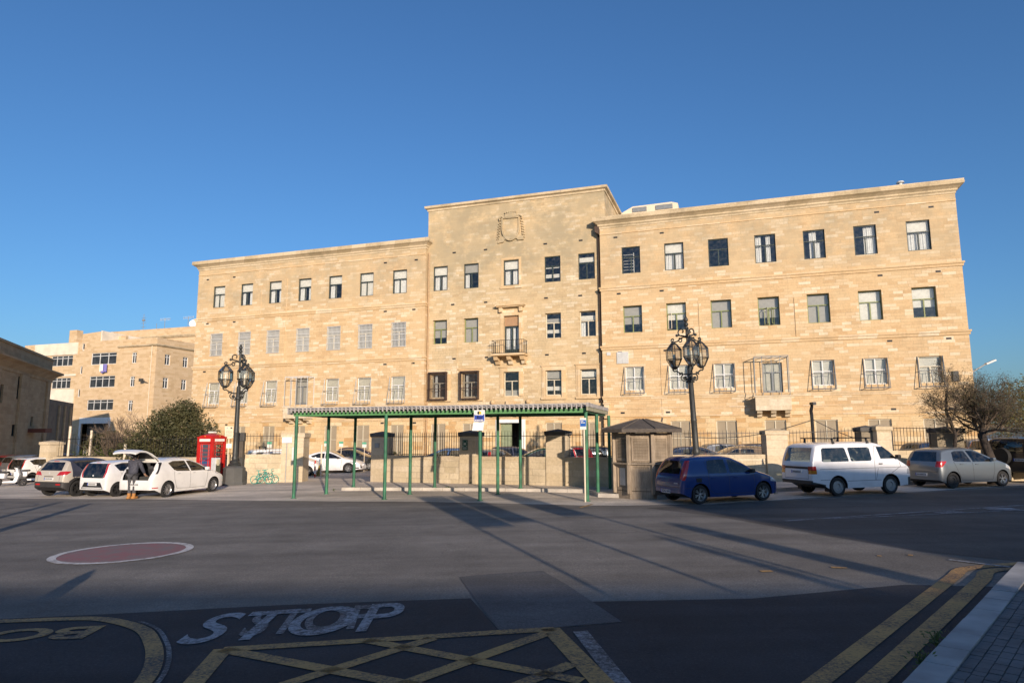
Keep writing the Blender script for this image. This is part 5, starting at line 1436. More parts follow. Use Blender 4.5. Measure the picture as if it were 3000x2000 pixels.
lamp_post((pR_.x, pR_.y, gz(pR_.x) + PV), 0, 'slightly leaning ornate three lantern lamp post behind the blue hatchback', R(-2.2), R(25))

# ------------------------------------------------------------------ red telephone box
p = G(617, 1425)
PB = thing('telephone_box', 'red telephone box with a domed roof and white name panels beside the left lamp', 'telephone box', (p.x - .34, p.y + .62, gz(p.x) + .02), R(-18))
PB.scale = (1.06, 1.06, 1.06)
hw_ = .45
b = MB().box(-hw_, hw_, -hw_, hw_, -.1, .14)
for sx_ in (-1, 1):
    for sy_ in (-1, 1): b.bev(sx_ * .39 - .06, sx_ * .39 + .06, sy_ * .39 - .06, sy_ * .39 + .06, .14, 2.0, .012)
b.bev(-hw_, hw_, -hw_, hw_, 2.0, 2.26, .015); b.box(-.47, .47, -.47, .47, 2.24, 2.275)
ob('frame', b, M['red'], PB)
dome = MB(); vs = []; n = 12
for i in range(n + 1):
    for j in range(n + 1):
        x, y = -1 + 2 * i / n, -1 + 2 * j / n
        vs.append((x * .45, y * .45, 2.275 + .20 * (1 - .5 * x * x - .5 * y * y) - .04))
dome.add(vs, [(i * (n + 1) + j, (i + 1) * (n + 1) + j, (i + 1) * (n + 1) + j + 1, i * (n + 1) + j + 1) for i in range(n) for j in range(n)])
for a in range(4):
    Mz = Matrix.Rotation(a * math.pi / 2, 4, 'Z')
    pts = [(-.45 + .9 * k / 10, -.455, 2.235 + .12 * (1 - (2 * k / 10 - 1) ** 2) ** .8) for k in range(11)]
    dome.add([Mz @ Vector(q) for q in pts] + [Mz @ Vector((q[0], -.455, 2.2)) for q in pts], [(k, k + 1, 12 + k, 11 + k) for k in range(10)])
ob('dome', dome, M['red'], PB)
ob('roof_light', MB().bev(-.14, .14, -.14, .14, 2.45, 2.53, .03), M['milk'], PB)
for a in range(4):
    Mz = Matrix.Rotation(a * math.pi / 2, 4, 'Z')
    ob('name_panel', MB().box(-.31, .31, -.462, -.45, 2.06, 2.18, Mz), M['milk'], PB)
    ob('emblem', MB().sphere(Mz @ Vector((0, -.457, 2.30)), .025, 6), M['yellow'], PB)
    d = MB()
    d.box(-.33, .33, -.42, -.38, .14, .42, Mz); d.box(-.33, -.28, -.42, -.38, .42, 1.98, Mz); d.box(.28, .33, -.42, -.38, .42, 1.98, Mz); d.box(-.28, .28, -.42, -.38, 1.92, 1.98, Mz)
    for k in range(1, 8): d.box(-.28, .28, -.415, -.39, .42 + k * .1875 - .011, .42 + k * .1875 + .011, Mz)
    for x in (-.19, .19): d.box(x - .011, x + .011, -.418, -.388, .42, 1.92, Mz)
    dd = ob('door', d, M['red'], PB)
    ob('pane', MB().add([Mz @ Vector(q) for q in ((-.28, -.40, .42), (.28, -.40, .42), (.28, -.40, 1.92), (-.28, -.40, 1.92))], [(0, 1, 2, 3)]), M['wglass'], dd)
ob('telephone', MB().bev(-.2, .2, .05, .25, .9, 1.6, .03), M['darkgrey'], PB)
# charging pillar, and a dark box added for the lamp's shadow
p = G(640, 1424)
CP = thing('charging_pillar', 'slim white charging pillar with a small blue sticker in front of the red phone box', 'charging pillar', (p.x + .12, p.y - .75, gz(p.x)), R(-25))
ob('body', MB().bev(-.16, .16, -.14, .14, 0, 1.42, .03), M['lightgrey'], CP)
ob('side_panel', MB().box(.161, .185, -.12, .13, .05, 1.12), mk('dark olive panel', (.06, .065, .045), .5), CP)
ob('sticker', MB().box(-.13, .06, -.146, -.1405, .38, .58), M['blue'], CP)
ob('socket', MB().bev(.15, .21, -.1, .05, 1.05, 1.35, .02), mk('beige socket', (.5, .45, .3), .5), CP)
q = at(695, 1316, 35.0)
o = thing('lamp_shadow_box', 'dark brown box standing in for lamp shadow between the lamp column and the left railing', 'shadow box', (q.x, q.y + .3, 0), 0)
ob('body', MB().bev(-.26, .22, -.15, .15, q.z - .42, q.z + .42, .02), mk('lamp shadow brown', (.08, .065, .05), .7, 0, .2), o)
ob('post', MB().tube([(-.2, 0, -.5), (-.2, 0, q.z - .42)], .03, 6).tube([(.18, 0, -.5), (.18, 0, q.z - .42)], .03, 6), M['offwhite'], o)
o = tag(ob('dark_post', MB().box(-.11, .11, -.1, .1, -.6, 2.05).bev(-.15, .15, -.13, .13, 1.98, 2.42, .02), M['darkgrey'], None, (at(711, 1300, 35.4).x, 35.3, 0)), 'black square post at the end of the left railing, right of the lamp', 'post')
# bins inside the open strip left of the wall
# ------------------------------------------------------------------ timber kiosk
p = G(1866, 1451.5, PV)
KR = 1.10
KC = Vector((p.x + .42, p.y + KR * math.cos(math.pi / 8) - .05, gz(p.x) + PV))
KI = thing('timber_kiosk', 'weathered grey octagonal timber kiosk with louvred shutters and a low pointed roof', 'kiosk', KC, R(0))
KI.scale = (.95, .95, .93)
krz = R(-105)      # azimuth of the front face
def kface(k, y_out=0.0):
    a = krz + k * math.pi / 4
    n = Vector((math.cos(a), math.sin(a), 0)); t_ = Vector((-math.sin(a), math.cos(a), 0))
    M4 = Matrix(((t_.x, -n.x, 0, 0), (t_.y, -n.y, 0, 0), (0, 0, 1, 0), (0, 0, 0, 1)))
    return M4        # local x along the face, local y inward, face plane at y = -apothem
ap = KR * math.cos(math.pi / 8); fw2 = KR * math.sin(math.pi / 8)
for k in range(8):
    F = kface(k); vis = k in (0, 1, 7, 2)
    up = MB()
    up.box(-fw2 + .06, fw2 - .06, -ap + .05, -ap + .10, 1.20, 1.30, F); up.box(-fw2 + .06, fw2 - .06, -ap + .05, -ap + .10, 2.05, 2.28, F)
    up.box(-fw2 + .06, fw2 - .06, -ap + .09, -ap + .11, 1.30, 2.05, F)
    sh_ = ob('shutter_panel', up, M['kwood'], KI)
    lv = MB(); x = fw2 - .10
    lv.box(-x, -x + .06, -ap + .01, -ap + .06, 1.27, 2.10, F); lv.box(x - .06, x, -ap + .01, -ap + .06, 1.27, 2.10, F); lv.box(-x, x, -ap + .012, -ap + .058, 1.25, 1.32, F); lv.box(-x, x, -ap + .012, -ap + .058, 2.05, 2.12, F)
    for j in range(13):
        z = 1.34 + j * .055
        lv.add([F @ Vector(q) for q in ((-x + .06, -ap + .005, z), (x - .06, -ap + .005, z), (x - .06, -ap + .06, z + .045), (-x + .06, -ap + .06, z + .045), (-x + .06, -ap + .01, z - .012), (x - .06, -ap + .01, z - .012), (x - .06, -ap + .065, z + .033), (-x + .06, -ap + .065, z + .033))], [(0, 1, 2, 3), (4, 7, 6, 5), (0, 4, 5, 1), (2, 6, 7, 3)])
    ob('louvre', lv, M['kwood'], sh_)
    lo_ = MB(); lo_.box(-fw2 + .06, fw2 - .06, -ap + .06, -ap + .10, .22, 1.10, F)
    lo_.box(-fw2 + .06, fw2 - .06, -ap + .02, -ap + .07, .16, .28, F); lo_.box(-fw2 + .06, fw2 - .06, -ap + .02, -ap + .07, 1.02, 1.12, F)
    for s in (-1, 1): lo_.box(s * (fw2 - .11) - .045, s * (fw2 - .11) + .045, -ap + .018, -ap + .068, .28, 1.02, F)
    lp = ob('lower_panel', lo_, M['kwood'], KI)
    if k == 7: ob('pale_board', MB().box(-.17, .13, -ap + .045, -ap + .056, .34, .98, F), M['kboard'], lp)
    a = krz + (k + .5) * math.pi / 4
    ob('corner_post', MB().bev(-.07, .07, -.06, .06, .05, 2.30, .015, Matrix.Translation((KR * math.cos(a), KR * math.sin(a), 0)) @ Matrix.Rotation(a, 4, 'Z')), M['kwood'], KI)
b = MB()
def octo(r): return [(r * math.cos(krz + (k + .5) * math.pi / 4), r * math.sin(krz + (k + .5) * math.pi / 4)) for k in range(8)]
b.prism(octo(KR + .10), 1.12, 1.18)
ob('counter_ledge', b, M['kwood'], KI)
ob('plinth', MB().prism(octo(KR - .02), -.25, .14), M['kwood'], KI)
ob('floor_core', MB().prism(octo(KR - .2), .1, 2.2), M['room'], KI)
e0, e1 = octo(1.58), octo(.16)
vs = [(x, y, 2.30) for x, y in e0] + [(x, y, 2.42) for x, y in e0] + [(x, y, 2.80) for x, y in e1] + [(0, 0, 2.82)]
fs = [tuple(range(8))[::-1]] + [(k, (k + 1) % 8, 8 + (k + 1) % 8, 8 + k) for k in range(8)] + [(8 + k, 8 + (k + 1) % 8, 16 + (k + 1) % 8, 16 + k) for k in range(8)] + [(16 + k, 16 + (k + 1) % 8, 24) for k in range(8)]
rf = ob('roof', MB().add(vs, fs), M['kroof'], KI)
b = MB()
for k in range(8): b.tube([(e0[k][0], e0[k][1], 2.43), (e1[k][0], e1[k][1], 2.81)], .028, 5)
b.box(-.06, .0, -.3, -.26, 2.78, 2.95, Matrix.Rotation(R(15), 4, 'Y'))
ob('ridge_strip', b, M['kroof'], rf)

# ------------------------------------------------------------------ vegetation
def leaf_cloud(blobs, n, size, seed, flat=.0, zmin=None):
    """thousands of small leaf faces filling several lumpy clumps, thinner towards the rim"""
    q = random.Random(seed); vs, fs = [], []
    tot = sum(b[3] ** 2 for b in blobs)
    for (x, y, z, r, sz) in blobs:
        k = int(n * r * r / tot)
        for _ in range(k):
            d = Vector((q.gauss(0, 1), q.gauss(0, 1), q.gauss(0, 1))).normalized()
            rr = r * (q.random() ** .38) * (1 + .18 * math.sin(d.x * 9 + d.z * 7 + x) * math.cos(d.y * 8 + z))
            p = Vector((x, y, z)) + Vector((d.x * rr, d.y * rr, d.z * rr * sz))
            if zmin is not None and p.z < zmin: continue
            s = size * q.uniform(.6, 1.35)
            a = Vector((q.gauss(0, 1), q.gauss(0, 1), q.gauss(0, .8))).normalized(); c = a.cross(Vector((q.gauss(0, 1), q.gauss(0, 1), q.gauss(0, 1)))).normalized()
            i = len(vs)
            vs += [p - a * s, p - c * s * .38 + a * s * .1, p + a * s, p + c * s * .38 + a * s * .1]
            fs.append((i, i + 1, i + 2, i + 3))
    return MB().add(vs, fs)
def grow(mb, p, d, L, r, depth, q, spread=.6, up=.15, ends=None, kids=(3, 4), shrink=.68, wob=.18, rmin=.004):
    n = 4; pts, rs = [p.copy()], [r]
    for i in range(n):
        d = (d + Vector((q.gauss(0, wob), q.gauss(0, wob), q.gauss(0, wob) + up * .3))).normalized()
        p = p + d * (L / n); pts.append(p.copy()); rs.append(r * (1 - .45 * (i + 1) / n))
    mb.tube(pts, rs, 6 if r > .03 else (4 if r > .012 else 3), False)
    if depth == 0:
        if ends is not None: ends.append(p.copy())
        return
    for k in range(q.randint(*kids)):
        f = q.uniform(.35, 1.0); i = min(n, max(1, int(f * n + .5)))
        nd = (d + Vector((q.gauss(0, spread), q.gauss(0, spread), q.gauss(0, spread) * .8 + up))).normalized()
        grow(mb, pts[i], nd, L * shrink * q.uniform(.75, 1.2), max(rs[i] * .62, rmin), depth - 1, q, spread, up, ends, kids, shrink, wob, rmin)
# big evergreen bush left
q = at(505, 1280, 39.0)
BU = thing('evergreen_bush', 'big dark evergreen bush behind the white car and red phone box', 'bush', (q.x, q.y, gz(q.x)))
bl = [(0, 0, 2.4, 1.75, 1.0), (1.0, -.2, 1.9, 1.5, 1.0), (-1.4, 0, 1.9, 1.4, 1.0), (.4, .1, 3.6, 1.15, .95), (.9, 0, 3.9, .8, .9), (-.6, .1, 3.3, .95, .9), (1.75, 0, 2.7, .95, 1.1), (-2.2, .1, 1.5, 1.0, .9), (2.2, -.2, 1.5, .95, 1.2), (0, -.6, 1.0, 1.5, .8), (1.4, -.5, .9, 1.2, .8), (-1.5, -.5, .8, 1.2, .8)]
ob('foliage', leaf_cloud(bl, 30000, .085, 3, zmin=.05), M['leaf'], BU)
b = MB(); qq = random.Random(5)
for k in range(6): grow(b, Vector((qq.uniform(-1, 1), 0, -.2)), Vector((qq.uniform(-.5, .5), qq.uniform(-.3, .3), 1)), 1.5, .09, 3, qq, .5, .2)
ob('stem', b, M['bark'], BU)
q = at(312, 1250, 42)
B2 = thing('small_evergreen', 'small flat topped evergreen in front of the garage opening, left of the bare shrub', 'bush', (q.x, q.y, gz(q.x)))
ob('foliage', leaf_cloud([(0, 0, 2.3, .95, .62), (.8, 0, 2.2, .7, .6), (-.8, .1, 2.1, .6, .6), (.3, 0, 2.7, .5, .6)], 7000, .075, 8), M['leaf'], B2)
b = MB(); qq = random.Random(6)
for k in range(3): grow(b, Vector((qq.uniform(-.3, .3), 0, -.2)), Vector((qq.uniform(-.4, .4), 0, 1)), 1.3, .07, 3, qq, .6, .15)
ob('stem', b, M['bark'], B2)
q = at(385, 1300, 40.5)
B3 = thing('bare_shrub', 'leafless brown shrub between the block of flats and the big evergreen bush', 'shrub', (q.x, q.y, gz(q.x)))
b = MB(); qq = random.Random(11); en = []
for k in range(7): grow(b, Vector((qq.uniform(-.6, .6), qq.uniform(-.3, .3), -.2)), Vector((qq.uniform(-.6, .5), qq.uniform(-.3, .3), 1)), 2.0, .075, 4, qq, .55, .2, en, (3, 4), .66, .18, .011)
ob('branches', b, M['twig'], B3)
q = at(300, 1335, 39.5)
HE = thing('green_hedge', 'loose yellow green hedge row behind the beige car at left', 'hedge', (q.x, q.y + .9, gz(q.x)), R(-25))
ob('foliage', leaf_cloud([(-1.9 + k * .62, .12 * math.sin(k * 2), .95 + .22 * math.sin(k * 1.7), .92 + .14 * math.cos(k * 2.3), 1.0) for k in range(9)], 11000, .075, 21, zmin=0), M['hedge'], HE)
b = MB(); qq = random.Random(16)
for k in range(8): grow(b, Vector((-1.9 + k * .6, 0, -.2)), Vector((qq.uniform(-.3, .3), 0, 1)), .7, .03, 2, qq)
ob('stem', b, M['bark'], HE)
# bare twiggy tree on the right and its leaning little neighbour
q = at(2908, 1420, 27.6)
T1 = thing('bare_tree', 'broad bare twiggy tree with a crooked dark trunk behind the silver hatchback', 'tree', (q.x, q.y, gz(q.x)))
b = MB(); pts = [(0, 0, -.2), (.02, 0, .5), (.10, .05, .95), (-.02, .1, 1.45), (-.16, .1, 1.95), (-.06, .1, 2.4)]
b.tube(pts, [.20, .17, .17, .16, .15, .13], 8)
ob('trunk', b, M['bark'], T1, smooth=True)
b = MB(); qq = random.Random(31); en = []
for k in range(15):
    a = k * 2.4; el = qq.uniform(.15, 1.3)
    grow(b, Vector((-.08, .1, 2.0 + .05 * (k % 8))), Vector((math.cos(a) * math.cos(el), math.sin(a) * math.cos(el), math.sin(el))), 1.12, .055, 4, qq, .55, .10, en, (3, 5), .70, .2)
ob('branches', b, M['twig'], T1)
lf = MB(); vs, fs = [], []
for e in en:
    for _ in range(3):
        p_ = e + Vector((qq.gauss(0, .1), qq.gauss(0, .1), qq.gauss(0, .1))); a = Vector((qq.gauss(0, 1), qq.gauss(0, 1), qq.gauss(0, 1))).normalized(); c = a.orthogonal().normalized(); s = qq.uniform(.02, .05); i = len(vs)
        vs += [p_ - a * s, p_ + c * s * .3, p_ + a * s, p_ - c * s * .3]; fs.append((i, i + 1, i + 2, i + 3))
ob('sparse_leaves', lf.add(vs, fs), M['dryleaf'], T1)
q = at(2798, 1330, 28.2)
T2 = thing('leaning_tree', 'thin leaning bare tree in front of the wide dark pier', 'tree', (q.x, q.y, gz(q.x)))
b = MB(); pts = [(-.18, 0, -.2), (-.10, 0, .9), (.02, 0, 1.5), (.10, 0, 2.0), (-.05, 0, 2.5), (-.2, 0, 3.0), (-.15, 0, 3.5)]
b.tube(pts, [.09, .08, .075, .07, .065, .06, .05], 7)
ob('trunk', b, M['bark'], T2, smooth=True)
b = MB(); qq = random.Random(44); en = []
for k in range(10):
    a = k * 2.4; el = qq.uniform(.1, 1.3); i = 3 + k % 4
    grow(b, Vector(pts[i]), Vector((math.cos(a) * math.cos(el), math.sin(a) * math.cos(el), math.sin(el))), .78, .030, 4, qq, .55, .12, en, (3, 4), .70, .2)
ob('branches', b, M['twig'], T2)
vs, fs = [], []
for e in en:
    for _ in range(2):
        p_ = e + Vector((qq.gauss(0, .1), qq.gauss(0, .1), qq.gauss(0, .1))); a = Vector((qq.gauss(0, 1), qq.gauss(0, 1), qq.gauss(0, 1))).normalized(); c = a.orthogonal().normalized(); s = qq.uniform(.02, .05); i = len(vs)
        vs += [p_ - a * s, p_ + c * s * .3, p_ + a * s, p_ - c * s * .3]; fs.append((i, i + 1, i + 2, i + 3))
ob('sparse_leaves', MB().add(vs, fs), M['dryleaf'], T2)
q = at(2985, 1300, 48)
T3 = thing('far_tree', 'yellow green tree at the right edge behind the railing', 'tree', (q.x + 1, q.y, 0))
ob('foliage', leaf_cloud([(0, 0, 4.2, 2.3, .9), (2, 0, 4.5, 2.2, .9), (-1.5, .5, 3.2, 1.4, .9), (1, -.5, 2.6, 1.8, .9)], 9000, .12, 77), leafy('olive tree leaves', (.06, .07, .02), (.14, .13, .04), (.22, .19, .07), 1.0), T3)
ob('trunk', MB().tube([(0, 0, -.2), (.1, 0, 1.6), (.3, 0, 3.4)], [.2, .17, .12], 8), M['bark'], T3)
q = at(1150, 1318, 40)
B5 = thing('yard_bush', 'dark rounded bush behind the railing right of the plaque pier', 'bush', (q.x - .15, q.y, gz(q.x)))
ob('foliage', leaf_cloud([(0, 0, .8, .75, 1.0), (-.5, 0, .9, .7, 1.0), (.3, 0, .5, .6, .9)], 4000, .07, 88), M['leaf'], B5)
# weeds at the foot of the wall and along the kerb
def weed(px, py, h, seed, label, up=PV, tall=False):
    p = G(px, py, up); q = random.Random(seed)
    t = thing('weed', label, 'weed', (p.x, p.y, gz(p.x) + up), 0, 'weeds along the wall and kerb')
    vs, fs = [], []
    for _ in range(70 if not tall else 90):
        a = q.uniform(0, 6.28); r_ = q.uniform(0, h * (.8 if not tall else .5)); z = q.uniform(.0, h) if not tall else q.choice((q.uniform(.6, 1) * h, q.uniform(0, .15) * h))
        p0 = Vector((r_ * math.cos(a), r_ * math.sin(a) * .7, z)); d = Vector((q.gauss(0, 1), q.gauss(0, 1), q.gauss(.4, .6))).normalized(); c = d.orthogonal().normalized(); s = h * q.uniform(.10, .22); i = len(vs)
        vs += [p0, p0 + d * s + c * s * .3, p0 + d * s * 2, p0 + d * s - c * s * .3]; fs.append((i, i + 1, i + 2, i + 3))
    ob('leaves', MB().add(vs, fs), M['weed'], t)
    b = MB()
    for k in range(5): a = q.uniform(0, 6.28); b.tube([(0, 0, 0), (h * .15 * math.cos(a), h * .1 * math.sin(a), h * .6), (h * .4 * math.cos(a), h * .2 * math.sin(a), h)], .006, 4)
    ob('stem', b, M['weed'], t)
for k, (px, py, h, up, tl, lab) in enumerate(((1193, 1409, .30, PV, True, 'stalked weed at the foot of the wall just right of the plaque pier'), (1168, 1410, .12, PV, False, 'flat weed clump left of the stalked weed at the wall foot'), (1311, 1414, .34, PV, True, 'spreading weed at the wall foot left of the green sign pier'), (1232, 1398, .2, PV, True, 'sprig growing from the wall between the plaque pier and the green sign'),
        (1311, 1437, .16, 0, False, 'bright green weed clump on the kerb, larger left one of two'), (1338, 1437, .14, 0, False, 'bright green weed clump on the kerb, right one of two'), (1384, 1416, .34, PV, True, 'upright weed at the foot of the green sign pier'), (1429, 1415, .30, PV, True, 'branching weed low on the wall right of the green sign pier'), (1478, 1412, .22, PV, True, 'small sprig on the wall in the middle behind the shelter'), (1540, 1436, .10, 0, False, 'low weed by the kerb under the shelter'),
        (978, 1438, .10, 0, False, 'low dry weed at the left end of the kerb'), (712, 1392, .2, 0, False, 'green tuft at the wall foot beside the left lamp'), (2270, 1447, .14, 0, False, 'weed tuft at the kerb before the white van'))):
    weed(px, py, h, 100 + k, lab, up, tl)
for k, (px, py, h, lab) in enumerate(((2748, 1905, .18, 'ragged weed against the near kerb stone, upper one'), (2700, 1965, .16, 'ragged weed against the near kerb stone, lower one'))):
    weed(px, py, h, 200 + k, lab, 0, False)

# ------------------------------------------------------------------ across the street, behind the camera: what casts the long shadows
def shade_pt(g, h):     # where something of height h must stand to throw its tip on ground point g
    L = h / math.tan(SUN_EL); return Vector((g[0] + math.sin(SUN_AZ) * L, g[1] - math.cos(SUN_AZ) * L, 0))
OB = thing('opposite_building', 'plain stone building across the road behind the viewer, casting the foreground shade', 'building', (-46, -29, 0), 0)
bxc = G(2042, 1496); xB = bxc.x + (bxc.y + 29) * math.tan(SUN_AZ)
HA, HB = 9.1, 13.3
xk = 14 * math.tan(SUN_AZ)      # the end wall runs along the sun's bearing
hl = [(x, x + 1.1, z, z + 1.8) for x in range(4, 92, 4) for z in (1.6, 5.6)]
def flip(g): g.v = [(q_[0], -q_[1], q_[2]) for q_ in g.v]; return g
ob('low_block', flip(wall_grid(0, xB + 46, -2, HA, [h for h in hl if h[1] < xB + 44], 0, .2)).add([(0, 0, HA), (xB + 46, 0, HA), (xB + 46, -14, HA), (0, -14, HA), (0, -14, -2), (xB + 46, -14, -2), (0, 0, -2)], [(0, 1, 2, 3), (3, 2, 5, 4), (0, 3, 4, 6)]), M['backwall'], OB)
h2 = [(x, x + 1.2, z, z + 1.9) for x in range(int(xB + 48), 140, 4) for z in (1.6, 5.4, 9.2)]
ob('high_block', flip(wall_grid(xB + 46.003, 150, -2, HB, h2, 0, .2)).add([(xB + 46.003, 0, HB), (150, 0, HB), (150, -14, HB), (xB + 46.003 + xk, -14, HB), (xB + 46.003, 0, -2), (xB + 46.003 + xk, -14, -2), (150, -14, -2)], [(0, 1, 2, 3), (0, 3, 5, 4), (3, 2, 6, 5)]), M['backwall'], OB)
for h in hl + h2:
    ob('window', MB().box(h[0], h[1], -.25, -.20, h[2], h[3]), M['darkpane'], OB)
for k, (pp, ytip, w, side, lab) in enumerate((((1402, 1547), 1457, .90, 1, 'tall road sign on a thin pole behind the viewer, left of three'), ((1574, 1527), 1452, .68, -1, 'tall road sign on a thin pole behind the viewer, middle of three'), ((1733, 1508), 1443, .82, -1, 'tall road sign on a thin pole behind the viewer, right of three'))):
    g2 = G(*pp); sa_ = Vector((math.sin(SUN_AZ), -math.cos(SUN_AZ)))
    base = Vector((g2.x, g2.y)) + sa_ * (g2.y + 1.2 + k * .8)
    yt_ = G(pp[0] - 200, ytip).y
    h1 = ((yt_ - base.y) / math.cos(SUN_AZ)) * math.tan(SUN_EL); h2_ = ((g2.y - base.y) / math.cos(SUN_AZ)) * math.tan(SUN_EL)
    o = thing('road_sign', lab, 'road sign', (base.x, base.y, 0), SUN_AZ, 'tall road signs across the road')
    ob('pole', MB().tube([(0, 0, -.2), (0, 0, h1)], .045, 8), M['grey'], o)
    ob('board', MB().box(min(0, side * w) - .04, max(0, side * w) + .04, .05, .08, h2_, h1), M['grey'], o)
for k, (a, w, lab) in enumerate((((1948, 1528), .55, 'thick stone gate pillar across the road'), ((1912, 1566), .30, 'slim stone gate pillar across the road'), ((240, 1482), .32, 'left far bollard column across the road'), ((150, 1477), .26, 'second left column across the road'), ((250, 1685), .30, 'near left column across the road'))):
    g = G(*a)
    L = 26 + 3 * k if k < 2 else (20 if k < 4 else 8)
    base = Vector((g.x, g.y)) + Vector((math.sin(SUN_AZ), -math.cos(SUN_AZ))) * L
    h = L * math.tan(SUN_EL)
    o = thing('stone_column', lab, 'column', (base.x, base.y, 0), SUN_AZ, 'stone columns across the road')
    ob('shaft', MB().lathe([(w * .75, -.2), (w * .75, .3), (w * .55, .35), (w * .48, h - .4), (w * .42, h - .15), (w * .1, h)], 10), M['pier'], o)
# ------------------------------------------------------------------ cars
def pchip(pts):
    xs = [p[0] for p in pts]; ys = [p[1] for p in pts]; n = len(xs)
    h = [xs[i + 1] - xs[i] for i in range(n - 1)]; dl = [(ys[i + 1] - ys[i]) / h[i] for i in range(n - 1)]
    m = [dl[0]] + [0 if dl[i - 1] * dl[i] <= 0 else 2 * dl[i - 1] * dl[i] / (dl[i - 1] + dl[i]) for i in range(1, n - 1)] + [dl[-1]]
    def f(x):
        if x <= xs[0]: return ys[0]
        if x >= xs[-1]: return ys[-1]
        i = 0
        while x > xs[i + 1]: i += 1
        t = (x - xs[i]) / h[i]
        return (1 + 2 * t) * (1 - t) ** 2 * ys[i] + t * (1 - t) ** 2 * h[i] * m[i] + t * t * (3 - 2 * t) * ys[i + 1] + t * t * (t - 1) * h[i] * m[i + 1]
    return f
def wheel_meshes(r, w, style):
    ty = MB(); n = 28
    prof = [(r * .66, -w * .42), (r * .80, -w * .5), (r * .95, -w * .46), (r, -w * .32), (r, w * .32), (r * .95, w * .46), (r * .80, w * .5), (r * .66, w * .42)]
    vs = [(R_ * math.cos(2 * math.pi * k / n), z, R_ * math.sin(2 * math.pi * k / n)) for R_, z in prof for k in range(n)]
    m = len(prof)
    fs = [(i * n + k, i * n + (k + 1) % n, ((i + 1) % m) * n + (k + 1) % n, ((i + 1) % m) * n + k) for i in range(m) for k in range(n)]
    ty.add(vs, fs)
    rim = MB(); back = MB()
    def ring(r0, r1, y0, y1, mb, k=28):
        v = [(a * math.cos(2 * math.pi * j / k), y, a * math.sin(2 * math.pi * j / k)) for a, y in ((r0, y0), (r1, y1)) for j in range(k)]
        mb.add(v, [(j, (j + 1) % k, k + (j + 1) % k, k + j) for j in range(k)])
    yo = -w * .36           # outer face looks to -y
    ring(r * .685, r * .64, -w * .45, yo, rim); ring(r * .64, r * .60, yo, yo + .02, rim); ring(r * .60, r * .58, yo + .02, w * .3, rim)
    k = 24; back.add([(0, w * .1, 0)] + [(r * .62 * math.cos(2 * math.pi * j / k), w * .1, r * .62 * math.sin(2 * math.pi * j / k)) for j in range(k)], [(0, 1 + j, 1 + (j + 1) % k) for j in range(k)])
    if style == 'steel':
        ring(r * .60, r * .36, yo + .01, yo - .0, rim); ring(r * .36, r * .30, yo, yo + .03, rim)
        rim.add([(0, yo + .02, 0)] + [(r * .31 * math.cos(2 * math.pi * j / k), yo + .03, r * .31 * math.sin(2 * math.pi * j / k)) for j in range(k)], [(0, 1 + j, 1 + (j + 1) % k) for j in range(k)])
    else:
        ns = {'six': 6, 'ten': 10, 'five': 5, 'eight': 8}[style]
        for j in range(ns):
            a = 2 * math.pi * j / ns + .3; hw = .30 / ns * r * 2.6 / 2
            for s in ((-1, 1) if style in ('six', 'five', 'eight') else (0,)):
                da = s * .16 * 6 / ns
                c0, c1 = math.cos(a), math.sin(a); e0, e1 = math.cos(a + da), math.sin(a + da)
                p0 = Vector((r * .10 * c0, yo + .01, r * .10 * c1)); p1 = Vector((r * .62 * e0, yo - .005, r * .62 * e1))
                t_ = (p1 - p0).normalized().cross(Vector((0, 1, 0))) * (hw * (.55 if s else .75))
                rim.add([p0 - t_, p0 + t_, p1 + t_, p1 - t_, p0 - t_ + Vector((0, .03, 0)), p0 + t_ + Vector((0, .03, 0)), p1 + t_ + Vector((0, .03, 0)), p1 - t_ + Vector((0, .03, 0))], [(0, 1, 2, 3), (0, 4, 5, 1), (2, 6, 7, 3), (1, 5, 6, 2), (3, 7, 4, 0)])
        rim.add([(0, yo - .005, 0)] + [(r * .16 * math.cos(2 * math.pi * j / 12), yo, r * .16 * math.sin(2 * math.pi * j / 12)) for j in range(12)], [(0, 1 + j, 1 + (j + 1) % 12) for j in range(12)])
    return ty, rim, back

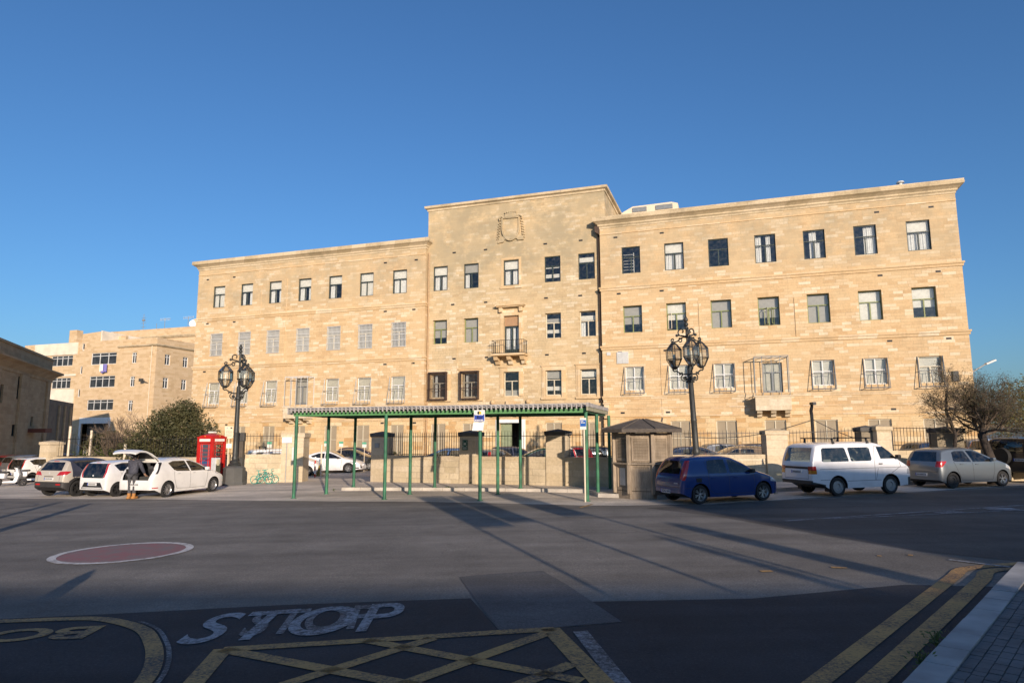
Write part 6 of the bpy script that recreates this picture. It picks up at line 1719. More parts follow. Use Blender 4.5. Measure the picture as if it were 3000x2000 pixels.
def build_car(name, label, P, group=None, open_rear=False):
    """P: L W H, wheel (r, rear x, front x), top profile, belt, windows (side polygons x, z), screens, lights, trim..."""
    L, Wd, H = P['L'], P['W'], P['H']; wr, xr, xf = P['wheel']; ra = wr + P.get('gap', .055)
    top = pchip(P['top']); half = Wd / 2
    planR, planF = P.get('plan', (.5, .9)); tR, tF = P.get('ends', (.78, .62))
    belt = P['belt']; roofk = P.get('roofk', .74)
    bot = P.get('bot', .22); botR, botF = P.get('bots', (.34, .24))
    def plan(x):
        f = 1.0
        if x < planR: f = tR + (1 - tR) * (1 - ((planR - x) / planR) ** 2.4) ** (1 / 2.4)
        if x > L - planF: f = tF + (1 - tF) * (1 - ((x - L + planF) / planF) ** 2.4) ** (1 / 2.4)
        return f
    def zb(x):
        z = bot
        if x < xr - ra: z = bot + (botR - bot) * min(1, (xr - ra - x) / .3)
        if x > xf + ra: z = bot + (botF - bot) * min(1, (x - xf - ra) / .3)
        for xw in (xr, xf):
            d = abs(x - xw)
            if d < ra: z = max(z, wr + math.sqrt(max(0, ra * ra - d * d)) * 1.0)
        return z
    mid = P.get('mid', .62)
    def yv(z):
        if z < mid: return 1.0 - .055 * ((mid - z) / mid) ** 2.0
        if z < belt: return 1.0 - .022 * ((z - mid) / (belt - mid)) ** 2
        return .978 - (.978 - roofk) * ((z - belt) / (H - belt)) ** 1.12
    xs = set()
    x = 0.0
    while x < L: xs.add(round(x, 3)); x += .07
    for q in P['top']: xs.add(round(q[0], 3))
    a, b_ = P['top'][0][0], .5
    for k in range(14): xs.add(round(.45 * (k / 14) ** 1.6, 3)); xs.add(round(L - .35 * (k / 14) ** 1.6, 3))
    for xw in (xr, xf):
        for k in range(15): xs.add(round(xw + ra * math.cos(math.pi * k / 14) * .9995, 3))
        xs.add(round(xw - ra - .002, 3)); xs.add(round(xw + ra + .002, 3))
    xs = sorted(v for v in xs if 0 <= v <= L); xs.append(L) if xs[-1] < L else None
    keep = [xs[0]]
    for v in xs[1:]:
        if v - keep[-1] > .0015: keep.append(v)
    xs = keep
    NS, NT = 16, 9; exp = P.get('exp', 3.2)
    rows_ = []
    for x in xs:
        zt = top(x); z0 = zb(x); rc = min(P.get('rc', .11), max(.02, (zt - z0) * .35)); cr_ = P.get('crown', .03) * min(1, plan(x))
        zs = zt - rc; sec = []
        for i in range(NS + 1):
            z = z0 + (zs - z0) * i / NS
            y = half * plan(x) * yv(z); sec.append((y, z))
        y1 = sec[-1][0]
        for i in range(1, NT + 1):
            t = (math.pi / 2) * i / NT
            sec.append((y1 * math.cos(t) ** (2 / exp), zs + (rc + cr_) * math.sin(t) ** (2 / exp)) if i < NT else (0.0, zt + cr_))
        rows_.append(sec)
    bm = bmesh.new(); grid = []
    for x, sec in zip(xs, rows_):
        r_ = [bm.verts.new((x, -y, z)) for y, z in sec] + [bm.verts.new((x, y, z)) for y, z in reversed(sec[:-1])]
        grid.append(r_)
    for i in range(len(grid) - 1):
        for j in range(len(grid[0]) - 1):
            try: bm.faces.new((grid[i][j], grid[i + 1][j], grid[i + 1][j + 1], grid[i][j + 1]))
            except ValueError: pass
    under = []
    for i in range(len(grid) - 1): under.append(bm.faces.new((grid[i][0], grid[i][-1], grid[i + 1][-1], grid[i + 1][0])))
    bm.faces.new(grid[0]); bm.faces.new(list(reversed(grid[-1])))
    for f in under: f.material_index = 1
    bmesh.ops.remove_doubles(bm, verts=bm.verts, dist=.0004)
    bmesh.ops.recalc_face_normals(bm, faces=bm.faces)
    mats = ['body', 'underbody']; 
    def inside(p, poly):
        c = False; n = len(poly)
        for i in range(n):
            (x1, y1), (x2, y2) = poly[i], poly[i - 1]
            if (y1 > p[1]) != (y2 > p[1]) and p[0] < (x2 - x1) * (p[1] - y1) / (y2 - y1) + x1: c = not c
        return c
    def region(nm, poly, view, xlim=None, xmir=False):
        """cut the body along the polygon and give the faces inside it their own part"""
        if nm not in mats: mats.append(nm)
        mi = mats.index(nm); n = len(poly)
        for i in range(n):
            p, q = poly[i], poly[(i + 1) % n]
            if (Vector(p) - Vector(q)).length < 1e-6: continue
            d = (q[0] - p[0], q[1] - p[1])
            for sgn in ((1, -1) if view == 'rear' or view == 'top' else (1,)):
                if view == 'side': co, no = (p[0], 0, p[1]), (-d[1], 0, d[0])
                elif view == 'rear': co, no = (0, sgn * p[0], p[1]), (0, -d[1] * 1.0, sgn * d[0]) if sgn > 0 else (0, d[1], d[0])
                else: co, no = (p[0], sgn * p[1], 0), (-d[1], sgn * d[0], 0) if sgn > 0 else (d[1], d[0], 0)
                if view == 'side':
                    lo, hi = min(v[0] for v in poly) - .1, max(v[0] for v in poly) + .1
                    fc = [f for f in bm.faces if lo < f.calc_center_median().x < hi and abs(f.normal.y) > .2]
                else:
                    fc = [f for f in bm.faces if xlim[0] - .05 <= f.calc_center_median().x <= xlim[1] + .05 and abs(f.normal.y) < .95]
                g = set(fc)
                for f in fc: g.update(f.edges); g.update(f.verts)
                bmesh.ops.bisect_plane(bm, geom=list(g), plane_co=co, plane_no=no, dist=1e-5)
        for f in bm.faces:
            c = f.calc_center_median()
            if f.material_index == 1: continue
            if view == 'side':
                if abs(f.normal.y) > .25 and inside((c.x, c.z), poly): f.material_index = mi
            elif view == 'rear':
                if xlim[0] <= c.x <= xlim[1] and abs(f.normal.y) < .85 and (inside((c.y, c.z), poly) or inside((-c.y, c.z), poly)): f.material_index = mi
            else:
                if xlim[0] <= c.x <= xlim[1] and f.normal.z > .05 and (inside((c.x, c.y), poly) or inside((c.x, -c.y), poly)): f.material_index = mi
    for r_ in P['regions']: region(*r_)
    me = bpy.data.meshes.new('car_body')
    t = thing(name, label, P.get('cat', 'car'), (0, 0, 0), 0, group)
    matmap = P['mats']
    # split into parts: one mesh per region and side
    groups_ = {}
    for f in bm.faces:
        nm = mats[f.material_index]; c = f.calc_center_median()
        key = nm
        if nm in ('side_window', 'tail_light', 'head_light', 'fog_light', 'wheel_arch', 'b_pillar', 'sill'): key = (nm, c.y > 0, P.get('wsplit', lambda n_, x_: 0)(nm, c.x))
        groups_.setdefault(key, []).append(f)
    for key, fl in groups_.items():
        nm = key if isinstance(key, str) else key[0]
        idx, vs, fs, nr = {}, [], [], []
        for f in fl:
            ff = []
            for v in f.verts:
                if v.index not in idx or True:
                    k = v
                    if k not in idx: idx[k] = len(vs); vs.append(v.co.copy())
                    ff.append(idx[k])
            fs.append(ff)
        if nm == 'hatch_hole': continue
        m2 = bpy.data.meshes.new(nm); m2.from_pydata(vs, [], fs)
        m2.materials.append(M[matmap.get(nm, 'bumper')] if isinstance(matmap.get(nm, 'bumper'), str) else matmap[nm])
        m2.polygons.foreach_set('use_smooth', [True] * len(m2.polygons)); m2.set_sharp_from_angle(angle=R(50)); m2.update()
        o = link(nm, m2, t)
    # surface probe for things fixed on the body
    bm.normal_update()
    tree = BVHTree.FromBMesh(bm)
    def on_side(x, z, s=-1):
        h_ = tree.ray_cast(Vector((x, s * 3, z)), Vector((0, -s, 0)))
        return h_[0].y if h_[0] else s * half
    def on_rear(y, z):
        h_ = tree.ray_cast(Vector((-3, y, z)), Vector((1, 0, 0)))
        return h_[0].x if h_[0] else 0.0
    # thin dark shut lines of the doors and the tailgate
    gl = MB()
    def line_side(pts, w=.012):
        for s in (-1, 1):
            P3 = []
            for (p, q) in zip(pts[:-1], pts[1:]):
                k = max(2, int((Vector(p) - Vector(q)).length / .05))
                for i in range(k + 1):
                    x_, z_ = p[0] + (q[0] - p[0]) * i / k, p[1] + (q[1] - p[1]) * i / k
                    P3.append(Vector((x_, on_side(x_, z_, s) + s * .0015, z_)))
            vs = []
            for i, p in enumerate(P3):
                d = (P3[min(i + 1, len(P3) - 1)] - P3[max(i - 1, 0)]); n_ = Vector((-d.z, 0, d.x))
                n_ = n_.normalized() * w / 2 if n_.length > 1e-6 else Vector((w / 2, 0, 0))
                vs += [p + n_, p - n_]
            gl.add(vs, [(2 * i, 2 * i + 1, 2 * i + 3, 2 * i + 2) for i in range(len(P3) - 1)])
    def line_rear(pts, w=.012):
        P3 = []
        for (p, q) in zip(pts[:-1], pts[1:]):
            k = max(2, int((Vector(p) - Vector(q)).length / .06))
            for i in range(k + 1):
                y_, z_ = p[0] + (q[0] - p[0]) * i / k, p[1] + (q[1] - p[1]) * i / k
                P3.append(Vector((on_rear(y_, z_) - .002, y_, z_)))
        vs = []
        for i, p in enumerate(P3):
            d = (P3[min(i + 1, len(P3) - 1)] - P3[max(i - 1, 0)]); n_ = Vector((0, -d.z, d.y)); n_ = n_.normalized() * w / 2 if n_.length > 1e-6 else Vector((0, w / 2, 0))
            vs += [p + n_, p - n_]
        gl.add(vs, [(2 * i, 2 * i + 1, 2 * i + 3, 2 * i + 2) for i in range(len(P3) - 1)])
    for ln in P.get('lines', []): line_side(ln)
    for ln in P.get('rlines', []): line_rear(ln)
    if gl.v: ob('shut_lines', gl, M['black'], t)
    mb = MB()
    for s in (-1, 1):
        for x_, z_ in P.get('handles', []):
            y_ = on_side(x_, z_, s)
            h_ = ob('door_handle', MB().bev(x_ - .075, x_ + .075, min(y_ - s * .01, y_ + s * .028), max(y_ - s * .01, y_ + s * .028), z_ - .018, z_ + .018, .008), M[P.get('handlem', 'black')] if isinstance(P.get('handlem', 'black'), str) else P['handlem'], t)
        mx, mz = P['mirror']; y_ = abs(on_side(mx, mz, s))
        ob('wing_mirror', MB().bev(mx - .07, mx + .06, *(sorted((s * (y_ + .03), s * (y_ + .19)))), mz - .02, mz + .11, .03).box(mx - .02, mx + .05, *(sorted((s * (y_ - .03), s * (y_ + .06)))), mz - .01, mz + .04), P.get('mirrorm') or M['black'], t, smooth=40)
    if P.get('plate'):
        y_, z_ = P['plate'][:2]; x_ = on_rear(y_, z_)
        pl = ob('number_plate', MB().box(x_ - .012, x_ + .03, y_ - .26, y_ + .26, z_ - .055, z_ + .055), M['plate'], t)
        tx = P['plate'][2]
        if tx:
            tm = text_mesh(tx, .115, .001, M['navy'], 'plate_text', .004)
            o = link('plate_text', tm, pl, (x_ - .0145, y_ - .03, z_)); o.rotation_euler = (R(90), 0, R(-90))
        else:
            b = MB(); yy = -.20
            while yy < .2: b.box(x_ - .0135, x_ - .011, y_ + yy, y_ + yy + .035, z_ - .032, z_ + .032); yy += .058
            ob('plate_text', b, M['darkgrey'], pl)
        ob('plate_band', MB().box(x_ - .0135, x_ - .011, y_ + .215, y_ + .258, z_ - .053, z_ + .053), M['blue'], pl)
    # wheels
    ty, rim, back = wheel_meshes(wr, P.get('tw', .19), P.get('rimstyle', 'six'))
    tym = ty.mesh('tyre', M['tyre'], 45); rm = rim.mesh('rim', M[P.get('rimm', 'rim')], 30); bk = back.mesh('wheel_disc', M['darkrim'])
    tw = P.get('tw', .19)
    for xw, fr in ((xr, 0), (xf, 1)):
        for s in (-1, 1):
            w_ = link('wheel', tym, t, (xw, s * (half * .985 - tw / 2 - .01), wr), 0 if s < 0 else math.pi)
            rmm = rm
            if P.get('frontrim') and fr: rmm = P['frontrim'](wr, tw)
            link('rim', rmm, w_); link('wheel_disc', bk, w_)
    # cabin
    c = MB(); zf = max(bot + .12, .34); xa, xb = P['cabin']
    c.bev(xb - .05, xb + .45, -half * .80, half * .80, zf, belt - .08, .05)
    c.box(xa, xb, -half * .82, half * .82, zf - .02, zf)
    ob('dashboard', c, M['cabin'], t)
    for s in (-1, 1):
        xs_ = P.get('seat', xb - 1.0)
        st = MB().bev(xs_ - .1, xs_ + .42, s * .36 - .24, s * .36 + .24, zf + .05, zf + .28, .06)
        st.bev(-.07, .07, -.23, .23, 0, .62, .05, Matrix.Translation((xs_ - .08, s * .36, zf + .22)) @ Matrix.Rotation(R(-14), 4, 'Y')); st.bev(-.05, .05, -.13, .13, .64, .84, .04, Matrix.Translation((xs_ - .10, s * .36, zf + .22)) @ Matrix.Rotation(R(-12), 4, 'Y'))
        ob('seat', st, M['seatcloth'], t, smooth=50)
    if P.get('rearseat'):
        x_ = P['rearseat']
        st = MB().bev(x_, x_ + .45, -half * .72, half * .72, zf + .05, zf + .28, .06); st.bev(-.07, .07, -half * .72, half * .72, 0, .52, .05, Matrix.Translation((x_, 0, zf + .22)) @ Matrix.Rotation(R(-14), 4, 'Y'))
        for s in (-1, 1): st.bev(-.04, .04, -.12, .12, .53, .68, .03, Matrix.Translation((x_ - .02, s * .33, zf + .22)))
        ob('rear_seat', st, M['seatcloth'], t, smooth=50)
    xs_ = P.get('seat', xb - 1.0)
    sw_ = MB(); Ms = Matrix.Translation((xs_ + .62, -.36, belt - .02)) @ Matrix.Rotation(R(-65), 4, 'Y')
    sw_.tube([Ms @ Vector((.18 * math.cos(k * math.pi / 10), .18 * math.sin(k * math.pi / 10), 0)) for k in range(21)], .016, 6); sw_.tube([Ms @ Vector((0, -.17, 0)), Ms @ Vector((0, .17, 0))], .02, 5)
    ob('steering_wheel', sw_, M['cabin'], t)
    bm.free()
    t['_len'] = 0; del t['_len']
    return t, on_side, on_rear

def hexcol(*c): return c
CARS = {}
def car_spec(kind, body):
    """measures of each model of car in the street"""
    B = body
    if kind == 'hatch_blue':
        return dict(L=3.84, W=1.66, H=1.46, wheel=(.292, .66, 3.11), belt=.90, roofk=.70, bot=.20, mid=.58, cabin=(.7, 2.75), seat=1.75, rearseat=.78,
            top=[(0, .62), (.03, .80), (.07, .92), (.20, 1.17), (.34, 1.37), (.48, 1.425), (.9, 1.455), (1.5, 1.46), (1.95, 1.42), (2.35, 1.27), (2.75, 1.05), (3.0, .945), (3.4, .83), (3.7, .70), (3.81, .56), (3.84, .44)],
            plan=(.42, .85), ends=(.82, .58), rc=.10, exp=2.8,
            regions=[('bumper', [(-.1, .0), (.62, .0), (.62, .46), (.40, .50), (-.1, .50)], 'side'), ('bumper', [(-1, .2), (1, .2), (1, .50), (-1, .50)], 'rear', (-.1, .5)),
                     ('rear_window', [(-.58, .93), (.58, .93), (.50, 1.33), (-.50, 1.33)], 'rear', (-.1, .5)),
                     ('tail_light', [(.665, .78), (.90, .78), (.90, 1.34), (.545, 1.34)], 'rear', (-.1, .46)),
                     ('tail_light', [(.02, .74), (.12, .74), (.42, 1.34), (.30, 1.34)], 'side'),
                     ('side_window', [(.98, .95), (1.02, .93), (1.72, .93), (1.72, 1.36), (1.15, 1.34), (1.04, 1.30)], 'side'), ('side_window', [(1.82, .93), (2.66, .93), (2.66, .97), (2.22, 1.23), (1.98, 1.35), (1.82, 1.36)], 'side'),
                     ('windscreen', [(2.02, -.50), (2.02, .50), (2.86, .60), (2.86, -.60)], 'top', (2.02, 2.86)),
                     ('head_light', [(3.42, .62), (3.76, .58), (3.72, .70), (3.44, .79)], 'side')],
            lines=[[(.98, .9), (1.02, .42), (1.2, .3), (1.74, .28)], [(1.77, .26), (1.77, 1.36)], [(1.77, .28), (2.70, .28), (2.76, .6), (2.72, .92)], [(1.0, .90), (.98, 1.3), (1.12, 1.38), (2.0, 1.39), (2.72, .95)], [(.66, .50), (.1, .50)]],
            rlines=[[(-.62, .52), (-.62, .9)], [(.62, .52), (.62, .9)], [(-.62, .52), (.62, .52)]], handles=[(1.16, .79), (2.02, .80)], mirror=(2.62, .93), plate=(0.12, .37, 'EDG 844'),
            wsplit=lambda n_, x_: x_ > 1.77,
            mats=dict(body=B, underbody='black', bumper=B, rear_window='carglass', tail_light='tail', side_window='carglass', windscreen='carglass', head_light='lens'), rimstyle='six', handlem=B, mirrorm=None)
    if kind == 'van':
        return dict(L=4.25, W=1.66, H=1.80, cat='van', wheel=(.315, 1.02, 3.26), gap=.07, belt=1.10, roofk=.86, bot=.26, bots=(.42, .30), mid=.75, cabin=(.5, 3.55), seat=2.75, rearseat=1.35,
            top=[(0, .70), (.02, 1.0), (.05, 1.16), (.16, 1.50), (.26, 1.70), (.40, 1.755), (1.0, 1.79), (2.0, 1.80), (2.65, 1.79), (2.95, 1.74), (3.2, 1.60), (3.55, 1.32), (3.72, 1.18), (3.9, 1.08), (4.12, .95), (4.21, .78), (4.25, .55)],
            plan=(.3, .55), ends=(.90, .78), rc=.12, exp=3.4,
            regions=[('bumper', [(-.1, .0), (.50, .0), (.50, .40), (-.1, .52)], 'side'), ('bumper', [(-1, .2), (1, .2), (1, .54), (-1, .54)], 'rear', (-.1, .3)), ('bumper', [(4.02, 0), (4.5, 0), (4.5, .60), (4.02, .56)], 'side'),
                     ('rear_window', [(-.66, 1.17), (.66, 1.17), (.60, 1.64), (-.60, 1.64)], 'rear', (-.1, .30)),
                     ('light_band', [(-.58, .92), (.58, .92), (.58, 1.00), (-.58, 1.00)], 'rear', (-.1, .12)),
                     ('tail_light', [(.58, .88), (.9, .88), (.9, 1.02), (.58, 1.02)], 'rear', (-.1, .2)), ('tail_light', [(0, .88), (.17, .88), (.15, 1.02), (0, 1.02)], 'side'),
                     ('amber_light', [(.60, .76), (.9, .76), (.9, .88), (.60, .88)], 'rear', (-.1, .2)), ('amber_light', [(0, .76), (.17, .76), (.17, .88), (0, .88)], 'side'),
                     ('side_window', [(.42, 1.19), (.48, 1.16), (1.52, 1.16), (1.54, 1.2), (1.44, 1.60), (1.38, 1.63), (.52, 1.63), (.46, 1.58)], 'side'), ('side_window', [(1.62, 1.20), (1.66, 1.16), (2.46, 1.16), (2.52, 1.22), (2.48, 1.58), (2.42, 1.63), (1.60, 1.63), (1.56, 1.6)], 'side'),
                     ('side_window', [(2.90, 1.22), (3.62, 1.22), (3.60, 1.25), (3.18, 1.58), (3.06, 1.64), (2.78, 1.64)], 'side'),
                     ('windscreen', [(3.0, -.62), (3.0, .62), (3.70, .66), (3.70, -.66)], 'top', (3.0, 3.70)),
                     ('head_light', [(3.98, .68), (4.22, .66), (4.2, .86), (4.02, .86)], 'side')],
            lines=[[(2.58, .5), (2.62, 1.2), (2.70, 1.66)], [(2.70, 1.66), (3.02, 1.68), (3.66, 1.22), (3.72, .95), (3.30, .72)], [(2.74, .9), (2.62, .5)], [(.3, .92), (4.0, .92)], [(.3, .56), (.7, .56)], [(1.4, .50), (2.85, .50)]],
            rlines=[[(-.60, .60), (-.58, .92)], [(.60, .60), (.58, .92)], [(-.60, .60), (.60, .60)]], handles=[(2.86, 1.05)], mirror=(3.58, 1.24), plate=(-.02, .82, None),
            wsplit=lambda n_, x_: 0 if x_ < 1.58 else (1 if x_ < 2.6 else 2),
            mats=dict(body=B, underbody='black', bumper='bumper', rear_window='carglass', tail_light='tail', amber_light='amber', side_window='carglass', windscreen='carglass', head_light='lens', light_band='black'), rimstyle='steel', rimm='grey')
    if kind == 'hatch_silver':
        return dict(L=3.76, W=1.68, H=1.50, wheel=(.295, .58, 3.04), belt=.96, roofk=.72, bot=.20, mid=.62, cabin=(.7, 2.6), seat=1.75, rearseat=.75,
            top=[(0, .58), (.02, .80), (.06, .96), (.16, 1.20), (.26, 1.38), (.40, 1.45), (.9, 1.495), (1.4, 1.50), (1.8, 1.46), (2.3, 1.27), (2.75, 1.08), (3.1, .98), (3.4, .87), (3.62, .72), (3.72, .56), (3.76, .42)],
            plan=(.45, .85), ends=(.80, .56), rc=.11, exp=2.7,
            regions=[('rear_window', [(-.60, 1.00), (.60, 1.00), (.50, 1.36), (-.50, 1.36)], 'rear', (-.1, .4)),
                     ('tail_light', [(.56, .80), (.9, .80), (.9, 1.02), (.60, 1.02)], 'rear', (-.1, .4)), ('tail_light', [(.0, .80), (.12, .80), (.34, 1.02), (.0, 1.02)], 'side'),
                     ('side_window', [(.66, 1.04), (.72, 1.0), (1.52, .97), (1.36, 1.38), (.92, 1.39), (.74, 1.34)], 'side'), ('side_window', [(1.60, .97), (2.62, .97), (2.60, 1.02), (2.10, 1.27), (1.80, 1.38), (1.45, 1.39)], 'side'),
                     ('windscreen', [(1.86, -.5), (1.86, .5), (2.80, .62), (2.80, -.62)], 'top', (1.86, 2.80)),
                     ('head_light', [(3.22, .72), (3.56, .62), (3.5, .74), (3.26, .88)], 'side')],
            lines=[[(.66, 1.0), (.84, .6), (1.0, .30), (1.56, .28)], [(1.57, .28), (1.57, .96)], [(1.57, .28), (2.5, .28), (2.62, .6), (2.66, .97)]],
            rlines=[[(-.66, .62), (-.62, .98)], [(.66, .62), (.62, .98)], [(-.66, .62), (.66, .62)]], handles=[(1.02, .90), (1.78, .88)], mirror=(2.5, 1.0), plate=(.05, .50, None),
            wsplit=lambda n_, x_: x_ > 1.55,
            mats=dict(body=B, underbody='black', rear_window='darkglass', tail_light='tail', side_window='carglass', windscreen='carglass', head_light='lens'), rimstyle='steel', rimm='darkrim', handlem=B, mirrorm=B)
    if kind == 'hatch_electric':
        return dict(L=4.42, W=1.77, H=1.55, wheel=(.315, .82, 3.52), belt=1.00, roofk=.70, bot=.20, mid=.62, cabin=(.9, 3.1), seat=2.15, rearseat=1.15,
            top=[(0, .62), (.03, .78), (.08, .90), (.18, 1.04), (.32, 1.22), (.52, 1.42), (.72, 1.49), (1.1, 1.535), (1.7, 1.55), (2.1, 1.52), (2.6, 1.36), (3.1, 1.12), (3.4, 1.00), (3.8, .90), (4.2, .76), (4.37, .60), (4.42, .44)],
            plan=(.55, .95), ends=(.76, .55), rc=.13, exp=2.6,
            regions=[('hatch_hole', [(-.62, .72), (.62, .72), (.66, 1.0), (.55, 1.40), (-.55, 1.40), (-.66, 1.0)], 'rear', (-.1, .62)),
                     ('tail_light', [(.17, .96), (.25, .96), (.60, 1.40), (.50, 1.40)], 'side'),
                     ('side_window', [(.92, 1.36), (1.14, 1.08), (1.30, 1.03), (2.02, 1.0), (1.86, 1.43), (1.2, 1.44)], 'side'), ('side_window', [(2.10, 1.0), (3.10, .98), (3.06, 1.04), (2.54, 1.30), (2.18, 1.42), (1.94, 1.43)], 'side'),
                     ('windscreen', [(2.15, -.52), (2.15, .52), (3.2, .66), (3.2, -.66)], 'top', (2.15, 3.2)),
                     ('head_light', [(3.55, .84), (4.05, .70), (3.95, .84), (3.6, .95)], 'side'), ('fog_light', [(.06, .40), (.30, .40), (.30, .44), (.06, .44)], 'side')],
            lines=[[(1.12, 1.04), (1.16, .7), (1.30, .34), (2.05, .30)], [(2.06, .30), (2.06, 1.0)], [(2.06, .30), (2.98, .30), (3.06, .6), (3.12, .98)]],
            handles=[(1.38, .93), (2.24, .92)], mirror=(2.96, 1.02), plate=(0.02, .55, None), handlem='lightgrey',
            wsplit=lambda n_, x_: x_ > 2.04,
            mats=dict(body=B, underbody='black', tail_light='black', side_window='darkglass', windscreen='carglass', head_light='lens', fog_light='tail'), rimstyle='ten', rimm='rim', mirrorm=B)
    if kind == 'crossover':
        return dict(L=4.12, W=1.78, H=1.57, wheel=(.335, .70, 3.30), gap=.07, belt=1.02, roofk=.70, bot=.24, bots=(.42, .3), mid=.68, cabin=(.8, 2.9), seat=1.95, rearseat=.95,
            top=[(0, .62), (.03, .86), (.08, 1.06), (.22, 1.28), (.36, 1.47), (.50, 1.53), (1.0, 1.565), (1.6, 1.57), (2.0, 1.53), (2.5, 1.36), (2.95, 1.14), (3.3, 1.04), (3.7, .93), (3.98, .78), (4.08, .62), (4.12, .5)],
            plan=(.5, .9), ends=(.80, .58), rc=.12, exp=2.8,
            regions=[('bumper', [(-.1, 0), (.42, 0), (.42, .60), (-.1, .62)], 'side'), ('bumper', [(-1, .2), (1, .2), (1, .64), (-1, .64)], 'rear', (-.1, .5)), ('wheel_arch', [(.22, .3), (1.18, .3), (1.16, .62), (.92, .80), (.48, .80), (.26, .66)], 'side'),
                     ('roof', [(.40, -1.2), (.40, 1.2), (2.1, 1.2), (2.1, -1.2)], 'top', (.40, 2.1)),
                     ('rear_window', [(-.62, 1.10), (.62, 1.10), (.52, 1.44), (-.52, 1.44)], 'rear', (-.1, .5)),
                     ('tail_light', [(.42, .90), (.9, .92), (.9, 1.08), (.55, 1.06)], 'rear', (-.1, .42)), ('tail_light', [(.0, .90), (.18, .94), (.36, 1.06), (.10, 1.08)], 'side'), ('fog_light', [(.44, .50), (.70, .50), (.70, .56), (.44, .56)], 'rear', (-.1, .5)),
                     ('side_window', [(.50, 1.46), (.86, 1.12), (1.70, 1.04), (1.62, 1.47), (1.1, 1.48)], 'side'), ('side_window', [(1.78, 1.04), (2.86, 1.04), (2.84, 1.08), (2.4, 1.32), (2.0, 1.46), (1.70, 1.47)], 'side'),
                     ('windscreen', [(2.05, -.54), (2.05, .54), (2.98, .66), (2.98, -.66)], 'top', (2.05, 2.98))],
            lines=[[(.9, 1.06), (1.1, .7), (1.25, .36), (1.72, .34)], [(1.74, .34), (1.74, 1.03)], [(1.74, .34), (2.7, .34), (2.82, .7), (2.86, 1.03)]],
            rlines=[[(-.62, .66), (-.60, 1.06)], [(.62, .66), (.60, 1.06)]], handles=[(1.25, .96), (1.95, .95)], mirror=(2.72, 1.05), plate=(-.02, .76, None),
            wsplit=lambda n_, x_: x_ > 1.73,
            mats=dict(body=B, roof=B if kind != 'crossover' else mk('dark roof paint', (.05, .055, .08), .3, .2), underbody='black', bumper='bumper', wheel_arch='bumper', rear_window='darkglass', tail_light='tail', fog_light='tail', side_window='darkglass', windscreen='carglass'), rimstyle='five', rimm='darkrim', handlem=B, mirrorm=None)
    if kind == 'city':
        return dict(L=3.46, W=1.62, H=1.46, wheel=(.285, .55, 2.89), belt=.96, roofk=.72, bot=.20, mid=.60, cabin=(.6, 2.4), seat=1.6, rearseat=.7,
            top=[(0, .58), (.02, .84), (.05, .98), (.14, 1.20), (.22, 1.36), (.36, 1.415), (.9, 1.455), (1.4, 1.46), (1.8, 1.42), (2.2, 1.25), (2.55, 1.06), (2.85, .96), (3.15, .85), (3.34, .70), (3.43, .55), (3.46, .42)],
            plan=(.42, .8), ends=(.84, .58), rc=.10, exp=2.8,
            regions=[('rear_window', [(-.56, .78), (.56, .78), (.62, 1.0), (.54, 1.37), (-.54, 1.37), (-.62, 1.0)], 'rear', (-.1, .34)),
                     ('bumper_insert', [(-.62, .34), (.62, .34), (.46, .60), (-.46, .60)], 'rear', (-.1, .2)), ('bumper_bar', [(-.56, .365), (.56, .365), (.54, .40), (-.54, .40)], 'rear', (-.1, .2)),
                     ('tail_light', [(.57, .80), (.64, .80), (.70, 1.02), (.62, 1.37), (.545, 1.37), (.622, 1.0)], 'rear', (-.1, .34)),
                     ('side_window', [(.42, 1.30), (.62, 1.06), (1.44, .98), (1.40, 1.37), (.8, 1.38)], 'side'), ('side_window', [(1.50, .98), (2.44, .98), (2.42, 1.02), (2.0, 1.26), (1.74, 1.36), (1.46, 1.37)], 'side'),
                     ('windscreen', [(1.82, -.5), (1.82, .5), (2.62, .60), (2.62, -.60)], 'top', (1.82, 2.62))],
            lines=[[(.66, 1.0), (.84, .6), (.98, .30), (1.46, .28)], [(1.47, .28), (1.47, .97)], [(1.47, .28), (2.3, .28), (2.40, .6), (2.46, .97)]],
            handles=[(1.0, .90), (1.66, .89)], mirror=(2.32, .99), plate=(.0, .53, None), wsplit=lambda n_, x_: x_ > 1.47,
            mats=dict(body=B, underbody='black', bumper_insert='black', bumper_bar=B, rear_window='darkglass', tail_light='tail', side_window='darkglass', windscreen='carglass'), rimstyle='five', rimm='darkrim', handlem='black', mirrorm=B)
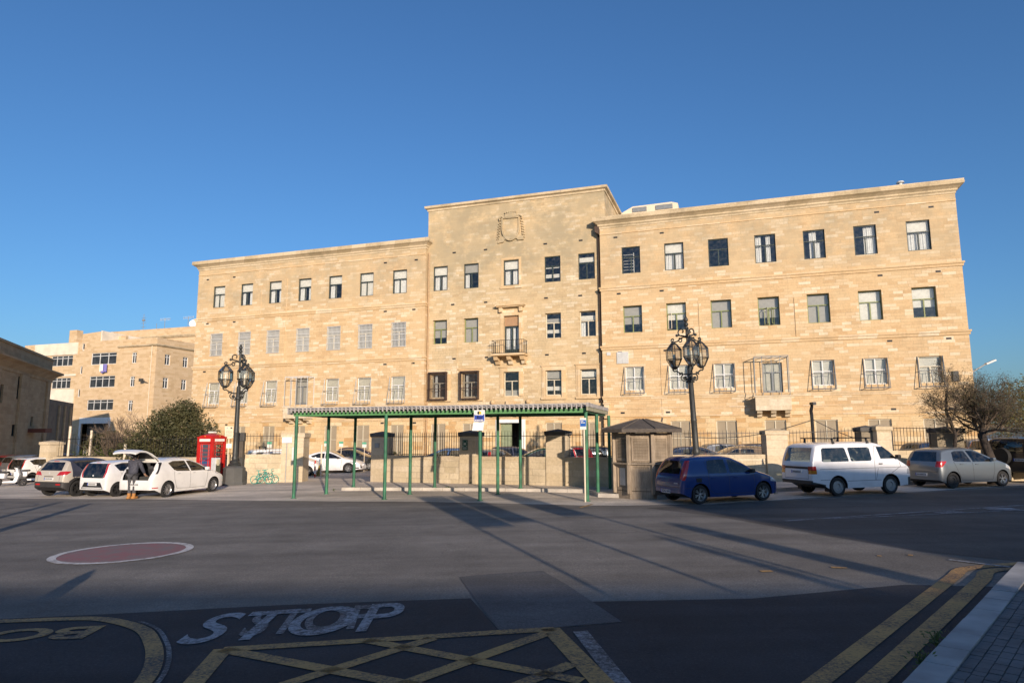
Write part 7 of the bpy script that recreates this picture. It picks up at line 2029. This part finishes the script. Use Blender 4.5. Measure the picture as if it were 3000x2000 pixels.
    if kind == 'coupe':
        return dict(L=4.08, W=1.74, H=1.39, wheel=(.31, .80, 3.24), belt=.92, roofk=.68, bot=.18, mid=.58, cabin=(1.0, 2.8), seat=1.75, rearseat=None,
            top=[(0, .60), (.02, .82), (.06, .98), (.12, 1.03), (.5, 1.18), (1.0, 1.33), (1.5, 1.385), (1.8, 1.38), (2.3, 1.22), (2.8, 1.00), (3.1, .91), (3.5, .82), (3.85, .68), (4.02, .52), (4.08, .40)],
            plan=(.5, .95), ends=(.80, .55), rc=.11, exp=2.7,
            regions=[('rear_window', [(.2, -.5), (.2, .5), (.95, .5), (.95, -.5)], 'top', (.2, .95)),
                     ('tail_light', [(.50, .80), (.9, .80), (.9, .94), (.56, .94)], 'rear', (-.1, .35)),
                     ('side_window', [(.70, 1.10), (.80, 1.02), (1.62, .95), (1.60, 1.27), (1.2, 1.27)], 'side'), ('side_window', [(1.68, .95), (2.76, .93), (2.74, .96), (2.2, 1.2), (1.95, 1.28), (1.66, 1.28)], 'side'),
                     ('windscreen', [(1.86, -.5), (1.86, .5), (2.86, .64), (2.86, -.64)], 'top', (1.86, 2.86)),
                     ('head_light', [(3.30, .70), (3.82, .56), (3.74, .68), (3.36, .78)], 'side'), ('fog_light', [(3.62, .28), (3.92, .28), (3.9, .36), (3.66, .36)], 'side'), ('grille', [(4.0, .30), (4.2, .30), (4.2, .60), (3.98, .58)], 'side')],
            lines=[[(1.60, .95), (1.62, .5), (1.75, .28), (2.7, .28), (2.78, .6), (2.80, .94)]], handles=[(1.75, .82)], mirror=(2.58, .95), plate=None, wsplit=lambda n_, x_: x_ > 1.65,
            mats=dict(body=B, underbody='black', rear_window='darkglass', tail_light='tail', side_window='darkglass', windscreen='carglass', head_light='lens', fog_light='black', grille='black'), rimstyle='eight', rimm='rim', handlem=B, mirrorm=None)
    if kind == 'offroader':
        return dict(L=4.3, W=1.80, H=1.85, cat='off-roader', wheel=(.37, .85, 3.4), gap=.09, belt=1.15, roofk=.84, bot=.42, bots=(.5, .45), mid=.85, cabin=(.4, 3.1), seat=2.1, rearseat=1.1,
            top=[(0, .80), (.02, 1.16), (.06, 1.55), (.12, 1.76), (.24, 1.81), (1.2, 1.85), (2.2, 1.84), (2.5, 1.74), (2.95, 1.28), (3.1, 1.20), (3.9, 1.12), (4.2, 1.0), (4.28, .85), (4.3, .6)],
            plan=(.25, .5), ends=(.90, .8), rc=.11, exp=3.6,
            regions=[('bumper', [(-1, .3), (1, .3), (1, .66), (-1, .66)], 'rear', (-.1, .3)), ('rear_window', [(-.68, 1.22), (.68, 1.22), (.62, 1.66), (-.62, 1.66)], 'rear', (-.1, .2)),
                     ('tail_light', [(.74, .72), (.86, .72), (.86, .98), (.74, .98)], 'rear', (-.1, .3)),
                     ('side_window', [(.25, 1.22), (1.1, 1.2), (1.1, 1.66), (.32, 1.66)], 'side'), ('side_window', [(1.2, 1.2), (2.0, 1.2), (2.0, 1.68), (1.2, 1.68)], 'side'), ('side_window', [(2.1, 1.2), (2.9, 1.2), (2.5, 1.68), (2.1, 1.68)], 'side'),
                     ('windscreen', [(2.45, -.66), (2.45, .66), (2.98, .7), (2.98, -.7)], 'top', (2.45, 2.98))],
            lines=[[(1.15, 1.2), (1.15, .5)], [(2.05, 1.2), (2.05, .5)]], rlines=[[(-.7, .68), (-.7, 1.7)]], handles=[(1.3, 1.06), (2.2, 1.06)], mirror=(2.7, 1.22), plate=(-.52, .95, None), wsplit=lambda n_, x_: int(x_),
            mats=dict(body=B, underbody='black', bumper='black', rear_window='carglass', tail_light='tail', side_window='darkglass', windscreen='carglass'), rimstyle='five', rimm='darkrim', handlem='black')
paints = {}
def pt_(name, c, **k):
    if name not in paints: paints[name] = paint(name, c, **k)
    return paints[name]
def place_wheel(t, spec, rr, fx, up=0.0, h0=20):
    """stand the car with its right rear tyre on photo point rr and its right front tyre at photo column fx"""
    p = G(rr[0], rr[1], up); wr, xr, xf = spec['wheel']; yw = -(spec['W'] / 2 * .985 - spec.get('tw', .19) / 2)
    best = None
    for k in range(-200, 900):
        a = R(k * .1); q = Vector((p.x + (xf - xr) * math.cos(a), p.y + (xf - xr) * math.sin(a), 0)); q.z = gz(q.x) + up
        Y = cp * q.y + sp * (q.z - CAM_Z); Z = -sp * q.y + cp * (q.z - CAM_Z)
        u = 1500 + FPX * (cr * q.x + sr * -Z) / Y
        if best is None or abs(u - fx) < best[0]: best = (abs(u - fx), a)
    a = best[1]
    t.location = (p.x - xr * math.cos(a) + yw * math.sin(a), p.y - xr * math.sin(a) - yw * math.cos(a), 0)
    c = Vector(t.location) + Vector((math.cos(a), math.sin(a), 0)) * spec['L'] / 2
    t.location.z = gz(c.x) + up
    slope = math.atan((gz(c.x + math.cos(a)) - gz(c.x - math.cos(a))) / 2)
    t.rotation_euler = (0, -slope, a)
    return a
def place_heading(t, spec, rr, deg, up=0.0):
    p = G(rr[0], rr[1], up); wr, xr, xf = spec['wheel']; yw = -(spec['W'] / 2 * .985 - spec.get('tw', .19) / 2); a = R(deg)
    t.location = (p.x - xr * math.cos(a) + yw * math.sin(a), p.y - xr * math.sin(a) - yw * math.cos(a), gz(p.x) + up)
    t.rotation_euler = (0, 0, a)
KERB = 'cars parked along the kerb on the right'; ROW = 'cars parked in the row at left'
blue = pt_('dark blue car paint', (.004, .030, .15), rough=.22, dirt=.05)
sp_b = car_spec('hatch_blue', blue)
c_blue, os_, or_ = build_car('parked_car', 'dark blue hatchback with tall red tail lights parked beside the timber kiosk', sp_b, KERB)
ob('filler_cap', MB().bev(.52, .72, os_(.62, .74) - .012, os_(.62, .74) + .01, .67, .80, .02), M['black'], c_blue)
ob('badge', MB().box(or_(-.45, .64) - .006, or_(-.45, .64) + .01, -.56, -.36, .625, .65), M['lightgrey'], c_blue)
print('head', math.degrees(place_wheel(c_blue, sp_b, (2049, 1477), 2234)))
wv = pt_('white van paint', (.74, .745, .76), rough=.3)
sp_v = car_spec('van', wv)
c_van, os_, or_ = build_car('white_van', 'white passenger van with black roof bars parked behind the blue hatchback', sp_v, KERB)
for x0 in (1.0, 2.45):
    b = MB().bev(x0 - .03, x0 + .03, -.86, .86, 1.93, 1.97, .01)
    for s in (-1, 1): b.tube([(x0, s * .66, 1.95), (x0 + .02, s * .72, 1.76)], [.03, .05], 6)
    ob('roof_bar', b, M['black'], c_van)
for s in (-1, 1): ob('mud_flap', MB().box(.64, .66, s * .68 - .1, s * .68 + .1, .16, .48), M['black'], c_van)
print('head', math.degrees(place_wheel(c_van, sp_v, (2453.5, 1454), 2608)))
sv = pt_('silver blue car paint', (.17, .195, .215), rough=.28, metal=.45, dirt=.12)
sp_s = car_spec('hatch_silver', sv)
def cover(wr, tw):
    _, rim, _b = wheel_meshes(wr, tw, 'five'); return rim.mesh('rim', M['rim'], 30)
sp_s['frontrim'] = cover
c_sil, os_, or_ = build_car('parked_car', 'silver hatchback with a dark steel rear wheel parked ahead of the white van', sp_s, KERB)
print('head', math.degrees(place_wheel(c_sil, sp_s, (2791, 1431), 2936)))
bk_ = pt_('black off roader paint', (.018, .014, .014), rough=.3, dirt=.1)
sp_o = car_spec('offroader', bk_)
c_off, os_, or_ = build_car('off_roader', 'black off-roader with a spare wheel on its tail at the right edge', sp_o, KERB)
ty, rim, back = wheel_meshes(.35, .2, 'five')
sw_ = ob('spare_wheel', ty, M['tyre'], c_off, (-.10, .12, 1.08), R(-90), 45); ob('wheel_cover', MB().lathe([(.0, 0), (.3, 0), (.33, .03)], 20, Matrix.Rotation(R(90), 4, 'X') @ Matrix.Translation((0, 0, .08))), M['black'], sw_)
place_heading(c_off, sp_o, (3060, 1416), 17)
# left row
wl = pt_('white hatchback paint', (.76, .75, .72), rough=.3)
sp_l = car_spec('hatch_electric', wl)
c_lf, os_, or_ = build_car('parked_car', 'white hatchback with its tailgate raised, someone standing at the open boot', sp_l, ROW)
# raised tailgate: hinged at the rear of the roof, swung up and level
TG = MB(); prof = [(.66, 1.515), (.42, 1.66), (.12, 1.82), (-.20, 1.93), (-.44, 1.94), (-.60, 1.85)]
vs = []
for i, (x, z) in enumerate(prof):
    wv_ = [.54, .60, .63, .64, .62, .56][i]
    for j in range(9):
        y = -wv_ + 2 * wv_ * j / 8; vs.append((x, y, z - .05 * abs(2 * j / 8 - 1) ** 3))
n9 = 9
fs = [(i * n9 + j, i * n9 + j + 1, (i + 1) * n9 + j + 1, (i + 1) * n9 + j) for i in range(5) for j in range(8)]
off = len(vs); vs2 = [(x + (.02 if k < 18 else 0), y * .96, z - .055) for k, (x, y, z) in enumerate(vs)]
TG.add(vs + vs2, fs + [tuple(off + i for i in f)[::-1] for f in fs] + [(j, j + 1, off + j + 1, off + j) for j in range(8)] + [(45 + j, off + 45 + j, off + 46 + j, 46 + j) for j in range(8)] + [(i * 9, off + i * 9, off + i * 9 + 9, i * 9 + 9) for i in range(5)] + [(i * 9 + 8, i * 9 + 17, off + i * 9 + 17, off + i * 9 + 8) for i in range(5)])
tg = ob('tailgate', TG, wl, c_lf, smooth=40)
ob('tailgate_lining', MB().add([(.50, -.44, 1.545), (.50, .44, 1.545), (.0, .50, 1.80), (.0, -.50, 1.80)], [(0, 1, 2, 3)]).box(-.30, -.12, -.3, .3, 1.84, 1.87), M['cabin'], tg)
for s in (-1, 1): ob('gas_strut', MB().tube([(.60, s * .56, 1.40), (.18, s * .58, 1.74)], .014, 6), M['black'], c_lf)
bt = MB(); bt.box(.14, 1.0, -.62, .62, .60, .64); bt.box(.95, 1.0, -.62, .62, .64, 1.1)
for s in (-1, 1): bt.box(.2, 1.0, *(sorted((s * .62, s * .66))), .62, 1.15)
ob('boot_floor', bt, M['cabin'], c_lf)
ob('luggage', MB().bev(.3, .7, -.5, .1, .645, .85, .05), M['darkgrey'], c_lf)
place_wheel(c_lf, sp_l, (484.5, 1456), 619)
wc = pt_('white city car paint', (.74, .74, .73), rough=.3)
sp_c = car_spec('city', wc)
c_ct, os_, or_ = build_car('parked_car', 'white city car with a black glass tailgate between the beige crossover and the open boot', sp_c, ROW)
ob('badge', MB().sphere((or_(0, .88) - .005, 0, .88), .05, 8, (.2, 1, .7)), M['lightgrey'], c_ct)
ob('brake_light', MB().box(or_(0, 1.40) - .01, or_(0, 1.40) + .03, -.12, .12, 1.385, 1.41), M['tail'], c_ct)
place_heading(c_ct, sp_c, (338, 1454), 70)
be = pt_('beige crossover paint', (.50, .45, .37), rough=.3, metal=.1)
sp_x = car_spec('crossover', be)
c_cx, os_, or_ = build_car('parked_car', 'beige crossover with a dark roof and grey lower bumper at the left of the row', sp_x, ROW)
ob('badge', MB().add([(or_(0, .99) - .008, -.0, .93), (or_(0, .99) - .008, -.045, .99), (or_(0, .99) - .008, 0, 1.05), (or_(0, .99) - .008, .045, .99)], [(0, 1, 2, 3)]), M['lightgrey'], c_cx)
ob('boot_handle', MB().bev(or_(0, .86) - .02, or_(0, .86) + .02, -.25, .25, .835, .87, .01), M['bumper'], c_cx)
ob('brake_light', MB().box(or_(0, 1.475) - .012, or_(0, 1.475) + .03, -.14, .14, 1.462, 1.485), M['tail'], c_cx)
place_heading(c_cx, sp_x, (222, 1453), 72)
# gateway coupe
cw = pt_('white coupe paint', (.74, .74, .75), rough=.28)
sp_k = car_spec('coupe', cw)
c_cp, os_, or_ = build_car('parked_car', 'white low coupe parked inside the gateway, facing right', sp_k, 'cars parked inside the yard')
p = G(1022, 1384.5)
place_heading(c_cp, sp_k, (1022, 1384.5), -2)
c_cp.location.x -= 2.44
# the other cars in the yard and beyond: copies with their own paint
KM = kid_map()
YARD = 'cars parked inside the yard'
def repaint(root, old, new):
    for c in root.children_recursive:
        for s in c.material_slots:
            if s.material == old: s.link = 'OBJECT'; s.material = new
def yard(src, oldp, newp, px, d, deg, label, zdrop=0.0, group=YARD):
    c = copy_tree(src, KM); c['label'] = label; c['group'] = group
    q = at(px, 1290, d); c.location = (q.x, q.y, gz(q.x) - zdrop); c.rotation_euler = (0, 0, R(deg))
    if newp is not None:
        bpy.context.view_layer.update(); repaint(c, oldp, newp)
    return c
dk_ = pt_('black car paint', (.012, .012, .014), rough=.25); gn = pt_('dark green car paint', (.006, .045, .022), rough=.25); bs = pt_('steel blue car paint', (.10, .17, .30), rough=.25, metal=.4)
pu = pt_('dark plum car paint', (.03, .018, .035), rough=.25); go = pt_('bronze car paint', (.20, .14, .08), rough=.3, metal=.4); gr = pt_('grey car paint', (.18, .19, .20), rough=.3, metal=.4); rd = pt_('dark red car paint', (.16, .012, .014), rough=.3); nv = pt_('navy car paint', (.012, .022, .05), rough=.25); wh2 = pt_('plain white car paint', (.72, .72, .70), rough=.32)
yard(c_cp, cw, dk_, 960, 47.5, -2, 'black car behind the white coupe in the gateway', -.12)
yard(c_sil, sv, pu, 990, 51, 0, 'dark car with a pale roof, farthest in the gateway', -.1)
yard(c_van, wv, wh2, 722, 42.5, 35, 'white van behind the left railing, nearest the lamp', .12)
yard(c_sil, sv, wh2, 765, 42.0, 5, 'white hatchback behind the left railing near the gate pier', -.05)
yard(c_sil, sv, bs, 1222, 38.5, 2, 'steel blue hatchback behind the railing left of the green sign pier', -.12).rotation_euler = (0, 0, R(182))
CARB = [c for c in bpy.data.objects if c.get('label') == 'steel blue hatchback behind the railing left of the green sign pier'][0]
CARB.location.x += 3.3
yard(c_blue, blue, gr, 1398, 37.5, 60, 'grey car with its windscreen showing just right of the green sign pier', -.02)
yard(c_cx, be, pu, 1425, 43, 0, 'dark plum car in front of the white framed entrance', .02)
yard(c_sil, sv, gn, 1490, 37.5, 0, 'dark green car behind the railing right of the entrance', -.06).rotation_euler = (0, 0, R(180))
GC = [c for c in bpy.data.objects if c.get('label') == 'dark green car behind the railing right of the entrance'][0]; GC.location.x += 3.5
yard(c_lf and c_ct, wc, wh2, 1650, 36, 95, 'white car with a red tail light right of the third pier', -.1)
yard(c_cx, be, rd, 1690, 36.5, 80, 'dark red car behind the right end of the shelter', .0)
yard(c_off, bk_, dk_, 1745, 37.5, 95, 'black tall car behind the shelter beside the timber kiosk', .28)
yard(c_sil, sv, nv, 1950, 36, 0, 'navy hatchback roof showing right of the timber kiosk', -.05)
yard(c_sil, sv, gr, 2050, 41, 0, 'grey hatchback far behind the right lamp post', -.1)
yard(c_blue, blue, go, 2075, 36, 0, 'bronze hatchback behind the railing above the blue hatchback', -.04).rotation_euler = (0, 0, R(180))
BC = [c for c in bpy.data.objects if c.get('label') == 'bronze hatchback behind the railing above the blue hatchback'][0]; BC.location.x += 3.2
yard(c_cx, be, wh2, 2150, 39.5, 0, 'white crossover behind the railing next to the pale pier', .0)
yard(c_sil, sv, nv, 2655, 36, 8, 'navy car roof behind the railing above the silver hatchback', -.10)
yard(c_ct, wc, wh2, 2865, 37, 10, 'white car roof behind the trunk of the bare tree', -.22)
yard(c_sil, sv, gr, 2800, 39, 10, 'grey car roof behind the leaning tree', -.2)
FARL = 'cars parked far left by the stone hall'
yard(c_ct, wc, wh2, 50, 40.5, 68, 'white small hatchback seen from behind between the scooter and the stone hall', .02, FARL)
yard(c_blue, blue, dk_, 92, 47, 60, 'black car behind the white small hatchback at far left', .0, FARL)
yard(c_sil, sv, gr, 20, 47, 60, 'grey car in shade at the far left edge', .0, FARL)
yard(c_cx, be, dk_, 112, 45, 62, 'black crossover left of the square end pier', .0, FARL)
yard(c_sil, sv, rd, -4, 49, 70, 'dark red hatchback cut by the left edge', .0, FARL)

# ------------------------------------------------------------------ scooters at the left
def scooter(px, py, deg, label, back_box=True):
    p = G(px, py); t = thing('scooter', label, 'scooter', (p.x, p.y, gz(p.x)), R(deg), 'scooters at the left edge')
    wp = mk('white scooter shell', (.74, .74, .74), .35, 0, .05)
    ty, rim, back = wheel_meshes(.23, .11, 'five')
    for x in (-.62, .62):
        w_ = ob('wheel', ty, M['tyre'], t, (x, 0, .23), 0, 45); ob('rim', rim, M['darkrim'], w_)
    sh = MB().prism([(.34, .20), (.42, .26), (.52, .62), (.40, .98), (.30, 1.0), (.36, .62), (.24, .30), (-.26, .28), (-.30, .20)], -.19, .19, 'y')
    ob('leg_shield', sh, wp, t)
    ob('rear_shell', MB().bev(-.86, -.22, -.17, .17, .42, .70, .07), wp, t, smooth=50)
    ob('seat', MB().bev(-.84, -.10, -.14, .14, .705, .80, .04), M['black'], t, smooth=50)
    ob('handlebar', MB().tube([(.30, -.36, 1.04), (.34, -.12, 1.02), (.34, .12, 1.02), (.30, .36, 1.04)], .022, 6).bev(.26, .46, -.12, .12, .92, 1.08, .04), M['black'], t)
    ob('fork', MB().tube([(.40, 0, .95), (.58, 0, .5), (.62, 0, .24)], .04, 6).bev(.46, .80, -.08, .08, .40, .50, .03), M['darkgrey'], t)
    for s in (-1, 1): ob('rear_mirror', MB().tube([(.32, s * .28, 1.04), (.28, s * .34, 1.22)], .01, 5).sphere((.28, s * .36, 1.26), .06, 8, (.3, 1, .8)), M['black'], t)
    if back_box:
        bx = ob('top_box', MB().bev(-1.08, -.58, -.22, .22, .805, 1.16, .05), wp, t, smooth=50)
        ob('stripe', MB().prism([(-1.0, .95), (-.86, 1.02), (-.84, .98), (-.66, .92), (-.68, .97), (-.84, 1.05)], -.223, -.2205, 'y'), M['navy'], bx)
    return t
scooter(28, 1424, 8, 'white scooter with a striped shell at the left edge', False)
scooter(92, 1416, 32, 'second white scooter, partly hidden, nearest the beige crossover', False)

# ------------------------------------------------------------------ the person at the open boot
p = G(384, 1461)
PX = thing('person', 'person in dark jacket, grey trousers and tan boots leaning into an open car boot', 'person', (p.x, p.y, gz(p.x)), R(-8))
PX.scale = (1.06, 1.06, 1.06)
def skin_mesh(name, verts, edges, radii, root=0, sub=2):
    me = bpy.data.meshes.new(name); me.from_pydata([Vector(v) for v in verts], edges, []); me.update()
    o = bpy.data.objects.new(name, me); COL.objects.link(o)
    md = o.modifiers.new('skin', 'SKIN'); md.use_smooth_shade = True
    for i, r in enumerate(radii):
        sv_ = me.skin_vertices[0].data[i]; sv_.radius = r if isinstance(r, tuple) else (r, r); sv_.use_root = (i == root)
    s = o.modifiers.new('sub', 'SUBSURF'); s.levels = sub; s.render_levels = sub
    dg = bpy.context.evaluated_depsgraph_get(); dg.update()
    m = bpy.data.meshes.new_from_object(o.evaluated_get(dg)); bpy.data.objects.remove(o)
    m.name = name; m.polygons.foreach_set('use_smooth', [True] * len(m.polygons))
    return m
skinm = mk('skin', (.42, .25, .17), .6, 0, .06); jack = mk('dark quilted jacket', (.052, .054, .072), .75, 0, .4, 22, .8, 16); trou = mk('charcoal trousers', (.065, .066, .072), .9, 0, .25, 10, .3, 40); boot = mk('tan boots', (.42, .19, .05), .7, 0, .2, 8); hairm = mk('dark brown hair', (.016, .011, .009), .6, 0, .4, 30, .5, 60)
# joints: y forward (away from the camera), x right; slight bend at the hips, head down
V_ = [(0, 0, .93), (0, .02, 1.08), (0, .08, 1.27), (0, .14, 1.40), (0, .20, 1.49), (0, .25, 1.585), (0, .27, 1.66),
      (.10, 0, .88), (.10, .02, .50), (.10, -.02, .10), (.11, .09, .05), (-.10, 0, .88), (-.09, .03, .50), (-.08, -.01, .10), (-.09, .10, .05),
      (.185, .12, 1.37), (.26, .14, 1.12), (.285, .28, .90), (.28, .35, .84), (-.185, .12, 1.37), (-.25, .16, 1.12), (-.22, .36, .98), (-.20, .44, .95)]
E_ = [(0, 1), (1, 2), (2, 3), (3, 4), (4, 5), (5, 6), (0, 7), (7, 8), (8, 9), (9, 10), (0, 11), (11, 12), (12, 13), (13, 14), (3, 15), (15, 16), (16, 17), (17, 18), (3, 19), (19, 20), (20, 21), (21, 22)]
R_ = [(.15, .11), (.13, .10), (.15, .11), (.12, .09), .055, (.078, .092), (.07, .08), .085, .058, .045, .04, .085, .058, .045, .04, .062, .045, .035, .03, .062, .045, .035, .03]
V_ = [(x, y * (.55 if z > 1.2 else 1), z) for x, y, z in V_]
bd = skin_mesh('body', V_, E_, R_); bd.materials.append(skinm); link('body', bd, PX)
jm = skin_mesh('jacket', [(0, -.005, .86), (0, .01, 1.06), (0, .04, 1.28), (0, .07, 1.41), (0, .09, 1.47), (.19, .066, 1.375), (.265, .13, 1.12), (.29, .26, .93), (-.19, .066, 1.375), (-.255, .16, 1.12), (-.225, .34, 1.0)],
    [(0, 1), (1, 2), (2, 3), (3, 4), (3, 5), (5, 6), (6, 7), (3, 8), (8, 9), (9, 10)], [(.20, .16), (.20, .15), (.20, .15), (.15, .12), .075, .088, .072, .056, .088, .072, .056]); jm.materials.append(jack); link('jacket', jm, PX)
tm = skin_mesh('trousers', [(0, 0, .95), (.095, .0, .86), (.105, .02, .50), (.105, -.02, .14), (-.095, .0, .86), (-.10, .03, .50), (-.09, -.01, .14)], [(0, 1), (1, 2), (2, 3), (0, 4), (4, 5), (5, 6)], [(.165, .13), (.108, .115), .078, .066, (.108, .115), .078, .066]); tm.materials.append(trou); link('trousers', tm, PX)
for s, x in ((1, .108), (-1, -.088)):
    b = MB().bev(x - .055, x + .055, -.09, .17, .0, .10, .03); b.lathe([(.062, .06), (.066, .2), (.062, .215)], 10, Matrix.Translation((x, -.015, 0)))
    ob('boot', b, boot, PX, smooth=50)
    ob('boot_sole', MB().bev(x - .06, x + .06, -.095, .18, -.005, .025, .01), mk('boot sole', (.10, .06, .03), .8), PX)
hm = skin_mesh('hair', [(0, .13, 1.71), (0, .09, 1.64), (0, .055, 1.53), (.02, .03, 1.42)], [(0, 1), (1, 2), (2, 3)], [(.095, .095), (.112, .10), (.10, .07), (.06, .035)]); hm.materials.append(hairm); link('hair', hm, PX)
for s, (bx, by, bz) in ((1, (.28, .36, .83)), (-1, (-.20, .45, .945))):
    vs_, es_, rs_ = [(bx, by - .05, bz + .03), (bx, by + .02, bz)], [(0, 1)], [.034, (.042, .024)]
    for k in range(4):
        x = bx + (-.033 + .022 * k); i = len(vs_); ln = (.07, .085, .08, .062)[k]
        vs_ += [(x, by + .045, bz - .004), (x, by + .045 + ln * .5, bz - .02), (x, by + .045 + ln * .8, bz - .045)]; es_ += [(1, i), (i, i + 1), (i + 1, i + 2)]; rs_ += [.0105, .009, .008]
    i = len(vs_); vs_ += [(bx - s * .045, by + .01, bz - .01), (bx - s * .062, by + .05, bz - .03)]; es_ += [(1, i), (i, i + 1)]; rs_ += [.012, .010]
    h_ = skin_mesh('hand', vs_, es_, rs_, 0, 1); h_.materials.append(skinm); link('hand', h_, PX)
